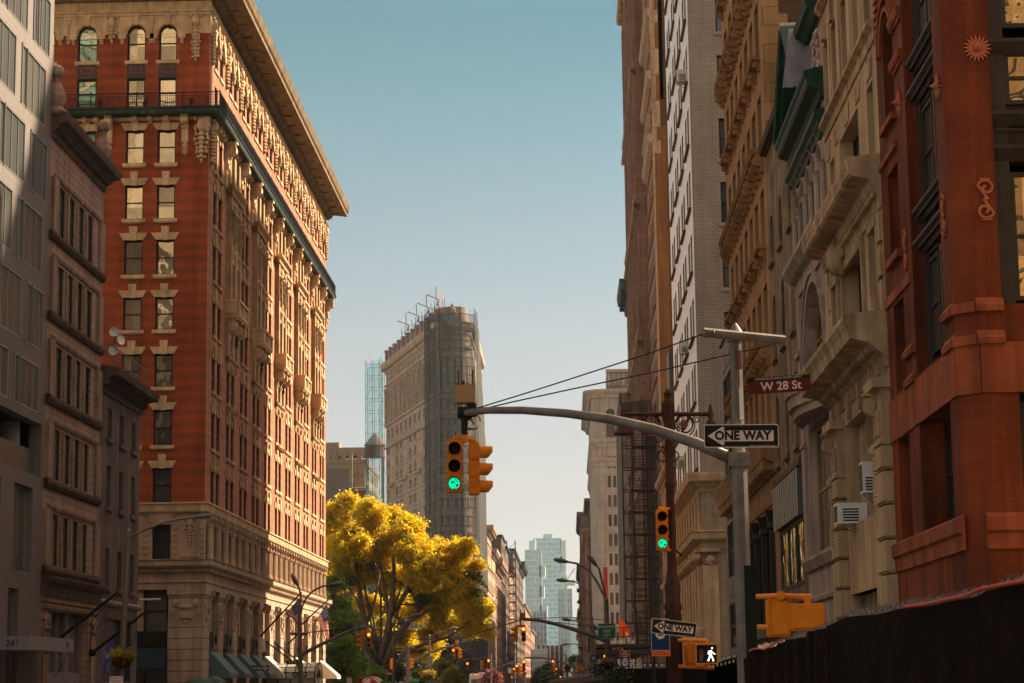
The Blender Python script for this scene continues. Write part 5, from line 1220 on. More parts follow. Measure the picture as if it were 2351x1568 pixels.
FBk = FN(544.8); q = MB(); q.box(FBk, xl-3, xr, z0_, z1_, 0, .5, 0); q.box(FBk, xr-1.8, xr, z0_, z1_, .5, .52, 1); q.box(FBk, xl-3, xl+4, z0_, z1_, .5, .52, 1); q.box(FBk, xl-5, xr, z1_, zu+2, 0, .45, 2); q.box(FBk, xr, xr+.9, z0_, zu+6, 0, .6, 3)
bd = q.build('wall_advert', [plain('advert_red', (.16, .025, .03), .7, bump=0), plain('advert_dark', (.03, .03, .06), .7), plain('render_grey', (.16, .12, .10), .8), m_tanf], o)
cxa, cza = xz(774, 1182, 543)
for i, ch in enumerate('E FOR THIS'):
    a = math.pi*(1.02-.105*i); rad = 4.2
    if ch != ' ': text('lettering', ch, m_signw, bd, (cxa+rad*math.cos(a), cza-1.6+rad*math.sin(a)), 1.15, FBk, .56, rot=a-math.pi/2)
text('lettering', 'SSIL', m_signw, bd, (cxa-.6, cza-1.2), 1.6, FBk, .56)
wt_ = thing('water_tower', 'dark wooden rooftop water tank with conical roof', 'water tower', (*xz(861, 1040, 536)[:1], 536, 0)); cx_, zt_ = xz(861, 1023, 536); _, ztp = xz(861, 993, 536); _, zbt = xz(861, 1050, 536)
q = MB(); q.lathe((cx_, 536, 0), [(2.6, zbt), (2.6, zt_-.1), (2.75, zt_)], 16); q.build('tank', m_brf, wt_); q = MB(); q.lathe((cx_, 536, 0), [(2.9, zt_), (.05, ztp)], 16); q.build('roof', m_brf, wt_)
q = MB()
for a, b_ in ((-2, -2), (2, -2), (2, 2), (-2, 2)): q.tube([(cx_+a, 536+b_, 0), (cx_+a, 536+b_, zbt)], .2, 4)
q.build('leg', m_scaf, wt_)
# ---------- far east row, sunlit ----------
m_e1 = masonry('sunlit_stone', (.42, .30, .22), (.38, .27, .20), (.25, .18, .12), 2, .9, .03, dirt=.4)
m_e2 = masonry('pink_brick', (.34, .19, .13), (.30, .17, .12), (.22, .14, .1), .5, .25, .03, dirt=.4)
m_e3 = masonry('dark_brick', (.14, .09, .07), (.12, .08, .06), (.08, .06, .05), .5, .25, .03, dirt=.4)
EL = 'building in the sunlit row beyond the wedge tower'
rowE = [(548, 575, 1208, m_e1, 'ornate cream', 6, (1.8, 2.5)), (578, 606, 1262, m_e1, 'rusticated pale', 4, (1.6, 2.2)), (610, 660, 1286, m_e2, 'pinkish', 3, (2.2, 3.5)), (664, 700, 1230, m_e3, 'tall dark brown', 2, (.5, .8)), (704, 742, 1256, m_e3, 'scaffold-fronted dark', 3, (.8, 1)), (748, 800, 1300, m_e2, 'lower tan', 3, (2, 2.5)), (806, 900, 1262, m_e3, 'grey-brown', 2, (1, 1.6)), (906, 980, 1292, m_e3, 'dark corniced', 2, (2.6, 4)), (990, 1150, 1388, m_e2, 'long low pink', 3, (1, 1.5)), (1160, 1500, 1445, m_e2, 'last low hazy', 2, (1, 1.5))]
for y0, y1, py, mt, ds, bn, cn_ in rowE:
    px = 1308-20.9*4800/y0; h = 1.7+(1562-py)/4800*y0
    block('avenue_building', ds+' '+EL, -60, LX, y0, y1, h, mt, ff=4.2, fw=3.6, wt=1.6, wh=2.4, side='e', front=True, bands=bn, corn=cn_, tm=mt if mt is not m_e3 else m_copper)
es = thing('hoist_tower', 'open dark hoist scaffold tower against the far sunlit row', 'scaffold', (-20, 745, 0)); q = MB(); hz = 1.7+(1562-1245)/4800*745
for x in (-21.5, -18.5):
    for y in (740, 746): q.tube([(x, y, 0), (x, y, hz)], .15, 4)
for z in range(2, int(hz), 3):
    q.box(WORLD, -21.5, -18.5, z, z+.3, -746, -740); q.tube([(-21.5, 740, z), (-18.5, 740, z+3)], .08, 3)
q.build('frame', m_scaf, es)
# ---------- far west row, shaded ----------
rowW = [(396, 450, 850, None), ]
m_w1 = masonry('far_limestone', (.42, .35, .29), (.39, .32, .26), (.28, .22, .18), 3, 1.2, .03, dirt=.3, streak=.35)
x0c = (1370-1308)/4800*390; o = None
RB = thing('rounded_limestone_building', 'pale limestone tower with rounded corner and paired dark windows', 'building', (6.6, 390, 0)); FRB = FN(390)
zt = 1.7+(1562-897)/4800*390; ops = []; its = []
for j in range(10):
    z = 8.2+3.62*j
    for u in (7.75, 8.75, 11.6, 12.6, 16, 17): ops.append((u, u+.6, z, z+2.2))
for u in (7.7, 11.6): ops.append((u, u+1.6, 46.6, 52.0, True))
w1 = MB(); w1.wall(FRB, 7.2, 32, 0, zt, ops, .5)
cr = Vector((7.2, 392.2, 0)); arcp = [Vector((cr.x+2.2*math.cos(t), cr.y+2.2*math.sin(t), 0)) for t in [math.pi*1.5-math.pi/2*k/8 for k in range(9)]]
for k in range(8):
    a, b_ = arcp[k], arcp[k+1]; w1.poly([a, b_, b_+Vector((0, 0, zt)), a+Vector((0, 0, zt))])
w1.poly([(5.0, 392.2, 0), (5.0, 450, 0), (5.0, 450, zt), (5.0, 392.2, zt)]); w1.build('wall', m_w1, RB)
its = [(FRB, *o_[:4], dict(w=-.45, arch=len(o_) > 4)) for o_ in ops]; FWe = Fr((5.0, 0, 0), (0, 1, 0), (-1, 0, 0))
windows(RB, its, m_teal, g_side, simple=True)
q = MB()
for z, a in ((zt-1.8, 1.6), (44.6, .6), (41.0, .5), (7.0, .8)):
    pr = [(0, z), (a*.3, z+.2), (a*.5, z+.8), (a, z+1.2), (a, z+1.6), (0, z+1.8)]; q.mold(FRB, 7.2, 32, pr); q.mold(FWe, 392.2, 450, pr)
    for k in range(8):
        p_, b_ = arcp[k+1], arcp[k]; Fk = Fr(p_, b_-p_, (b_-p_).cross(Vector((0, 0, 1)))); q.mold(Fk, 0, (b_-p_).length, pr, .18, .18)
for k in range(40): q.box(FRB, 7.2+.6*k, 7.5+.6*k, zt-1.3, zt-.7, .4, 1.1)
[q.box(FRB, 8.2+.9*k_, 8.6+.9*k_, zt+.6, zt+3.1, -1.5, -1.2) for k_ in range(25)]; q.box(FRB, 8.0, 32, zt, zt+3.8, -14, -1.5); q.mold(FRB, 7.8, 32, [(-1.5, zt+3.2), (-.9, zt+3.4), (-.9, zt+3.9), (-1.5, zt+4)])
for z in [8.2+3.62*k for k in range(12)]: q.box(FRB, 7.2, 7.5, z-.2, z+1.5, 0, .12)
q.build('cornices', m_w1, RB)
shell(RB, 7.2, 32, 392.2, 450, 0, zt, m_w1, ('w', 'n'), 'side_wall')
WL = 'in the far shaded west row'
rowW = [(462, 480, 1088, m_e3, 'domed grey building', 6.6), (486, 520, 1175, m_e2, 'warm brown building with arched windows', 6.9), (524, 560, 1150, m_e3, 'dark slate-roofed building', 5.6), (566, 620, 1220, m_e2, 'orange-tan corniced building', 5.2), (640, 720, 1181, m_e3, 'blank grey-topped tower', 4.2), (730, 830, 1300, m_e3, 'fire escape building', 4.3), (840, 1000, 1400, m_e2, 'lower hazy building', 4.8), (1010, 1300, 1440, m_e2, 'last low hazy building', 5.4)]
for y0, y1, py, mt, ds, xo in rowW:
    h = 1.7+(1562-py)/4800*y0
    o = block('avenue_building', ds+' '+WL, xo, 40, y0, y1, h, mt, ff=4.0, fw=3.4, wt=1.6, wh=2.4, front=True, bands=3, corn=(1.2, 2.0), tm=mt)
    if 'domed' in ds:
        q = MB(); q.lathe((8.9, 466, h), [(1.9, 0), (1.9, 3.2), (2.2, 3.4), (1.7, 3.8), (1.5, 6), (1.5, 10), (1.9, 10.2), (1.6, 10.6)], 12); q.build('lantern', m_w1, o)
        q = MB(); q.lathe((8.9, 466, h+10.5), [(1.6, 0), (1.5, 1.2), (1.0, 2.4), (.3, 3.2), (.05, 4.2)], 14); q.build('gilded_dome', plain('gold_leaf', (.75, .38, .04), .3, .8), o, smooth=True)
    if 'fire escape' in ds:
        q = MB()
        for k in range(int((h-5)/4)):
            z = 5+4*k; q.box(WORLD, xo-1.2, xo, z, z+.15, -760, -732)
            q.box(WORLD, xo-1.2, xo-1.1, z, z+1.0, -760, -732) if k % 2 else None; q.tube([(xo-.6, 735, z), (xo-.6, 745, z+4)], .12, 4)
        q.build('fire_escape', m_black, o)
# ---------- hazy glass towers; pale facade colours carry part of the haze ----------
m_gt = masonry('blue_haze_glass', (.25, .50, .66), (.21, .45, .61), (.50, .68, .75), 9, 4.2, .5, rough=.25, dirt=.1, streak=0, spec=.6, bump=0)
m_gt2 = masonry('pale_haze_glass', (.38, .58, .68), (.34, .53, .62), (.62, .76, .82), 14, 4.2, .5, rough=.25, dirt=.2, streak=0, spec=.6, bump=0)
m_gt3 = masonry('grey_haze_facade', (.22, .32, .35), (.18, .28, .31), (.35, .44, .46), 6, 4, .9, dirt=.3, streak=0, bump=0)
def tower(name, label, pxs, py, y, dep, mat, extra=None):
    x0, _ = xz(pxs[0], 1500, y); x1, _ = xz(pxs[1], 1500, y); _, z1_ = xz(pxs[0], py, y)
    r = thing(name, label, 'skyscraper' if py < 1400 else 'building', (x0, y, 0)); q = MB()
    q.box(FN(y), x0, x1, 0, z1_, -dep, 0); q.build('body', mat, r)
    q = MB(); n = 6
    for k in range(n+1): q.box(FN(y), x0+(x1-x0)*k/n-.35, x0+(x1-x0)*k/n+.35, 0, z1_, 0, .8)
    if extra: extra(q, x0, x1, z1_, y)
    q.build('mullions', m_alumf, r); return r
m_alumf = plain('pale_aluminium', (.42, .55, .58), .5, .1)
def ex1(q, x0, x1, z, y):
    for k in range(7): q.box(FN(y), x0+6, x1-6, z-4-5*k, z-2-5*k, 0, 1)
    q.box(FN(y), x0-5, x0+1, z-30, z-2, -8, 0); q.box(FN(y), x1-1, x1+4, z-30, z-2, -8, 0); q.box(FN(y), x0+8, x1-8, z, z+4, -20, -2)
tower('glass_skyscraper', 'tallest hazy blue glass skyscraper at the end of the avenue', (1231, 1293), 1236, 1900, 60, m_gt, ex1)
def ex2(q, x0, x1, z, y):
    rd = random.Random(4)
    for k in range(14): z_ = z-12-15*k; a = rd.uniform(1, 9); q.box(FN(y), x1-2, x1+a, z_-9, z_, -30, 0)
    q.box(FN(y), x0+8, x1-6, z, z+9, -20, -4)
tower('stacked_glass_tower', 'pale glass tower with jogging balcony edge in front of the tallest', (1209, 1246), 1262, 1600, 40, m_gt2, ex2)
tower('far_office_tower', 'pale hazy slab right behind the tallest glass skyscraper', (1290, 1301), 1272, 2100, 40, m_gt2)
tower('far_office_tower', 'grey hazy block with lattice mast at the foot of the glass towers', (1210, 1256), 1402, 1300, 40, m_gt3)
tower('far_office_tower', 'hazy block under construction right of the glass towers', (1283, 1315), 1352, 1500, 40, m_gt3)
tower('far_office_tower', 'low hazy block beside the shaded west row', (1313, 1332), 1417, 1350, 40, m_gt3)
tower('far_office_tower', 'small angular blue glass building at the avenue end', (1222, 1256), 1490, 1150, 30, m_gt)
tower('far_office_tower', 'tan and orange slab behind the small angular glass building', (1232, 1294), 1482, 1220, 30, m_brf)
tower('far_office_tower', 'wide low hazy block closing the avenue', (1215, 1340), 1512, 1320, 40, m_gt3)
cr_ = thing('tower_crane', 'white tower crane standing on a hazy block', 'crane', (xz(1300, 1400, 1480)[0], 1480, 0)); q = MB(); cx_, z2_ = xz(1300, 1335, 1480); _, z3_ = xz(1290, 1265, 1480); xj, _ = xz(1287, 1265, 1480)
q.tube([(cx_, 1480, 40), (cx_, 1480, z2_+4)], .8, 4); q.build('mast', m_alumf, cr_); q = MB(); q.tube([(cx_, 1480, z2_), (xj, 1480, z3_)], .7, 4); q.tube([(cx_, 1480, z2_), (cx_+6, 1480, z2_+9)], .6, 4); q.box(FN(1480), cx_-2, cx_+6, z2_-3, z2_+1, -2, 2); q.build('jib', m_alumf, cr_)
sp_ = thing('lattice_mast', 'thin lattice mast in front of the glass towers', 'mast', (xz(1187+2, 1400, 1290)[0], 1290, 0)); cx_, z0_ = xz(1188, 1425, 1290); _, z1_ = xz(1188, 1320, 1290)
q = MB(); q.tube([(cx_, 1290, z0_), (cx_, 1290, z0_+20), (cx_, 1290, z1_)], [1.6, .8, .1], 4); q.build('mast', m_scaf, sp_)
# ---------- the air ----------
hz_ = MB(); hz_.box(WORLD, -420, 420, -1.2, 250, -2600, 30); ho = tag(hz_.build('haze', None), kind='stuff')
hm = bpy.data.materials.new('haze'); hm.use_nodes = True; n_ = hm.node_tree; n_.nodes.clear(); ou = n_.nodes.new('ShaderNodeOutputMaterial'); pv = n_.nodes.new('ShaderNodeVolumePrincipled')
pv.inputs['Color'].default_value = (.80, .93, .95, 1); pv.inputs['Density'].default_value = .00007; pv.inputs['Anisotropy'].default_value = 0
n_.links.new(pv.outputs[0], ou.inputs['Volume']); ho.data.materials.clear(); ho.data.materials.append(hm)
# ======================= trees =======================
def leafmat(name, c1, c2, tr=.55):
    m, n, b, o = newmat(name); g = nd(n, 'ShaderNodeNewGeometry')
    col = mixn(n, ramp(n, noise(n, g.outputs['Position'], .45, 4, .7), [(.35, 0.), (.65, 1.)]), c1, c2)
    wn = nd(n, 'ShaderNodeTexWhiteNoise'); ve = nd(n, 'ShaderNodeVectorMath', operation='SNAP'); ve.inputs[1].default_value = (.4, .4, .4)
    n.links.new(g.outputs['Position'], ve.inputs[0]); n.links.new(ve.outputs[0], wn.inputs[0])
    col = mixn(n, .6, col, mixn(n, 1, col, ramp(n, wn.outputs[0], [(0, .45), (1, 1.5)]), 'MULTIPLY'))
    n.links.new(col, b.inputs['Base Color']); b.inputs['Roughness'].default_value = .45
    t = nd(n, 'ShaderNodeBsdfTranslucent'); n.links.new(col, t.inputs[0]); ms = nd(n, 'ShaderNodeMixShader'); ms.inputs[0].default_value = tr
    n.links.new(b.outputs[0], ms.inputs[1]); n.links.new(t.outputs[0], ms.inputs[2]); n.links.new(ms.outputs[0], o.inputs[0]); return m
m_yel = leafmat('yellow_leaves', (.80, .53, .010), (.44, .38, .012), .62)
m_grn = leafmat('green_leaves', (.17, .27, .025), (.07, .15, .018))
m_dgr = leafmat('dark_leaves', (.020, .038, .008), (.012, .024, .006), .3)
m_pnk = leafmat('pink_leaves', (.32, .09, .07), (.2, .05, .05))
m_ylg = leafmat('yellow_green_leaves', (.26, .25, .02), (.14, .17, .015))
m_bark = plain('bark', (.12, .085, .055), .9, var=.6, sc_=2, bump=.5)
def leaves(name, blobs, n, size, mat, parent, seed=1, gaps=0):
    """many small leaf faces spread through uneven blobs (x, y, z, rx, ry, rz)"""
    rs = np.random.RandomState(seed); B_ = np.array(blobs); wv = B_[:, 3]*B_[:, 4]*B_[:, 5]; wv = wv**.8; wv /= wv.sum()
    k = rs.choice(len(B_), n, p=wv); d = rs.normal(size=(n, 3)); d /= np.linalg.norm(d, axis=1)[:, None]
    r = rs.rand(n)**.38; lum = 1+.22*np.sin(d[:, 0]*5+k*1.3)*np.cos(d[:, 2]*6+k)+.12*np.sin(d[:, 1]*11+k*2.1)
    c = B_[k, :3]+d*B_[k, 3:]*(r*lum)[:, None]
    # twig clusters: pull leaves towards random local centres
    m = max(1, n//32); cen = c[rs.randint(0, n, m)]; j = rs.randint(0, m, n); near = cen[j]; 
    c = near+rs.normal(size=(n, 3))*size*2.3*np.array([1, 1, .7])
    if gaps:
        gx = np.sin(c[:, 0]*1.25+1.7*np.sin(c[:, 2]*.9))*np.sin(c[:, 1]*.8+c[:, 2]*.5)+.6*np.sin(c[:, 2]*2.1+c[:, 0]*1.6)*np.sin(c[:, 0]*.7-c[:, 1]*1.9); c = c[gx > -gaps]; n = len(c)
    a = rs.normal(size=(n, 3)); a /= np.linalg.norm(a, axis=1)[:, None]; b = np.cross(a, rs.normal(size=(n, 3))); b /= np.linalg.norm(b, axis=1)[:, None]
    s = size*(.6+.8*rs.rand(n))[:, None]; a = a*s; b = b*s*.6
    V = np.stack([c-a, c+b, c+a, c-b], axis=1).reshape(-1, 3)
    me = bpy.data.meshes.new(name); me.vertices.add(4*n); me.vertices.foreach_set('co', V.ravel()); me.loops.add(4*n); me.loops.foreach_set('vertex_index', np.arange(4*n))
    me.polygons.add(n); me.polygons.foreach_set('loop_start', np.arange(0, 4*n, 4)); me.polygons.foreach_set('loop_total', np.full(n, 4)); me.update(); me.materials.append(mat)
    o = bpy.data.objects.new(name, me); COL.objects.link(o); o.parent = parent; o.matrix_parent_inverse = Matrix.Translation(-par_loc(parent)); return o
def limb(mb, p0, p1, r0, r1, rd, wob=.12, n=6):
    p0, p1 = Vector(p0), Vector(p1); L_ = (p1-p0).length; pts = []; off = Vector((0, 0, 0))
    for k in range(n+1):
        t = k/n; off += Vector((rd.uniform(-1, 1), rd.uniform(-1, 1), rd.uniform(-.5, .8)))*wob*L_/n
        pts.append(p0.lerp(p1, t)+off*math.sin(math.pi*min(1, t*1.0))**.7+Vector((0, 0, .10*L_*math.sin(math.pi*t))))
    mb.tube(pts, [r0+(r1-r0)*k/n for k in range(n+1)], 7); return pts
def tree_px(name, label, base, dep, trunk_pts, blobs, nleaf, lsz, mat, seed=1, group=None, tr=.5, thick=.5):
    """a tree standing at depth dep; blobs are (px, py, r_px, depth offset) in picture units turned into metres there"""
    b0 = at(base[0], 1562, dep); root = thing(name, label, 'tree', (b0.x, dep, 0), group); rd = random.Random(seed); k = dep/FP
    BL = []
    for bx, by, br, dy in blobs:
        p = at(bx, by, dep+dy); BL.append((p.x, p.y, p.z, br*k*.98, br*k*1.1, br*k*.8))
    SAT = []
    for (x_, y_, z_, a_, b_, c_) in BL:
        for i_ in range(5 if len(BL) > 10 else 3):
            an = rd.uniform(0, 6.28); el = rd.uniform(-.4, 1.3); q_ = rd.uniform(.85, 1.12); f_ = rd.uniform(.22, .4)
            SAT.append((x_+a_*q_*math.cos(an)*math.cos(el), y_+b_*q_*math.sin(an)*math.cos(el), z_+c_*q_*math.sin(el), a_*f_, b_*f_, c_*f_))
    t = MB(); fork = at(trunk_pts[0], trunk_pts[1], dep)
    t.tube([(b0.x, dep, 0), (b0.x+.1, dep, fork.z*.5), tuple(fork)], [tr*1.25, tr, tr*.9], 10)
    t.build('trunk', m_bark, root, smooth=True)
    q = MB(); hubs = []
    for i, bl in enumerate(BL):
        c = Vector(bl[:3]); src = fork
        if hubs and rd.random() < .7:
            src = min(hubs, key=lambda h: (h-c).length+(0 if (h-fork).length < (c-fork).length else 50))
        pts = limb(q, src, c, thick*tr*(.62 if src == fork else .4), .06, rd)
        hubs += pts[2:5]
        for m_ in range(7):
            e = c+Vector((rd.uniform(-1, 1)*bl[3], rd.uniform(-1, 1)*bl[4], rd.uniform(-.7, .9)*bl[5]))*.85; limb(q, pts[4], e, .09, .03, rd, .2, 4)
    q.build('branches', m_bark, root, smooth=True)
    leaves('crown', BL+SAT, nleaf, lsz, mat, root, seed, gaps=.72 if nleaf > 100000 else .8); return root
YB = [(780, 1195, 42, 3), (852, 1185, 38, 0), (905, 1190, 26, 4), (940, 1218, 36, 0), (800, 1255, 48, -3), (872, 1250, 48, 2), (950, 1268, 42, -2), (1010, 1262, 34, 3), (1062, 1258, 30, 0), (1040, 1312, 42, 3), (970, 1325, 46, -3), (900, 1320, 44, 4), (826, 1318, 38, 2), (1000, 1372, 44, 0), (1062, 1372, 40, -2), (1100, 1405, 30, 2), (1020, 1430, 36, 1), (1085, 1445, 26, 0), (1118, 1455, 17, -1), (960, 1400, 36, 5), (915, 1385, 26, 6), (985, 1460, 24, 2), (930, 1470, 28, 5), (770, 1300, 22, -2), (770, 1385, 24, 0), (765, 1240, 30, 2), (770, 1340, 26, 3), (845, 1390, 30, 6), (880, 1440, 24, 8), (1040, 1345, 30, 2), (1000, 1480, 18, 4), (800, 1150, 20, 2), (1075, 1400, 28, -3), (1085, 1300, 22, 1), (985, 1505, 18, 3), (960, 1495, 20, 4)]
yt = tree_px('plane_tree', 'big plane tree with glowing yellow crown beside the avenue', (868, 1562), 265, (872, 1512), YB, 250000, .15, m_yel, 3, tr=.58)
q = MB(); rd = random.Random(5)   # the bare lower limbs
for P, r0, r1 in (([(868, 1540), (845, 1500), (835, 1420), (825, 1350), (815, 1290)], .55, .2), ([(872, 1530), (890, 1450), (900, 1380), (905, 1300), (898, 1240)], .55, .15), ([(880, 1540), (905, 1470), (945, 1420), (985, 1370), (1030, 1330)], .5, .12), ([(905, 1545), (925, 1500), (975, 1478), (1030, 1462), (1075, 1430)], .42, .1), ([(862, 1520), (830, 1470), (800, 1420), (790, 1350)], .35, .1), ([(895, 1420), (930, 1360), (960, 1300), (955, 1250)], .28, .08), ([(935, 1430), (985, 1400), (1040, 1385), (1085, 1380)], .26, .06), ([(900, 1560), (898, 1500), (893, 1420), (880, 1330), (862, 1240)], .5, .12), ([(838, 1440), (860, 1380), (872, 1320)], .25, .08)):
    pp = [at(a, b_, 263+rd.uniform(-2, 2)) for a, b_ in P]; q.tube(pp, [r0+(r1-r0)*k/(len(pp)-1) for k in range(len(pp))], 8)
q.build('limb', m_bark, yt, smooth=True)
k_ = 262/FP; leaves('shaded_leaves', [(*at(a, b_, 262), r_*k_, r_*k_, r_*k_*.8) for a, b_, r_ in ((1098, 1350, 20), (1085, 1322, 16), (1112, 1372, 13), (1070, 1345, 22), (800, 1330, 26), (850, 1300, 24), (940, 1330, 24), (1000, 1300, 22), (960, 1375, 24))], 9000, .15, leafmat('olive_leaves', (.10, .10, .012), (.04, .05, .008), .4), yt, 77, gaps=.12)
tree_px('park_tree', 'light green tree close behind the brick building corner', (770, 1562), 205, (775, 1530), [(765, 1340, 18, 0), (768, 1390, 24, 2), (785, 1430, 28, 0), (770, 1460, 30, 3), (800, 1480, 28, -2), (775, 1510, 34, 0), (815, 1530, 30, 2), (790, 1550, 30, 0)], 26000, .14, m_grn, 8, tr=.3)
GT = 'dark green trees behind the yellow plane tree'
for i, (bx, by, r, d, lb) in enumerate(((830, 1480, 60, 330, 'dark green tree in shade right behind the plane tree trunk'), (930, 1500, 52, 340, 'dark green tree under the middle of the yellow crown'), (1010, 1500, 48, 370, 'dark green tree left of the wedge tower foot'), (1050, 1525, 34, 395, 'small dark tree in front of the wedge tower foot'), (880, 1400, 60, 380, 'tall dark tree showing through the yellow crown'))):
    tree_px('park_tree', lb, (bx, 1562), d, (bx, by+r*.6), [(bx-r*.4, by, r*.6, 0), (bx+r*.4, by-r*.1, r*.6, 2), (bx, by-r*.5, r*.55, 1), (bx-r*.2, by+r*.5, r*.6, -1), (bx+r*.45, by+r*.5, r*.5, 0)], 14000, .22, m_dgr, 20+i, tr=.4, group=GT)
for i, (bx, by, r, d, m_, lb) in enumerate(((905, 1545, 26, 215, m_dgr, 'glossy dark shrub below the plane tree'), (860, 1552, 24, 200, m_grn, 'light green shrub beside the striped cart umbrella'), (1015, 1540, 30, 240, m_ylg, 'yellow green shrub beside the green route sign'), (1040, 1556, 24, 235, m_ylg, 'low yellow green shrub left of the bus'), (960, 1556, 22, 235, m_grn, 'green shrub between the two green route signs'), (1128, 1556, 18, 330, m_pnk, 'pinkish red leaved shrub right of the bus'), (1257, 1540, 12, 700, m_dgr, 'pointed evergreen at the far end of the avenue'), (1275, 1548, 16, 690, m_ylg, 'yellowish far tree beside the pointed evergreen'), (1238, 1553, 16, 640, m_dgr, 'dark far tree left of the pointed evergreen'), (1320, 1518, 9, 560, m_grn, 'small far street tree by the shaded row'))):
    tree_px('shrub' if d < 400 else 'far_tree', lb, (bx, 1562), d, (bx, min(1560, by+r)), [(bx-r*.4, by+r*.2, r*.6, 0), (bx+r*.4, by+r*.1, r*.6, 1), (bx, by-r*.35, r*.55, 0)] if 'pointed' not in lb else [(bx, by-12, 3, 0), (bx, by-5, 6, 0), (bx, by+3, 9, 0), (bx, by+12, 12, 0)], 7000, .09*d/200, m_, 40+i, tr=.15)
# ======================= signals, lamps, signs =======================
def xf(px, py, ox=0, oy=0, s_=1): return ((ox+px/s_)/1.7422, (oy+py/s_)/1.7422)
m_lensoff = plain('lens_off', (.03, .012, .006), .35, var=.1, bump=0)
m_led = emit('green_led', (.0, .9, .42), 1.2, (0, .1, .05)); m_redl = emit('red_lamp', (1, .13, .01), 2.2, (.3, .02, .01)); m_wled = emit('white_led', (.8, .9, 1), 1.3)
m_hole = plain('signal_black', (.012, .008, .005), .7)
O0 = Fr((0, 0, 0), (1, 0, 0), (0, -1, 0))
def signal_head(lit, loc, rz=0, sc=1.0, label='', group=None, first=None, tilt=0):
    """three-section head, .21 m lenses, facing -Y before rotation; origin at top centre"""
    H = .30; q = MB(); r = thing('traffic_light', label, 'traffic light', (0, 0, 0), group)
    for k in range(3):
        z0 = -H*(k+1)+.012; q.box(O0, -.13, .13, z0, z0+H-.02, -.09, .09); q.box(O0, -.115, .115, z0-.01, z0+H, -.08, .08)
        for s_ in (-1, 1):
            for dz in (.06, .22): q.box(O0, s_*.13-.015, s_*.13+.015, z0+dz-.015, z0+dz+.02, .03, .08)
    q.build('body', m_orange, r)
    for k in range(3):
        c = -H*(k+.5); v = MB(); n = 20
        for a in range(n):
            t0, t1 = math.radians(-62+304*a/n), math.radians(-62+304*(a+1)/n); d0 = .23-.09*max(0, -math.sin(t0)); d1 = .23-.09*max(0, -math.sin(t1))
            v.poly([O0.p(.112*math.cos(t0), c+.112*math.sin(t0), .09), O0.p(.112*math.cos(t1), c+.112*math.sin(t1), .09), O0.p(.108*math.cos(t1), c-.008+.108*math.sin(t1), .09+d1), O0.p(.108*math.cos(t0), c-.008+.108*math.sin(t0), .09+d0)], 0)
            v.poly([O0.p(.105*math.cos(t0), c+.105*math.sin(t0), .09), O0.p(.105*math.cos(t1), c+.105*math.sin(t1), .09), O0.p(.102*math.cos(t1), c-.008+.102*math.sin(t1), .09+d1), O0.p(.102*math.cos(t0), c-.008+.102*math.sin(t0), .09+d0)], 1)
        v.build('visor', [m_orange, m_hole], r)
        on = (lit == 'red' and k == 0) or (lit == 'green' and k == 2)
        l = MB()
        if on and lit == 'green':
            l.lathe((0, -.092, c), [(.0, .0), (.1, .0)], 20, 1, ax='y'); rd = random.Random(3)
            for rr_, cnt in ((.012, 3), (.03, 7), (.05, 12), (.07, 17), (.088, 21)):
                for a in range(cnt):
                    if rd.random() < .18: continue
                    t = 2*math.pi*a/cnt; l.lathe((rr_*math.cos(t), -.098, c+rr_*math.sin(t)), [(.007, .003), (.0068, -.003)], 6, 0, ax='y')
            l.build('lens', [m_led, m_hole], r)
        else: l.lathe((0, -.092, c), [(.103, .004), (.09, -.008), (.05, -.018), (.001, -.022)], 20, ax='y'); l.build('lens', m_redl if on else m_lensoff, r, smooth=True)
    r.location = loc; r.rotation_euler = (0, tilt, rz); r.scale = (sc,)*3; return r
PROTO = {}
def dup_signal(lit, loc, rz, sc, label, group, tilt=0):
    if lit not in PROTO: PROTO[lit] = signal_head(lit, loc, rz, sc, label, group, tilt=tilt); return PROTO[lit]
    s_ = PROTO[lit]; r = s_.copy(); COL.objects.link(r); r.location = loc; r.rotation_euler = (0, tilt, rz); r.scale = (sc,)*3; r['label'] = label
    if group: r['group'] = group
    for ch in s_.children:
        c = ch.copy(); COL.objects.link(c); c.parent = r
    return r
def lens_w(F): return F
SIGT = 'traffic lights over the avenue'
# --- near signal pole at the corner of 28th Street ---
DP = 24.3
pb = at(1697, 1050, DP); ptop = at(1686, 745, DP).z
P_ = thing('signal_pole', 'tall grey octagonal steel traffic signal pole with curved mast arm and guy wires', 'pole', (pb.x, DP, 0))
q = MB(); q.lathe((pb.x, DP, 0), [(.16, 0), (.16, .3), (.105, .5), (.095, 4.1), (.078, 4.3), (.072, ptop-.15)], 8); q.build('shaft', m_steel, P_)
q = MB(); zt_ = ptop-.15; q.lathe((pb.x, DP, 0), [(.085, zt_-.03), (.09, zt_+.04), (.085, zt_+.06), (.02, zt_+.16), (.01, zt_+.17)], 10); q.build('cap', m_steel, P_)
arm = [(1680, 1053, 24.3), (1600, 1018, 24.5), (1500, 985, 24.8), (1400, 962, 25.1), (1300, 949, 25.4), (1200, 942, 25.7), (1120, 942, 25.9), (1058, 949, 26.1)]
q = MB(); q.tube([at(*a) for a in arm], [.072, .068, .063, .058, .053, .048, .045, .045], 12); q.build('mast_arm', m_steel, P_, smooth=True)
q = MB(); e = at(1062, 948, 26.1); q.lathe(tuple(e), [(.0, -.06), (.075, -.06), (.08, .12), (.0, .12)], 12, ax='x'); q.lathe((e.x+.12, e.y, e.z), [(.055, -.05), (.055, .12)], 12)
for (a, b_, c_) in ((1075, 975, 12), (1085, 968, 18)): 
    cc_ = at(a, b_, 26.1); q.tube([cc_+Vector((c_*.0055*math.cos(t), 0, c_*.0055*math.sin(t))) for t in [k*.45 for k in range(13)]], .008, 5)
q.build('arm_end_fitting', m_black, P_)
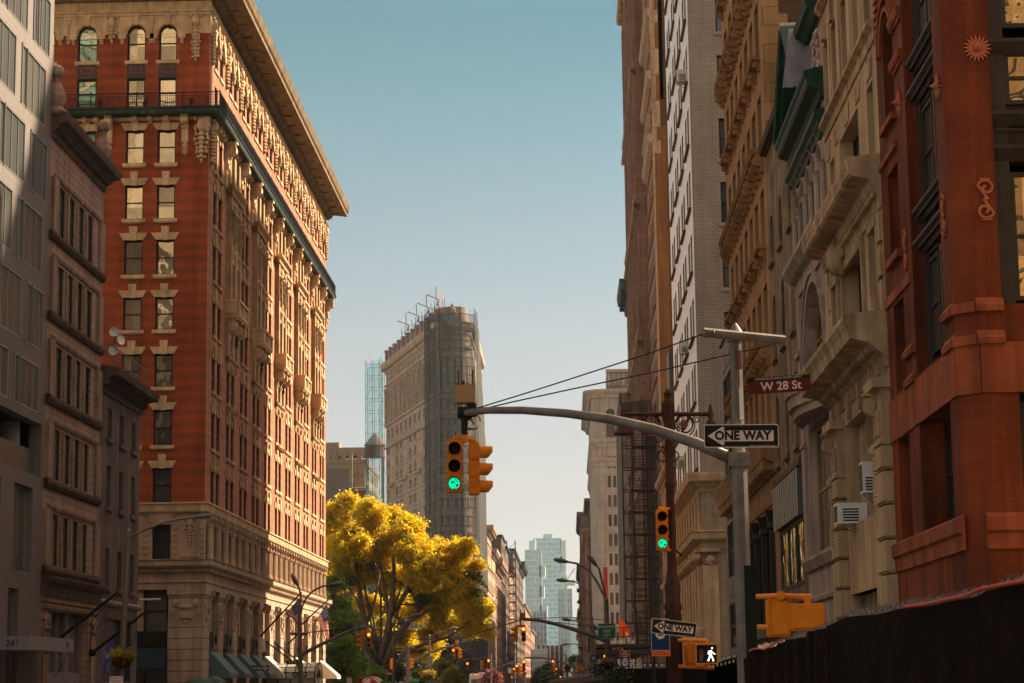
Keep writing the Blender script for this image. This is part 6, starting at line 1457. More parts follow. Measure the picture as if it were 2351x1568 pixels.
q = MB()
for z in (at(1697, 1042, DP).z, at(1697, 1055, DP).z, at(1697, 1070, DP).z): q.lathe((pb.x, DP, z), [(.1, -.02), (.118, -.015), (.118, .015), (.1, .02)], 10)
q.box(FN(DP), pb.x-.13, pb.x+.12, at(1697, 1072, DP).z, at(1697, 1040, DP).z, -.1, .105)
q.tube([at(1680, 1060, DP), at(1672, 1080, DP), at(1680, 1092, DP)], .02, 6); q.tube([at(1695, 1085, DP), at(1672, 1092, DP), at(1663, 1103, DP)], .022, 6)
q.build('clamp', m_steel, P_)
q = MB(); q.tube([at(1614, 763, 23.9), at(1800, 781, 24.2)], .058, 10, cap=True); q.build('cross_tube', m_steel, P_)
q = MB(); q.lathe(tuple(at(1686, 775, DP)), [(.1, -.05), (.1, .05)], 8); q.tube([at(1795, 781, 24.2), at(1808, 777, 24.2)], .014, 5); q.tube([at(1614, 766, 23.9), at(1640, 760, 23.85)], .02, 5); q.build('tube_bracket', m_steel, P_)
q = MB(); q.tube([at(1616, 766, 23.9), at(1500, 808, 24.4), at(1300, 873, 25.2), at(1200, 905, 25.7), at(1082, 941, 26)], .009, 5); q.tube([at(1790, 787, 24.4), at(1500, 854, 24.8), at(1300, 896, 25.4), at(1180, 922, 25.8), at(1082, 945, 26)], .009, 5); q.build('guy_wire', m_black, P_)
# control box
cb_ = thing('control_box', 'tan equipment box with antennas on the end of the nearest mast arm', 'box', at(1068, 928, 26.1)); F6 = FN(26.1)
a, b_ = at(1045, 927, 26.1), at(1090, 885, 26.1); q = MB(); q.box(F6, a.x, b_.x, a.z, b_.z, -.05, .08); q.box(F6, a.x+.01, b_.x-.01, a.z+.01, b_.z-.01, .08, .095); q.build('casing', plain('tan_plastic', (.36, .21, .09), .5, bump=0), cb_)
q = MB()
for (px, y0, y1, r_) in ((1053, 885, 851, .011), (1085, 885, 848, .011), (1064, 885, 874, .018), (1074, 885, 877, .008)): q.tube([at(px, y0, 26.1), at(px, y1, 26.1)], r_, 6)
q.build('antenna', plain('brown_plastic', (.06, .03, .02), .6), cb_)
q = MB()
for px in (1053, 1086): q.tube([at(px, 927, 26.1), at(px, 948, 26.1)], .012, 6)
q.tube([at(1073, 927, 26.1), at(1073, 946, 26.1)], .03, 8); q.build('bracket', m_steel, cb_)
# hanging pair
q = MB(); yk = thing('signal_hanger', 'yellow yoke and dark stem carrying the nearest pair of traffic lights', 'bracket', at(1067, 955, 26.1))
q.tube([at(1066, 955, 26.1), at(1066, 1003, 26.1)], [.05, .035], 8); q.build('stem', m_black, yk)
q = MB(); q.tube([at(1041, 1006, 26.05), at(1066, 1007, 26.1), at(1092, 1013, 26.15)], .035, 10); q.lathe(tuple(at(1066, 1008, 26.1)), [(.05, -.04), (.05, .05)], 10); q.tube([at(1044, 1006, 26.05), at(1044, 1014, 26.05)], .03, 8); q.tube([at(1087, 1012, 26.15), at(1087, 1020, 26.15)], .03, 8); q.build('yoke', m_orange, yk)
S1 = at(1045, 1012, 26.05); S1.x = at(1044, 1012, 26.05).x; k_ = .725
dup_signal('green', S1, R(3), k_, 'yellow traffic light showing green on the nearest mast arm', None, tilt=R(1.2))
S2 = at(1088, 1018, 26.2); dup_signal('none', S2, R(96), k_, 'yellow traffic light turned sideways, hanging beside the nearest green one', None, tilt=0)
# --- signs ---
def plate_sign(F, u0, u1, v0, v1, root, mat, border=None, rad=.02, w=0, bw=.012):
    q = MB()
    def rr_(a, b_, c, d, r): return [(a+r-r*math.cos(t), c+r-r*math.sin(t)) for t in (0, .52, 1.05, 1.57)]+[(b_-r+r*math.sin(t), c+r-r*math.cos(t)) for t in (0, .52, 1.05, 1.57)]+[(b_-r+r*math.cos(t), d-r+r*math.sin(t)) for t in (0, .52, 1.05, 1.57)]+[(a+r-r*math.sin(t), d-r+r*math.cos(t)) for t in (0, .52, 1.05, 1.57)]
    if border: q.plate(F, rr_(u0, u1, v0, v1, rad), w, w+.004, 1); q.plate(F, rr_(u0+bw, u1-bw, v0+bw, v1-bw, rad*.6), w+.003, w+.006, 0)
    else: q.plate(F, rr_(u0, u1, v0, v1, rad), w, w+.004, 0)
    return q.build('plate', [mat, border or mat], root)
m_signbk = plain('sign_black', (.010, .009, .009), .4, bump=0); m_blue = plain('sign_blue', (.006, .03, .10), .4, bump=0, var=.15); m_sgreen = plain('sign_green', (.008, .15, .07), .4, bump=0, var=.1); m_sred = plain('sign_red', (.24, .02, .012), .4, bump=0, var=.1); m_sorg = plain('sign_orange', (.62, .13, .02), .5, bump=0)
def one_way(cx, cz, w_, h, dep, label, left=True, tilt=0, group='one way signs', black_text=True):
    """black plate, white arrow, black ONE WAY; built flat then tilted about its centre"""
    r = thing('one_way_sign', label, 'sign', (0, 0, 0), group); F = FN(0); s_ = -1 if left else 1
    plate_sign(F, -w_/2, w_/2, -h/2, h/2, r, m_signbk, m_signw, .025*w_, bw=.013*w_)
    q = MB(); hx = w_*.235; t = h*.23; P = [(-w_*.45, 0), (-w_*.45+w_*.2, h*.40), (-w_*.45+w_*.21, h*.40), (-w_*.45+w_*.225, h*.34), (-w_*.45+w_*.215, t), (w_*.43, t), (w_*.43, -t), (-w_*.45+w_*.215, -t), (-w_*.45+w_*.225, -h*.34), (-w_*.45+w_*.21, -h*.40), (-w_*.45+w_*.2, -h*.40)]
    if not left: P = [(-a, b_) for a, b_ in reversed(P)]
    q.plate(F, P, .005, .008); q.build('arrow', m_signw, r)
    text('lettering', 'ONE', m_signbk, r, (-w_*.19 if left else -w_*.28, -.0*h), h*.52, F, .009, sx=.96, bold=.022*h); text('lettering', 'WAY', m_signbk, r, (w_*.21 if left else w_*.12, 0), h*.52, F, .009, sx=.96, bold=.022*h)
    if w_*4800/dep > 80: text('small_print', 'DEPT OF TRANSPORTATION', m_signw, r, (w_*.28, -h*.43), h*.07, F, .009, sx=1.2)
    q = MB()
    for v in (-h*.44, h*.44): q.lump(F, 0, v, .008, .012, .012, .008)
    q.build('bolt', m_steel, r)
    r.location = (cx, dep, cz); r.rotation_euler = (0, tilt, 0); return r
c_ = at(1701.5, 1001.5, 24.15); one_way(c_.x, c_.z, 172/4800*24.15, 54/4800*24.15, 24.12, 'black and white ONE WAY sign pointing left on the nearest signal pole', tilt=R(.6))
c_ = at(1547.5, 1442, 31.5); one_way(c_.x, c_.z, 101.5/4800*31.5, 34/4800*31.5, 31.5, 'tilted ONE WAY sign on the ornate lamp post above the walking figure', tilt=R(7.6))
c_ = at(597, 1534, 99); one_way(c_.x, c_.z, .86, .28, 99, 'small ONE WAY sign pointing right below the blue awnings', left=False)
c_ = at(688, 1548, 107); one_way(c_.x, c_.z, .76, .26, 107, 'small ONE WAY sign pointing right on the grey pole by the flags', left=False)
c_ = at(1398, 1522, 101); one_way(c_.x, c_.z, .85, .29, 101, 'ONE WAY sign pointing right half hidden by a white parking sign', left=False)
c_ = at(936.5, 1556.5, 190); one_way(c_.x, c_.z, .83, .29, 190, 'pale ONE WAY sign pointing left under the yellow tree')
def street_name(px0, px1, py0, py1, dep, s, label, tilt=0, top=None, name='street_name_sign', mat=None, txt=None, rows=None):
    a, b_ = at(px0, py1, dep), at(px1, py0, dep); w_, h = b_.x-a.x, b_.z-a.z; r = thing(name, label, 'sign', (0, 0, 0)); F = FN(0)
    plate_sign(F, -w_/2, w_/2, -h/2, h/2, r, mat or m_redsign, None if name == 'street_name_sign' else (txt or m_signw), .012*w_, bw=.012*w_)
    if top: q = MB(); q.box(F, -w_/2, w_/2, h*.29, h*.5, .004, .007); q.build('header', m_signbk, r); text('small_print', top, m_signw, r, (0, h*.395), h*.155, F, .008, sx=.86)
    if rows:
        for (t_, v, sz) in rows: text('lettering', t_, txt or m_signw, r, (0, v*h), sz*h, F, .008, bold=.004*h)
    elif s: text('lettering', s, txt or m_signw, r, (0.03*w_, -.1*h if top else 0), h*.72 if top else h*.75, F, .008, sx=1.0 if top else .9, bold=.012*h)
    r.location = ((a.x+b_.x)/2, dep, (a.z+b_.z)/2); r.rotation_euler = (0, tilt, 0); return r, w_, h
street_name(1716, 1861, 863, 903, 24.1, 'W 28 St', 'dark red W 28 St name sign on the nearest signal pole', R(-3.0), 'MADISON SQUARE NORTH HISTORIC DISTRICT')
street_name(657, 686, 1516, 1525.5, 107, 'E 27 St', 'dark red E 27 St name sign over the glass canopy')
street_name(882.5, 903, 1543.5, 1549.5, 187, 'E 26 St', 'dark red E 26 St name sign under the yellow tree')
street_name(1403, 1432, 1484, 1496, 103, 'W 27 St', 'dark red W 27 St name sign behind the bus stop sign')
street_name(1373, 1413.5, 1431, 1466, 99, None, 'green BROADWAY KEEP LEFT sign on the grey signal pole', name='guide_sign', mat=m_sgreen, rows=[('BROADWAY', .27, .25), ('KEEP', -.02, .25), ('LEFT', -.3, .25)])
street_name(941, 962, 1558, 1570, 188, None, 'green Broadway sign next to the pale one way sign', name='guide_sign', mat=m_sgreen, rows=[('Broadway', .25, .35)])
r_, w_, h = street_name(977, 992.5, 1553.5, 1567, 186, None, 'green Broadway sign with small arrow under the flower basket', name='guide_sign', mat=m_sgreen, rows=[('Broadway', .25, .25)])
q = MB(); q.plate(FN(0), [(-.12, -.02), (.02, -.02), (-.02, -.06), (.06, -.16), (.02, -.18), (-.06, -.1), (-.12, -.14)], .008, .011); q.build('arrow', m_signw, r_)
r_, w_, h = street_name(980, 993, 1505.5, 1530, 150, None, 'red and white no standing sign on the lamp pole beside the tree', name='parking_sign', mat=m_signw, rows=None)
q = MB(); q.box(FN(0), -w_*.45, w_*.45, .08*h, .48*h, .005, .008); q.box(FN(0), -w_*.45, w_*.45, -.46*h, -.3*h, .005, .008); q.build('red_panel', m_sred, r_)
street_name(796.6, 808, 1556, 1568, 150, None, 'white and red parking sign left of the cart umbrella', name='parking_sign', mat=m_signw, txt=m_sred, rows=[('NO PARKING', .3, .12), ('ANYTIME', 0, .14)])
street_name(822, 832.5, 1552.5, 1568, 150, None, 'red parking sign beside the striped cart umbrella', name='parking_sign', mat=m_sred, rows=[('NO STANDING', .3, .1)])
street_name(251, 283, 1552, 1575, 64, None, 'white no parking notice under the flower basket at left', name='parking_sign', mat=m_signw, txt=m_sred, rows=[('TEMPORARY PARKING', .3, .14), ('Sunday 10am - 7pm', .05, .13), ('Mon - Fri 4pm', -.2, .13)])
street_name(1390.5, 1405, 1510, 1523, 100.5, None, 'small white NO PARKING Anytime sign over the one way sign', name='parking_sign', mat=m_signw, txt=m_sred, rows=[('NO PARKING', .2, .2), ('Anytime', -.15, .2)])
# bus stop signs
def bus_icon(q, cx, cz, s_, F, w):
    q.box(F, cx-.5*s_, cx+.5*s_, cz-.32*s_, cz+.5*s_, w, w+.002, 0); q.box(F, cx-.42*s_, cx+.42*s_, cz-.02*s_, cz+.35*s_, w+.002, w+.004, 1)
    for a in (-.36, .2): q.box(F, cx+a*s_, cx+(a+.16)*s_, cz-.5*s_, cz-.3*s_, w, w+.002, 0)
    for a in (-.3, .3): q.lump(F, cx+a*s_, cz-.17*s_, w+.003, .07*s_, .07*s_, .003, 1)
a, b_ = at(1495.5, 1494, 32.3), at(1536.5, 1420, 32.3); w_, h = b_.x-a.x, b_.z-a.z
bs1 = thing('bus_stop_sign', 'large blue bus stop sign partly behind the tilted one way sign', 'sign', ((a.x+b_.x)/2, 32.3, 0)); F = FN(32.3); cx_ = (a.x+b_.x)/2; cz_ = (a.z+b_.z)/2
plate_sign(F, a.x, b_.x, a.z, b_.z, bs1, m_blue, m_signw, .012, bw=.006); q = MB(); q.box(F, a.x+.008, b_.x-.008, b_.z-.155, b_.z-.008, .005, .009); q.build('red_panel', m_sred, bs1)
q = MB(); q.plate(F, [(cx_+.075*math.cos(t), b_.z-.225+.085*math.sin(t)) for t in [k*math.pi/12 for k in range(24)]], .006, .009, 1); bus_icon(q, cx_+.005, b_.z-.225, .09, F, .009); q.build('bus_symbol', [m_blue, m_signw], bs1)
q = MB(); q.box(F, a.x+.003, b_.x+.005, a.z-.085, a.z-.002, .002, .008); q.build('orange_plate', m_sorg, bs1); text('lettering', 'TEMPORARY', m_signbk, bs1, (cx_+.01, a.z-.025), .026, F, .009); text('lettering', 'CONSTRUCTION REGULATION', m_signbk, bs1, (cx_+.01, a.z-.055), .018, F, .009)
q = MB(); q.tube([(a.x+.04, 32.35, 0), (a.x+.04, 32.35, b_.z)], .03, 4); q.build('post', m_iron, bs1)
a, b_ = at(1424.4, 1556, 62), at(1446.4, 1493, 62); w_ = b_.x-a.x; F = FN(62); cx_ = (a.x+b_.x)/2
bs2 = thing('bus_stop_sign', 'tall narrow NO STANDING bus stop sign listing M1 M2 M3 M55', 'sign', (cx_, 62, 0)); plate_sign(F, a.x, b_.x, a.z, b_.z, bs2, m_blue, m_signw, .012, bw=.008)
q = MB(); q.box(F, a.x+.01, b_.x-.01, b_.z-.21, b_.z-.01, .005, .009); q.build('red_panel', m_sred, bs2)
text('lettering', 'NO', m_signw, bs2, (cx_, b_.z-.05), .065, F, .01, bold=.002); text('lettering', 'STANDING', m_signw, bs2, (cx_, b_.z-.11), .05, F, .01, bold=.001); q = MB(); q.plate(F, [(cx_-.07, b_.z-.18), (cx_+.02, b_.z-.18), (cx_+.02, b_.z-.19), (cx_+.08, b_.z-.172), (cx_+.02, b_.z-.155), (cx_+.02, b_.z-.165), (cx_-.07, b_.z-.165)], .009, .011); q.build('arrow', m_signw, bs2)
q = MB(); q.plate(F, [(cx_+.095*math.cos(t), b_.z-.34+.12*math.sin(t)) for t in [k*math.pi/12 for k in range(24)]], .006, .009, 1); bus_icon(q, cx_+.01, b_.z-.34, .12, F, .009); q.build('bus_symbol', [m_blue, m_signw], bs2)
for i, t_ in enumerate(('M1', 'M2', 'M3', 'M55')): text('lettering', t_, m_signw, bs2, (cx_, b_.z-.53-.085*i-(.02 if i > 1 else 0)), .08, F, .01, bold=.002)
q = MB(); q.box(F, a.x, b_.x, b_.z-.665, b_.z-.66, .005, .009); q.build('divider', m_signw, bs2); q = MB(); q.box(F, a.x, b_.x+.01, a.z-.13, a.z-.003, .002, .008); q.build('orange_plate', m_sorg, bs2); q = MB(); q.tube([(cx_, 62.05, 0), (cx_, 62.05, b_.z)], .03, 6); q.build('post', m_iron, bs2)
# edge-on sign and slim dark post by the near pole
es_ = thing('edge_on_sign', 'narrow cross street sign seen edge-on high on the nearest pole', 'sign', at(1698, 825, 24)); q = MB(); p0, p1 = at(1692, 828, 24.3), at(1703, 825, 23.2); q.poly([p0+Vector((0, 0, -.11)), p1+Vector((0, 0, -.11)), p1+Vector((0, 0, .11)), p0+Vector((0, 0, .11))]); q.build('plate', [m_redsign], es_); q = MB(); q.tube([p0+Vector((0, 0, -.14)), p0+Vector((0, 0, .12))], .012, 5); q.build('bracket', m_steel, es_)
rs_ = thing('hanging_banner_strip', 'bright white strip sign seen edge-on below the street name sign', 'sign', at(1704, 930, 24.2)); q = MB(); p0, p1 = at(1698, 975, 24.3), at(1705, 885, 24.0); q.box(FN(24.2), p0.x, p0.x+.035, p0.z+.05, p1.z, -.4, 0); q.build('plate', m_white, rs_)
gp_ = thing('sign_post', 'dark green square post in front of the nearest signal pole', 'post', at(1724, 1562, 22)); q = MB(); a, b_ = at(1716, 1562, 22), at(1733, 1298, 22); q.box(FN(22), a.x, b_.x, 0, b_.z, -.05, 0); q.build('plate', plain('dark_green_paint', (.006, .012, .006), .5), gp_)
# --- ornate twin lamp post at the far corner of 28th Street ---
DL = 33.0; lx = at(1545, 1400, DL).x
m_rust = plain('rusty_iron', (.045, .018, .012), .6, .2, var=.5, sc_=6)
OL = thing('ornate_lamp_post', 'dark ornate twin-arm lamp post with scrolled brackets and flower rosettes', 'lamp post', (lx, DL, 0)); zt_ = at(1535, 893, DL).z
zz = lambda py: at(1540, py, DL).z
q = MB(); q.lathe((lx, DL, 0), [(.22, 0), (.22, .4), (.16, .5), (.14, 1.3), (.16, 1.4), (.125, 1.5), (.12, zz(1405)), (.15, zz(1395)), (.115, zz(1380)), (.13, zz(1345)), (.09, zz(1330)), (.075, zz(1310)), (.065, zz(1120)), (.09, zz(1112)), (.065, zz(1104)), (.055, zz(990)), (.08, zz(985)), (.06, zz(975)), (.09, zz(960)), (.11, zz(945)), (.10, zz(930)), (.11, zz(926)), (.055, zz(918)), (.055, zz(905)), (.075, zz(903)), (.04, zz(900)), (.03, zz(893)), (.002, zt_)], 16)
for k in range(14): t = k*math.pi/7; q.tube([(lx+.125*math.cos(t), DL+.125*math.sin(t), 1.5), (lx+.125*math.cos(t), DL+.125*math.sin(t), zz(1410))], .013, 4)
q.build('shaft', m_rust, OL, smooth=True)
q = MB()
for s_, X1 in ((-1, 1428), (1, 1634)):
    e = at(X1, 951, DL); q.tube([(lx+s_*.1, DL, zz(951)), tuple(e)], .035, 8); 
    def spiral(cx, cy, r0, r1, a0, turns, th): q.tube([at(cx, cy, DL)+Vector((s_*(r0+(r1-r0)*k/24)*math.cos(a0+turns*2*math.pi*k/24), 0, (r0+(r1-r0)*k/24)*math.sin(a0+turns*2*math.pi*k/24))) for k in range(25)], th, 5)
    cx = 1533+s_*37; spiral(cx, 974, .14, .14, 0, 1, .014); spiral(cx, 974, .2, .05, -1.5, 1.2, .012)
    spiral(cx+s_*29, 963, .06, .02, 1.5, 1.5, .01); spiral(1533+s_*22, 1005, .09, .03, 1, 1.5, .012); spiral(1533+s_*14, 1045, .14, .04, 1.2, 1.3, .012); spiral(1533+s_*10, 1032, .05, .02, 1.2, 1.5, .01)
q.build('scroll_bracket', m_rust, OL)
for s_ in (-1, 1):
    q = MB(); c = at(1533+s_*37, 974, DL-.02); F = FN(c.y)
    for k in range(6): q.lump(F, c.x+.045*math.cos(k*math.pi/3), c.z+.045*math.sin(k*math.pi/3), 0, .03, .03, .015)
    q.lump(F, c.x, c.z, .01, .02, .02, .02); q.build('rosette', plain('bronze', (.14, .07, .05), .5, .3), OL)
q = MB(); c = at(1430, 951, DL); q.lathe((c.x, DL, c.z), [(.02, .12), (.04, .05), (.045, -.02), (.03, -.1), (.085, -.16), (.15, -.30), (.155, -.33), (.02, -.34)], 14); q.build('lamp_shade', plain('red_brown_enamel', (.05, .012, .009), .5), OL, smooth=True)
q = MB(); c = at(1631, 951, DL); q.lathe((c.x, DL, c.z), [(.002, .17), (.02, .14), (.045, .03), (.05, -.02), (.035, -.09), (.075, -.12), (.1, -.2), (.13, -.24), (.02, -.25)], 14); q.build('lamp_shade', m_rust, OL, smooth=True)
S_ = at(1519, 1171, DL-.25); dup_signal('green', S_, 0, .70, 'yellow traffic light showing green on the ornate lamp post', None)
q = MB(); bk = thing('signal_bracket', 'yellow brackets holding the far green traffic light to the ornate post', 'bracket', at(1520, 1165, DL))
q.tube([at(1512, 1166, DL-.25), at(1530, 1168, DL-.2), (lx, DL, zz(1168))], .022, 8); q.tube([at(1516, 1262, DL-.25), at(1532, 1263, DL-.2), (lx, DL, zz(1263))], .022, 8); q.tube([at(1519, 1166, DL-.25), at(1519, 1173, DL-.25)], .03, 8); q.build('tube', m_orange, bk)
q = MB(); q.tube([(lx, DL, zz(1255)), at(1567, 1277, DL)], .018, 6); q.build('strut', m_black, bk)
# pedestrian signals
def ped_head(px0, px1, py0, py1, dep, label, face=True, depth=.24, arms=True):
    a, b_ = at(px0, py1, dep), at(px1, py0, dep); F = FN(dep); r = thing('walk_signal', label, 'walk signal', ((a.x+b_.x)/2, dep, a.z)); w_, h = b_.x-a.x, b_.z-a.z
    q = MB(); c = .02
    q.plate(F, [(a.x+c, a.z), (b_.x-c, a.z), (b_.x, a.z+c), (b_.x, b_.z-c), (b_.x-c, b_.z), (a.x+c, b_.z), (a.x, b_.z-c), (a.x, a.z+c)], -depth, 0)
    if face: 
        for P in ((a.x+.004, b_.x-.004, b_.z-.022, b_.z-.004), (a.x+.004, b_.x-.004, a.z+.004, a.z+.022), (a.x+.004, a.x+.022, a.z+.02, b_.z-.02), (b_.x-.022, b_.x-.004, a.z+.02, b_.z-.02)): q.box(F, *P, 0, .05)
    else:
        q.plate(F, [(a.x+.03, a.z+.03), (b_.x-.03, a.z+.03), (b_.x-.03, b_.z-.03), (a.x+.03, b_.z-.03)], 0, .05); q.box(F, a.x+w_*.06, a.x+w_*.1, a.z, b_.z, 0, .06)
    q.build('housing', m_orange, r)
    return r, a, b_, F, w_, h
r, a, b_, F, w_, h = ped_head(1596.5, 1648, 1477, 1525.5, 32.6, 'walk signal with white walking figure lit, facing the camera')
q = MB(); q.box(F, a.x+.02, b_.x-.02, a.z+.02, b_.z-.02, -.01, .006); q.build('screen', m_hole, r)
q = MB(); U = lambda x, z: (a.x+w_*x, a.z+h*z)
def limbp(pts, wd):
    for i in range(len(pts)-1):
        (x0, y0), (x1, y1) = U(*pts[i]), U(*pts[i+1]); d = Vector((x1-x0, y1-y0)); d = Vector((-d.y, d.x)).normalized()*wd*w_/2; q.plate(F, [(x0-d.x, y0-d.y), (x1-d.x, y1-d.y), (x1+d.x, y1+d.y), (x0+d.x, y0+d.y)], .007, .01)
q.lump(F, *U(.745, .77), .008, .036*w_, .042*h, .004, n=12)
limbp([(.665, .66), (.67, .42)], .10); limbp([(.61, .64), (.57, .56), (.58, .47)], .035); limbp([(.70, .64), (.78, .54), (.87, .48)], .038); limbp([(.65, .43), (.61, .30), (.56, .16)], .055); limbp([(.69, .43), (.75, .30), (.79, .15)], .055)
q.build('walking_figure', m_wled, r)
q = MB(); q.lump(F, *U(.26, .36), .008, .10*w_, .12*h, .003, n=10)
for i, (x, l) in enumerate(((.16, .66), (.22, .74), (.29, .75), (.35, .68))): limbp([(.2+.045*i, .4), (x, l)], .035)
limbp([(.33, .38), (.42, .50)], .04); limbp([(.26, .35), (.25, .16)], .15)
q.build('hand_symbol', plain('unlit_hand', (.10, .075, .065), .6), r)
r2, *_r = ped_head(1573, 1597, 1479, 1527, 32.9, 'yellow walk signal housing turned sideways beside the lit walking figure', False, .3)
q = MB(); pb_ = thing('signal_bracket', 'yellow tube brackets holding the walk signals above and below', 'bracket', at(1590, 1530, 32.9))
q.tube([at(1556, 1470, 32.9), at(1624, 1470, 32.9)], .03, 8); q.tube([at(1557, 1530, 32.9), at(1640, 1533, 32.9)], .03, 8)
for px in (1585, 1622): q.tube([at(px, 1470, 32.9), at(px, 1480, 32.9)], .035, 8); q.tube([at(px, 1525, 32.9), at(px, 1533, 32.9)], .035, 8)
q.build('tube', m_orange, pb_)
ped_head(1764, 1813, 1374, 1462, 23.8, 'left yellow walk signal back behind the black fence', False, .28); ped_head(1813, 1893, 1384, 1448, 23.6, 'right yellow walk signal back with a rounded edge above the fence', False, .22)
q = MB(); pb_ = thing('signal_bracket', 'yellow pipe bracket above the pair of walk signal backs', 'bracket', at(1790, 1368, 23.8)); q.tube([at(1735, 1370, 24.1), at(1790, 1368, 23.8), at(1862, 1370, 23.7)], .03, 8); q.lathe(tuple(at(1792, 1367, 23.75)), [(.05, -.05), (.05, .05)], 10, ax='y'); q.tube([at(1853, 1370, 23.7), at(1853, 1386, 23.7)], .035, 8); q.tube([at(1740, 1440, 24.1), at(1770, 1440, 23.9)], .03, 8); q.build('pipe', m_orange, pb_)
# --- black fence along the kerb ---
FX = 1.72; m_cloth = plain('black_windscreen', (.011, .0065, .005), .95, var=.8, sc_=3, bump=.6, spec=.03)
fence_top = [(1711, 1513), (1725, 1496), (1745, 1490), (1763, 1492), (1778, 1484), (1803, 1469), (1823, 1466), (1845, 1461), (1863, 1449), (1885, 1444), (1910, 1433), (1938, 1417), (1975, 1413), (2013, 1410), (2063, 1398), (2100, 1394), (2138, 1390), (2190, 1379), (2238, 1369), (2263, 1356), (2310, 1347), (2351, 1340), (2450, 1318), (2600, 1287)]
FT = [onx(px, py, FX) for px, py in fence_top]
def ftop(y):
    for (ya, za), (yb, zb) in zip(FT, FT[1:]):
        if min(ya, yb) <= y <= max(ya, yb): return za+(zb-za)*(y-ya)/(yb-ya)
    return FT[-1][1] if y < FT[-1][0] else FT[0][1]
fc = thing('construction_fence', 'black fabric covered wire fence with wavy top in the lower right foreground', 'fence', (FX, 12, 0)); ymax, ymin = FT[0][0], FT[-1][0]
q = MB(); ny, nz = 420, 14; rd = random.Random(2); ys = [ymax-(ymax-ymin)*k/ny for k in range(ny+1)]
V = []
for y in ys:
    zt_ = ftop(y)
    for j in range(nz+1):
        t = j/nz; amp = .03*(.3+t)*(1 if y > 15 else .25); V.append((FX+amp*math.sin(y*3.1+2.6*math.sin(y*1.3)+t*.8)*(.4+.6*math.sin(y*.9)**2)+.012*math.sin(y*9+t*5)*(y > 14)-.03*(1-t)*math.sin(y*1.1+t*5), y, zt_*t))
q.v = V; q.f = [(a*(nz+1)+j, a*(nz+1)+j+1, (a+1)*(nz+1)+j+1, (a+1)*(nz+1)+j) for a in range(ny) for j in range(nz)]; q.m = [0]*len(q.f); q.build('fabric', m_cloth, fc, smooth=True)
q = MB(); y = ymin
while y < ymax:
    z = ftop(y); j_ = rd.uniform(-.02, .02); q.tube([(FX+.09, y, z-.05), (FX+.09+j_, y+.02, z+.02), (FX+.08-j_, y-.03, z+.05+.014*rd.random())], .0026, 3); q.tube([(FX+.09, y+.03, z-.05), (FX+.09-j_, y+.01, z+.02), (FX+.10+j_, y+.04, z+.05)], .0026, 3); y += .062
q.build('chain_link', plain('dull_wire', (.24, .21, .20), .6, .2, spec=.1), fc)
q = MB(); 
for a, b_ in ((19.9, 16.8), (10.6, 6.3)):
    pts = []; y = a
    while y > b_: pts.append((FX-.03, y, ftop(y)+.005)); y -= .12
    q.tube(pts, .008, 6)
q.build('orange_rope', plain('orange_rope', (.5, .07, .025), .7), fc)
q = MB()
for y in (19.5, 16.8, 14, 11.2, 8.4): q.tube([(FX+.06, y, 0), (FX+.06, y, ftop(y)-.06)], .025, 8)
q.build('post', m_steel, fc)
# --- street lamps ---
def lamp_head(mb, c, d, s_=1.0):
    """cobra head along direction d"""
    d = Vector(d).normalized(); p = Vector(c); mb.tube([p-d*.05*s_, p+d*.12*s_, p+d*.3*s_, p+d*.55*s_, p+d*.68*s_], [.05*s_, .09*s_, .12*s_, .1*s_, .03*s_], 10); mb.lathe((p+d*.3*s_+Vector((0, 0, .1*s_))).to_tuple(), [(.035*s_, 0), (.035*s_, .09*s_)], 8)
def lamp(label, pole, arms, dep, pr=.09, mat=m_steel, name='street_lamp', hs=1.0, group=None):
    a = at(*pole[0], dep); b_ = at(*pole[1], dep); r = thing(name, label, 'street lamp', (a.x, dep, 0), group)
    q = MB(); q.tube([(a.x+(a.x-b_.x)/(b_.z-a.z)*a.z*1.0, dep, 0), tuple(a), tuple(b_)], [pr*1.2, pr, pr*.75], 8); q.lathe(tuple(b_), [(pr*.8, 0), (pr*.9, .05), (.01, .2)], 8); q.build('pole', mat, r)
    for A in arms:
        pts = [at(x, y, dep) for x, y in A]; q = MB(); q.tube(pts, pr*.38, 7); ao = q.build('arm', mat, r); q = MB(); lamp_head(q, pts[-1], pts[-1]-pts[-2] if True else 0, hs); q.build('lamp_head', mat, r, smooth=True)
    return r
L1 = lamp('grey street lamp at left with long arm and a hanging flower basket', ((278, 1560), (295.5, 1224)), [[(298, 1232), (340, 1213), (380, 1198), (420, 1190), (450, 1187)]], 66, .11, hs=.75)
bk_ = thing('flower_basket', 'round brown basket of yellow flowers on the left street lamp', 'flower basket', at(280, 1528, 65.9)); c = at(280, 1508, 65.9); q = MB(); q.lathe(tuple(c), [(.36, 0), (.35, -.1), (.26, -.28), (.1, -.36), (.02, -.36)], 16); q.build('basket', plain('basket_liner', (.05, .015, .008), .9), bk_)
leaves('flowers', [(c.x, c.y, c.z+.05, .36, .36, .16), (c.x+.15, c.y-.1, c.z, .25, .25, .15)], 2600, .035, leafmat('flower_yellow', (.42, .26, .01), (.12, .14, .01), .3), bk_, 4)
E27 = lamp('grey pole with two street lamp arms beside the flags', ((690, 1566), (688, 1392)), [[(690, 1395), (691, 1372), (687, 1352), (683, 1344)], [(691, 1410), (694, 1392), (704, 1371), (721, 1355), (740, 1346), (758, 1343)]], 107, .13, hs=1.0)
q = MB(); q.tube([at(692, 1503, 107), at(730, 1483, 107), at(775, 1461, 107), at(809, 1446, 107), at(843, 1438, 107)], [.1, .09, .08, .07, .06], 8); q.tube([at(667, 1455, 107), at(707, 1455, 107)], .08, 8)
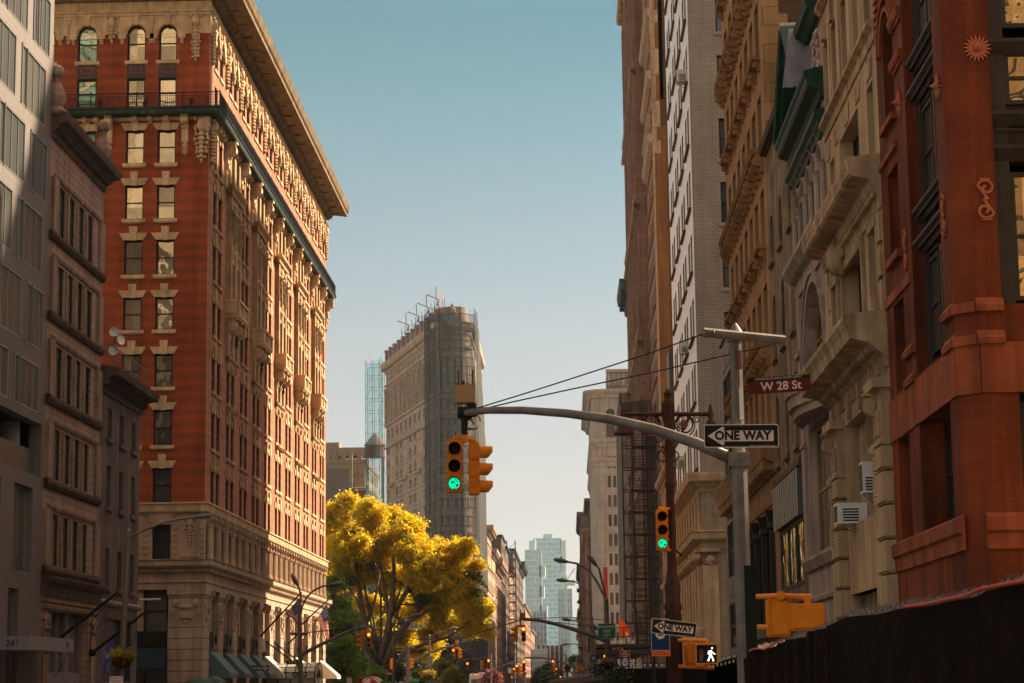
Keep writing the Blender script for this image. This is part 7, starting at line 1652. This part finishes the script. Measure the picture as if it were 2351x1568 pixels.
q.build('mast_arm', m_steel, E27); q = MB(); q.tube([at(705, 1452, 107), at(843, 1440, 107), at(960, 1468, 120), at(1060, 1465, 140), at(1190, 1425, 100)], .03, 4); q.build('overhead_wire', m_black, E27)
P27 = lamp('grey signal pole with curving lamp arms behind the green keep left sign', ((1396, 1562), (1392, 1379)), [[(1391, 1382), (1388, 1360), (1381, 1330), (1375, 1305), (1369, 1298)], [(1390, 1390), (1387, 1368), (1371, 1337), (1354, 1311), (1325, 1294), (1303, 1290)]], 100, .14, hs=1.0)
q = MB(); q.tube([at(1393, 1471, 100), at(1347.6, 1454, 100), at(1281.6, 1434, 100), at(1237.7, 1424, 100), at(1192, 1420.5, 100)], [.13, .11, .09, .08, .08], 10); q.build('mast_arm', m_steel, P27)
q = MB(); q.tube([at(1368, 1442-0, 100), at(1369, 1442, 100)], .01, 4); q.tube([at(1365, 1441, 100), at(1412, 1443, 100)], .09, 8); q.tube([at(1366, 1441, 100), at(1290, 1466-36, 100), at(1196, 1421, 100)], .02, 4); q.tube([at(1393, 1424, 100), at(1300, 1415+2, 100), at(1196, 1420, 100)], .02, 4); q.build('guy_wire', m_black, P27)
lamp('second street lamp on the right, curving arm before the shaded row', ((1360, 1562), (1358, 1420)), [[(1358, 1425), (1357, 1374), (1339.5, 1345), (1318, 1335), (1303, 1333.5)]], 125, .12, hs=1.0)
lamp('street lamp low over the avenue left of the green keep left sign', ((1366, 1562), (1364, 1436)), [[(1364, 1440), (1345, 1432), (1325, 1426), (1311, 1424)]], 165, .12, hs=1.1)
lamp('small distant street lamp arm above the gold clock', ((1366, 1562), (1356, 1500)), [[(1356, 1490), (1335, 1482), (1318, 1478), (1305, 1479)]], 215, .14, hs=1.1)
lamp('thin lamp pole in front of the plane tree trunk', ((904, 1566), (905.5, 1424)), [[(908, 1432), (920, 1424), (935, 1418), (944, 1416)]], 150, .1, hs=1.1)
lamp('thin pale lamp pole with two arms right of the plane tree', ((986, 1566), (986, 1461)), [[(988, 1462), (1005, 1452), (1020, 1446), (1030, 1444.5)], [(988, 1461), (1005, 1455), (1018, 1451.5), (1026, 1451)]], 186, .11, hs=1.2)
P26 = lamp('grey signal pole with straight mast arm under the yellow tree', ((936.5, 1566), (936.8, 1486)), [], 188, .2)
q = MB(); q.tube([at(938, 1529, 188), at(965.3, 1509, 188), at(991, 1497, 188), at(1016.5, 1487.7, 188), at(1052, 1480, 188)], [.13, .12, .11, .1, .1], 8); q.tube([at(922, 1487, 188), at(952, 1487, 188)], .09, 6); q.build('mast_arm', m_steel, P26)
fb = thing('flower_basket', 'small yellow flower basket on the thin pale lamp pole', 'flower basket', at(985, 1546, 185)); c = at(984.5, 1548, 185.5); leaves('flowers', [(c.x, c.y, c.z, .5, .4, .3)], 1200, .07, MATS.get('x') or leafmat('flower_yellow_far', (.42, .26, .01), (.2, .14, .01), .3), fb, 4); q = MB(); q.lathe(tuple(c), [(.5, -.1), (.4, -.45), (.1, -.5)], 10); q.build('basket', m_rust, fb)
# control box on arm 2
b2_ = thing('control_box', 'small tan equipment box on the second mast arm', 'box', at(1200, 1418, 100)); a, b_ = at(1193.7, 1418.5, 100), at(1206.2, 1407, 100); q = MB(); q.box(FN(100), a.x, b_.x, a.z, b_.z, -.05, .1); q.build('casing', plain('tan_box', (.3, .2, .1), .6), b2_); q = MB()
for px in (1195.5, 1204.5): q.tube([at(px, 1407, 100), at(px, 1399, 100)], .03, 4)
q.build('antenna', m_black, b2_)
# --- more signals: (px of centre, py top, height px, kind, turn, label) ---
NT = [(1202, 1438.5, 34, 'red', 0, 100, 'yellow traffic light showing red on the second mast arm'), (1184.5, 1439.5, 33, 'none', 80+180, 100, 'yellow traffic light turned sideways left of the second mast arm red light'),
 (847.5, 1451.5, 34, 'red', 0, 107, 'traffic light showing red at a mast arm end before the green park tree'), (829.5, 1452.5, 34, 'none', -90, 107, 'traffic light turned sideways in front of the green park tree'),
 (1041, 1489, 21, 'red', 0, 188, 'traffic light showing red beneath the hanging end of the yellow crown'), (1054, 1489.5, 22, 'none', 80, 188, 'sideways traffic light beneath the hanging end of the yellow crown'),
 (898, 1512, 24, 'none', 90, 180, 'sideways traffic light left of the thin pole by the plane tree'), (942, 1512.5, 22, 'none', 90, 186, 'sideways traffic light on the pole under the yellow tree'),
 (1073, 1520, 20, 'red', 0, 262, 'small red traffic light before the foot of the netted prow'), (1105.8, 1516, 22, 'none', 60, 262, 'small sideways traffic light before the netted prow'), (1122, 1513, 22, 'red', 0, 262, 'small red traffic light hanging from an arm right of the netted prow'),
 (1202.5, 1515, 24, 'red', 0, 265, 'small red traffic light at the left end of a long far mast arm'), (1187, 1526, 18, 'red', 0, 300, 'small red traffic light left of a sideways one, far down the avenue'), (1193.5, 1527, 24, 'none', 70, 300, 'small sideways traffic light touching a red one, far down the avenue'),
 (1179.5, 1533.5, 14, 'red', 0, 350, 'tiny red traffic light at left of a tight pair in the distance'), (1184, 1534, 14, 'none', 60, 350, 'tiny sideways traffic light at right of a tight pair in the distance'), (1318-48.5, 1515, 18, 'red', 0, 300, 'small red traffic light hanging alone near the middle of the long far mast arm'),
 (1277, 1533, 15, 'red', 0, 380, 'small red traffic light in the distance left of the gold clock'), (1273.2, 1533.5, 14, 'none', 70, 380, 'tiny sideways traffic light left of the one by the gold clock'), (1286.8, 1552, 11, 'red', 0, 480, 'tiny red traffic light below and left of the gold clock'), (1388, 1503, 20, 'red', 0, 104, 'traffic light glowing orange-red beside the white parking sign'),
 (1207, 1540, 9, 'red', 0, 560, 'tiny red traffic light below the long far arm'), (1175, 1553, 9, 'red', 0, 600, 'tiny red traffic light low above the far roadway'), (1152, 1550, 9, 'red', 0, 520, 'tiny red traffic light among the pink leaves'), (1112, 1548, 12, 'red', 0, 420, 'tiny red traffic light above the bus corner')]
for px, py, hp, kd, rz, dep, lb in NT: k = hp/4800*dep/.9; dup_signal(kd, at(px, py, dep), R(rz), k, lb, SIGT)
q = MB(); ya_ = thing('signal_hanger', 'yellow yoke carrying the pair of traffic lights on the second mast arm', 'bracket', at(1195, 1421, 100)); q.tube([at(1195, 1421, 100), at(1195, 1436, 100)], .05, 6); q.tube([at(1184, 1437, 100), at(1206, 1437, 100)], .06, 6); q.build('yoke', m_orange, ya_)
q = MB(); ya_ = thing('signal_hanger', 'yoke carrying the pair of traffic lights before the green park tree', 'bracket', at(842, 1438, 107)); q.tube([at(842, 1438, 107), at(842, 1450, 107)], .05, 6); q.tube([at(829, 1450, 107), at(849, 1450, 107)], .06, 6); q.build('yoke', m_orange, ya_)
q = MB(); ya_ = thing('signal_hanger', 'yoke carrying the traffic lights beneath the end of the yellow crown', 'bracket', at(1050, 1480, 188)); q.tube([at(1048, 1480, 188), at(1048, 1489, 188)], .08, 6); q.tube([at(1039, 1488.5, 188), at(1056, 1489, 188)], .1, 6); q.box(FN(187.8), at(1046, 1477, 188).x, at(1052, 1477, 188).x, at(1050, 1478, 188).z, at(1050, 1470, 188).z, -.2, .2); q.build('yoke', m_orange, ya_)
for lb, P, d, pole in (('far mast arm reaching right from in front of the netted prow', [(1050, 1518), (1080, 1513), (1120, 1510)], 262, (1050, 1518)), ('long far mast arm reaching left from a pole by the shaded row', [(1203, 1510), (1240, 1510), (1270, 1514), (1300, 1525), (1325, 1535)], 265, (1326, 1505)), ('pale far mast arm curving over the middle of the avenue', [(1131, 1542), (1155, 1528), (1175, 1522), (1191, 1518)], 300, (1127, 1500)), ('thin double lamp pole rising above the gold clock', [(1272, 1501), (1290, 1500), (1298, 1504)], 420, (1299, 1502))):
    r = thing('mast_arm_pole', lb, 'pole', (at(pole[0], 1562, d).x, d, 0), 'distant mast arm poles'); q = MB(); q.tube([at(*p_, d) for p_ in P], .11, 6); q.build('arm', m_steel, r); q = MB(); a = at(*pole, d); q.tube([(a.x, d, 0), tuple(a)], .16, 6); q.build('shaft', m_steel, r)
# gold clock
ck = thing('street_clock', 'round gold street clock on a post far down the avenue', 'clock', (at(1303, 1534, 330).x, 330, 0)); c = at(1303, 1534, 330); q = MB(); q.tube([(c.x, 330, 0), (c.x, 330, c.z-.6)], .12, 8); q.build('post', m_iron, ck)
q = MB(); q.lathe(tuple(c), [(.02, -.2), (.62, -.2), (.62, .15), (.02, .2)], 20, ax='y'); q.lathe((c.x, 330, c.z+.6), [(.25, 0), (.12, .2), (.02, .5)], 8); q.build('case', plain('clock_gold', (.45, .2, .04), .4, .6), ck); q = MB(); q.lathe((c.x, 329.79, c.z), [(.001, 0), (.48, .0)], 20, ax='y')
q.build('dial', m_tan, ck); q = MB()
for k in range(12): q.box(FN(329.78), c.x+.38*math.cos(k*math.pi/6)-.03, c.x+.38*math.cos(k*math.pi/6)+.03, c.z+.38*math.sin(k*math.pi/6)-.04, c.z+.38*math.sin(k*math.pi/6)+.04, 0, .01)
q.build('numeral', m_frame, ck)
# small far signs
r_, w_, h = street_name(1167, 1174, 1533, 1545, 300, None, 'white no left turn sign far down the avenue', name='turn_sign', mat=m_signw)
q = MB(); n = 16
for k in range(n): a0, a1 = 2*math.pi*k/n, 2*math.pi*(k+1)/n; q.plate(FN(0), [(w_*.42*math.cos(a0), .05+w_*.42*math.sin(a0)), (w_*.42*math.cos(a1), .05+w_*.42*math.sin(a1)), (w_*.34*math.cos(a1), .05+w_*.34*math.sin(a1)), (w_*.34*math.cos(a0), .05+w_*.34*math.sin(a0))], .006, .012)
q.plate(FN(0), [(-w_*.3, .05+w_*.26), (-w_*.24, .05+w_*.3), (w_*.3, .05-w_*.26), (w_*.24, .05-w_*.3)], .006, .012); q.build('ring', m_sred, r_)
r_ = thing('warning_sign', 'orange diamond sign with a black walking figure, far right', 'sign', at(1331, 1533, 240)); c = at(1331, 1536, 240); q = MB(); q.plate(FN(240), [(c.x, c.z+.6), (c.x+.45, c.z), (c.x, c.z-.6), (c.x-.45, c.z)], 0, .02); q.build('plate', m_orange, r_); q = MB(); q.tube([(c.x, 239.95, c.z+.2), (c.x-.05, 239.95, c.z), (c.x-.15, 239.95, c.z-.25)], .05, 4); q.tube([(c.x-.05, 239.95, c.z), (c.x+.12, 239.95, c.z-.25)], .05, 4); q.lump(FN(239.95), c.x+.03, c.z+.28, 0, .07, .07, .03); q.build('figure', m_signbk, r_)
rb_ = thing('bus_stop_sign', 'round blue bus stop sign seen small left of the gantry pole', 'sign', at(1362, 1510, 95)); c = at(1362.5, 1511, 95); q = MB(); q.lathe(tuple(c), [(.001, -.0), (.15, 0), (.15, .02)], 18, ax='y'); q.build('plate', m_blue, rb_); q = MB(); bus_icon(q, c.x, c.z, .14, FN(94.97), .01); q.build('bus_symbol', [m_signw, m_blue], rb_); q = MB(); q.plate(FN(94.98), [(c.x-.15, c.z-.1), (c.x, c.z-.2), (c.x+.15, c.z-.1), (c.x+.12, c.z-.2), (c.x, c.z-.27), (c.x-.12, c.z-.2)], 0, .01); q.build('red_band', m_sred, rb_)
for (x0, x1, lb) in ((1350.5, 1361, 'green express route panel listing BM1 to BM4'), (1364, 1376.5, 'green route panel with small white text, right of the other')):
    r_, w_, h = street_name(x0, x1, 1523, 1548, 94, None, lb, name='route_sign', mat=m_sgreen, rows=[('BM1', .36, .13), ('BM2', .18, .13), ('BM3', 0, .13), ('BM4', -.18, .13)] if x0 < 1360 else [('Metropolitan', .3, .07), ('Canal', .05, .07), ('Bus only', -.2, .07)])
air = None
# flags on the brick building
m_fr, m_fw, m_fb = plain('flag_red', (.60, .02, .012), .8, bump=0, var=.1), plain('flag_white', (.80, .74, .68), .8, bump=0, var=.1), plain('flag_blue', (.05, .07, .24), .8, bump=0, var=.1)
def flag(tipx, tipy, basex, basey, dep, h0, h1, f0, f1, label, ns=26, nf=20, canton=True):
    """poles slant out from the wall; cloth hangs from the upper part of the pole"""
    p_ = thing('flag_pole', label[0], 'flagpole', at(basex, basey, dep)); q = MB(); q.tube([at(basex, basey, dep), at(tipx, tipy, dep)], [.07, .045], 7); q.lathe(tuple(at(tipx, tipy, dep)), [(.01, -.05), (.09, .0), (.09, .08), (.01, .14)], 8); q.build('pole', m_rust, p_)
    r = thing('flag', label[1], 'flag', at(h0[0], h0[1], dep)); A, B_ = Vector(h0), Vector(h1); C0, D0 = Vector(f0), Vector(f1); cl = [MB(), MB(), MB()]; pts = {}
    for i in range(ns+1):
        s_ = i/ns; a = A.lerp(B_, s_); c = C0.lerp(D0, s_)
        for j in range(nf+1):
            t = j/nf; p2 = a.lerp(c, t)+Vector((0, 22*t*t*(1-s_)*.5-10*math.sin(math.pi*t)*.25)); pts[i, j] = at(p2.x, p2.y, dep+.22*math.sin(5*t+3*s_)*t)
    for i in range(ns):
        for j in range(nf):
            st_ = int(i/ns*13) % 2; m_ = 2 if (canton and i/ns < .54 and j/nf < .42) else (1 if st_ else 0); cl[m_].poly([pts[i, j], pts[i+1, j], pts[i+1, j+1], pts[i, j+1]])
    if canton:
        for i in range(1, 13, 2):
            for j in range(1, 8, 1):
                if (i//2+j) % 2: c = pts[i, j]; cl[1].lump(FN(c.y-.03), c.x, c.z, 0, .035, .035, .01, n=5, k=3)
    cl[0].build('red_stripes', m_fr, r); cl[1].build('white_stripes', m_fw, r)
    if canton: cl[2].build('canton', m_fb, r)
flag(690, 1362, 597, 1462, 141, (688, 1372), (656, 1409), (689, 1445), (686, 1438), ('slanting flagpole on the brick building, nearer of the two with hanging flags', 'stars and stripes flag nearer the camera, partly in front of the grey lamp pole'))
flag(753, 1378, 690, 1436, 160, (751, 1384), (726, 1422), (757, 1470), (745, 1450), ('slanting flagpole on the brick building, farther one against the tree', 'sunlit stars and stripes flag hanging against the green tree'))
r = thing('flag', 'narrow strip of a third flag showing behind the grey lamp pole', 'flag', at(692, 1480, 150)); q0, q1 = MB(), MB()
for k in range(6): a, b_ = at(687+k*1.6, 1455+k*2, 150), at(688.7+k*1.6, 1490+k*1, 150); (q0 if k % 2 else q1).poly([(a.x, 150+.1*(k % 2), a.z), (b_.x, 150+.1*((k+1) % 2), a.z), (b_.x, 150+.1*((k+1) % 2), b_.z), (a.x, 150+.1*(k % 2), b_.z)])
q0.build('red_stripes', m_fr, r); q1.build('white_stripes', m_fw, r)
r = thing('flag_pole', 'short brown flagpole between the two hanging flags', 'flagpole', at(660, 1478, 150)); q = MB(); q.tube([at(660, 1480, 150), at(692, 1448, 150)], .06, 6); q.build('pole', m_rust, r)
for (bx, by, tx, ty, dep, lb) in ((104, 1492, 267.5, 1362, 83.5, 'long bare black flagpole slanting up from the terracotta building'), (212.5, 1498.5, 331, 1407, 91.5, 'bare black flagpole slanting behind the left street lamp')):
    r = thing('flag_pole', lb, 'flagpole', at(bx, by, dep), 'bare flagpoles'); q = MB(); q.tube([at(bx, by, dep), at(tx, ty, dep)], [.075, .05], 8); q.lathe(tuple(at(bx, by, dep)), [(.1, -.15), (.16, -.05), (.16, .1), (.08, .15)], 10); q.build('pole', m_black, r); q = MB(); q.tube([at(tx-5, ty+6, dep), at((bx+tx)/2-10, by-25, dep), at(bx+22, by+62, dep)], .012, 4); q.tube([at(tx, ty+4, dep), at((bx+tx)/2+20, (by+ty)/2+45, dep), at(bx+28, by+2, dep)], .01, 4); q.build('halyard', m_black, r)
r = thing('tube_light', 'white horizontal tube sticking out beside the stucco building', 'lamp', at(316, 1377, 102)); q = MB(); q.tube([at(317, 1377, 102), at(369, 1375.5, 102)], .045, 8); q.build('tube', plain('milk_plastic', (.55, .6, .5), .4, bump=0), r); q = MB(); q.box(FN(102), at(312, 1377, 102).x, at(318, 1377, 102).x, at(315, 1380, 102).z, at(315, 1372, 102).z, -.1, .1); q.build('bracket', m_black, r)
# umbrellas
def umbrella(px, py, rpx, dep, mats_, label, cat='umbrella'):
    c = at(px, py, dep); k = rpx/4800*dep; r = thing('umbrella', label, cat, (c.x, dep, 0)); q = MB(); n = 16
    for i in range(n):
        a0, a1 = 2*math.pi*i/n, 2*math.pi*(i+1)/n; P = [(0, 0), (.35, -.06), (.7, -.2), (1, -.42)]
        for (r0, z0), (r1, z1_) in zip(P, P[1:]):
            q.poly([(c.x+k*r0*math.cos(a0), dep+k*r0*math.sin(a0), c.z+k*z0), (c.x+k*r0*math.cos(a1), dep+k*r0*math.sin(a1), c.z+k*z0), (c.x+k*r1*math.cos(a1), dep+k*r1*math.sin(a1), c.z+k*z1_), (c.x+k*r1*math.cos(a0), dep+k*r1*math.sin(a0), c.z+k*z1_)], (i//2) % len(mats_))
    q.build('canopy', mats_, r); q = MB(); q.tube([(c.x, dep, 0), (c.x, dep, c.z+.08)], .02, 6); q.build('pole', m_steel, r)
m_umg = plain('green_cloth', (.02, .05, .035), .6, bump=0)
umbrella(457, 1554, 40, 72, [m_umg], 'dark green umbrella, left of the pair below the corner pier'); umbrella(488, 1552, 34, 78, [m_umg, plain('green_cloth_light', (.03, .07, .05), .6, bump=0)], 'dark green umbrella, right of the pair below the corner pier')
m_uo, m_uw, m_ur = plain('orange_cloth', (.6, .2, .03), .8, bump=0), plain('cream_cloth', (.65, .5, .4), .8, bump=0), plain('plum_cloth', (.3, .04, .06), .8, bump=0)
umbrella(855, 1552.5, 24, 145, [m_uo, m_uw, m_ur], 'faded orange and white striped cart umbrella by the park'); umbrella(852, 1557.5, 24, 138, [m_ur, m_uw], 'pale plum striped umbrella just in front of the orange one')
# bus
bu = thing('city_bus', 'white city bus seen from behind with orange route number', 'bus', at(1097, 1562, 340)); a = at(1077, 1560, 340).x; b_ = at(1116, 1560, 340).x; F = FN(340); q = MB()
q.plate(F, [(a, .3), (b_, .3), (b_, 2.5), (b_-.12, 2.85), (b_-.4, 3.0), (a+.4, 3.0), (a+.12, 2.85), (a, 2.5)], -12, 0); q.build('body', plain('bus_white', (.42, .42, .40), .5), bu)
q = MB(); q.box(F, a+1.7, b_-.35, 2.2, 2.6, 0, .03); q.build('route_box', m_black, bu); text('route_number', 'M34', emit('route_orange', (1, .25, .02), 1.5), bu, (b_-.7, 2.4), .36, F, .04); q = MB(); q.box(F, a+.3, b_-.3, 1.2, 2.1, 0, .02); q.build('rear_window', g_side, bu)
for x in (a+.3, a+.9, a+1.2, a+1.5, b_-.3): q = MB(); q.box(F, x-.06, x+.06, 2.78, 2.86, 0, .04); q.build('marker_light', m_redl, bu)
for x in (a+.15, b_-.3): q = MB(); q.lathe((x+.1, 341, .48), [(.48, -.12), (.48, .12)], 14, ax='x'); q.build('wheel', m_black, bu)
# sidewalk sheds
m_shed = plain('hunter_green_panel', (.02, .045, .03), .7, var=.2)
sh = thing('sidewalk_shed', 'long dark green sidewalk shed at the foot of the wedge tower', 'sidewalk shed', (-24, 455, 0)); q = MB(); a, b_ = at(1048, 1548, 452), at(1150, 1548, 452); q.box(FN(452), a.x, b_.x-1.5, at(1100, 1562, 452).z+.5, a.z, -9, 0); q.build('parapet_panel', m_shed, sh); q = MB()
for k in range(7): q.tube([(a.x+1+k*1.5, 452.1, 0), (a.x+1+k*1.5, 452.1, 2.5)], .08, 4)
q.build('post', m_scaf, sh)
sh = thing('sidewalk_shed', 'dark steel sidewalk shed with railing carrying the scaffold tower', 'sidewalk shed', (6, 205, 0)); F = FN(203)
X0 = at(1363, 1480, 203).x; X1 = at(1500, 1480, 203).x; zd = at(1430, 1482, 203).z; zr = at(1430, 1441, 203).z
q = MB(); q.box(F, X0, X1, zd-.75, zd-.35, -60, 0); q.box(F, X0, X1, zd-.2, zd+.15, -60, .1); q.build('deck', m_black, sh); q = MB()
for k in range(9): x = X0+.3+(X1-X0-.5)*k/8; q.tube([(x, 203, zd), (x, 203, zr)], .05, 4)
for z in (zr, (zr+zd)/2): q.tube([(X0, 203, z), (X1, 203, z)], .045, 4); q.tube([(X0, 203, z), (X0, 262, z)], .045, 4)
for k in range(10): q.tube([(X0, 205+6*k, zd), (X0, 205+6*k, zr)], .05, 4)
q.build('railing', m_black, sh); q = MB()
for x in (X0+.4, X0+2, X0+4, X1-.2):
    for y in (204, 215, 226): q.tube([(x, y, 0), (x, y, zd-.7)], .07, 4)
for k in range(3): q.tube([(X0+.4+2*k, 204, .5), (X0+2.4+2*k, 204, zd-.8)], .04, 4); q.tube([(X0+2.4+2*k, 204, .5), (X0+.4+2*k, 204, zd-.8)], .04, 4)
q.build('post', m_black, sh)
tp_ = thing('orange_tarp', 'orange triangular tarp on the sidewalk shed railing', 'tarp', at(1434, 1463, 203)); q = MB(); P = [at(1420, 1415, 203.5), at(1447, 1444, 203.2), at(1447.5, 1464, 203.3), at(1432, 1463, 203), at(1421, 1459, 203.3)]; q.poly(P); q.build('cloth', plain('orange_tarp', (.62, .08, .015), .8, var=.3, sc_=1), tp_); q = MB(); a, b_ = at(1437, 1453, 203.1), at(1441.5, 1459, 203.1); q.box(FN(202.9), a.x, b_.x, b_.z, a.z, 0, .05); q.build('paper', m_signw, tp_)
tb_ = thing('orange_banner', 'tall narrow orange banner hanging down the shaded row', 'banner', at(1393, 1400, 330)); q = MB(); a, b_ = at(1386, 1562, 330), at(1393, 1302, 330); q.box(FN(330), a.x+.25, b_.x+.1, 3, b_.z, 0, .1); q.build('cloth', plain('orange_banner', (.32, .04, .01), .8, var=.3, sc_=.5), tb_)
# scaffold tower with ladders in front of the ornate tower
sf = thing('scaffold_tower', 'black scaffold tower with stacked ladders and torn dark netting', 'scaffold', (6.5, 206, 0)); xa, xb = at(1433, 1200, 204).x, at(1512, 1200, 204).x; zt_ = at(1470, 925, 204).z; q = MB(); xl, xm = at(1456, 1200, 204).x, at(1476, 1200, 204).x+.2
for x in (xa, xl, xm, xb-.9, xb-.4, xb):
    for y in (204, 206.5): q.tube([(x, y, zd), (x, y, zt_+(.8 if x in (xa, xm) else 0))], .05, 4)
z = zd; lv = 0
while z < zt_:
    for y in (204, 206.5): q.tube([(xa, y, z), (xb, y, z)], .075, 4); q.tube([(xl, y, z+.5), (xb, y, z+.5)], .05, 4); q.tube([(xl, y, z+1.1), (xb, y, z+1.1)], .04, 4)
    q.box(FN(204), xl, xb, z-.06, z, -2.4, 0)
    q.tube([(xa, 203.9, z), (xl, 203.9, z+1.4)], .03, 4); q.tube([(xm, 203.9, z+.2), (xb, 203.9, z+1.9)], .03, 4); q.tube([(xb, 203.9, z+.2), (xl, 203.9, z-1.6)], .03, 4); z += 2.15; lv += 1
q.build('frame', m_black, sf); z = zd; lv = 0
q = MB()
while z < zt_-2:
    xo = xl+.15+(.55 if lv % 2 else 0)+.06*lv
    for s_ in (0, .75): q.tube([(xo+s_, 203.85, z), (xo+s_, 204.3, z+2.15)], .035, 4)
    for k in range(7): q.tube([(xo, 203.85+.06*k, z+.3*k), (xo+.75, 203.85+.06*k, z+.3*k)], .03, 4)
    z += 2.15; lv += 1
q.build('ladder', m_black, sf); m_dnet = netmat('black_netting', (.012, .011, .010), .78, 1.2); q = MB(); n = 40
for k in range(n):
    z0_, z1_ = zd+1+(zt_-zd)*k/n, zd+1+(zt_-zd)*(k+1)/n; f = lambda z: .22*math.sin(z*.6)+.9*max(0, 1-(z-zd)/5)**2*2
    q.poly([(xa-.1+f(z0_)*.6, 203.7, z0_), (xl+.1+f(z0_), 203.75, z0_), (xl+.1+f(z1_), 203.75, z1_), (xa-.1+f(z1_)*.6, 203.7, z1_)]); q.poly([(xa-.1+f(z0_)*.6, 203.7, z0_), (xa-.1+f(z1_)*.6, 203.7, z1_), (xa-.1, 225, z1_), (xa-.1, 225, z0_)])
q.poly([(xa, 203.6, zt_-1.6), (xb-.6, 203.6, zt_-1.2), (xb-.6, 203.6, zt_+.3), (xa, 203.6, zt_)]); q.poly([(xm+.3, 206.6, zd), (xb, 206.6, zd), (xb, 206.6, zt_-3), (xm+.3, 206.6, zt_-3)]); q.build('netting', m_dnet, sf)
# dining shed roof and vines
ds = thing('dining_shed', 'low kerbside dining shed with tin edged roof and dry vines', 'shed', (0, 55, 0)); q = MB(); A, B_ = at(1413, 1535, 48), at(1240, 1566, 62)
for (da, db, m_) in ((0, .06, 1), (.06, .2, 0)): 
    a0, a1 = A-Vector((0, 0, da)), B_-Vector((0, 0, da)); b0, b1 = A-Vector((0, 0, db)), B_-Vector((0, 0, db)); q.poly([a0, a1, b1, b0], m_)
q.poly([A, B_, B_+Vector((3, 2, -.05)), A+Vector((2.2, 2, -.05))], 1); q.poly([A-Vector((0, 0, .2)), B_-Vector((0, 0, .2)), Vector((B_.x, B_.y, 0)), Vector((A.x, A.y, 0))], 2); q.poly([A, A+Vector((2.2, 2, 0)), Vector((A.x+2.2, A.y+2, 0)), Vector((A.x, A.y, 0))], 2); q.build('roof', [plain('grey_board', (.12, .09, .07), .7), m_zinc, m_black], ds)
vn = thing('climbing_vine', 'tangle of dry brown vine on the dining shed roof', 'vine', at(1395, 1540, 48)); q = MB(); rd = random.Random(9)
for k in range(90):
    c = at(rd.uniform(1365, 1430), rd.uniform(1532, 1560), 47.5); top = at(1400+rd.uniform(-10, 10), 1520+rd.uniform(-3, 6), 47.5); q.tube([c, c.lerp(top, .5)+Vector((rd.uniform(-.12, .12), rd.uniform(-.2, .2), .08)), top], .008, 4)
q.tube([at(1246, 1562, 60), at(1256, 1548, 60), at(1280, 1542, 60), at(1310, 1542, 58), at(1322, 1556, 57)], .02, 5); q.tube([at(1322, 1545, 56), at(1370, 1533, 52), at(1420, 1528, 47)], .015, 5); q.build('stems', m_rust, vn)
leaves('leaves', [(*at(1385, 1548, 47.4), .3, .3, .2), (*at(1425, 1553, 47.4), .25, .3, .2), (*at(1250, 1560, 60), .3, .3, .12), (*at(1330, 1562, 55), .4, .2, .05)], 700, .04, m_dgr, vn, 2)
# dark awning with bulbs at lower right
aw = thing('dark_awning', 'black slanting awning below the lit walking figure', 'awning', (5.5, 66, 0)); q = MB(); A, B_, C_ = at(1563, 1549, 74), at(1705, 1502, 60), at(1640, 1553, 74); D_ = at(1712, 1512, 60)
q.poly([A, B_, Vector((7.6, 60, B_.z+.5)), Vector((7.6, 74, A.z+.5))]); q.poly([A, B_, D_, at(1610, 1549, 70), C_, at(1567, 1555, 74)]); q.poly([A, Vector((7.6, 74, A.z+.5)), Vector((7.6, 74, A.z-.6)), Vector((A.x, 74, A.z-.3))]); q.build('fabric', m_cloth, aw)
sl_ = thing('string_lights', 'strings of clear bulbs sagging over the black awning', 'string lights', at(1640, 1510, 62)); q, g = MB(), MB(); rd = random.Random(11)
m_bulb = glass('bulb_glass', (.5, .45, .4), (.6, .55, .5), .3, .0)
for (x0, y0, x1, y1, sg) in ((1440, 1520, 1600, 1512, 8), (1455, 1540, 1570, 1528, 6), (1560, 1512, 1712, 1498, 6), (1600, 1530, 1712, 1505, 4), (1440, 1530, 1500, 1560, 3)):
    P = [at(x0+(x1-x0)*k/24, y0+(y1-y0)*k/24+sg*math.sin(math.pi*k/24)*.8, 58) for k in range(25)]; q.tube(P, .008, 4)
    for p_ in P[::2]: g.lump(FN(58), p_.x, p_.z-.06, 0, .028, .045, .028, n=6, k=4)
q.build('cable', m_black, sl_); g.build('bulb', m_bulb, sl_, smooth=True)
# sawhorse braces and light brackets on the stone base
wl_ = thing('wall_lamp', 'pair of white gooseneck lamps on the classical stone base', 'lamp', (7.6, 118, at(1590, 1450, 118).z)); q = MB()
for (x, y) in ((1582, 1451), (1592, 1446)): q.tube([at(x+22, y-4, 118), at(x+4, y-4, 118), at(x, y, 118)], .03, 5); q.lump(FN(118), at(x-1, y+2, 118).x, at(x-1, y+2, 118).z, 0, .16, .06, .12)
q.build('gooseneck', m_white, wl_)
# far banners and temporary boards near the avenue end
for i, (x0, x1, y0, y1, dep, m_, lb) in enumerate(((1099, 1112, 1543, 1553, 440, m_white, 'white notice sheets on the green shed'), (1218-54, 1222-54, 1534, 1550, 420, m_pnk, 'pinkish hanging banner by the avenue lights'), (1192.5, 1207, 1543, 1556, 500, m_palew, 'pale board hanging over the far roadway'), (1315, 1330, 1520, 1552, 520, m_palew, 'pale van-sized box at the foot of the shaded row'), (1144, 1151, 1533, 1545, 400, m_blue, 'small blue and white notice on the shed corner'))):
    a, b_ = at(x0, y1, dep), at(x1, y0, dep); r = thing('notice_board', lb, 'board', (a.x, dep, a.z)); q = MB(); q.box(FN(dep), a.x, b_.x, a.z, b_.z, -.1, 0); q.build('panel', m_, r)
finish_texts()
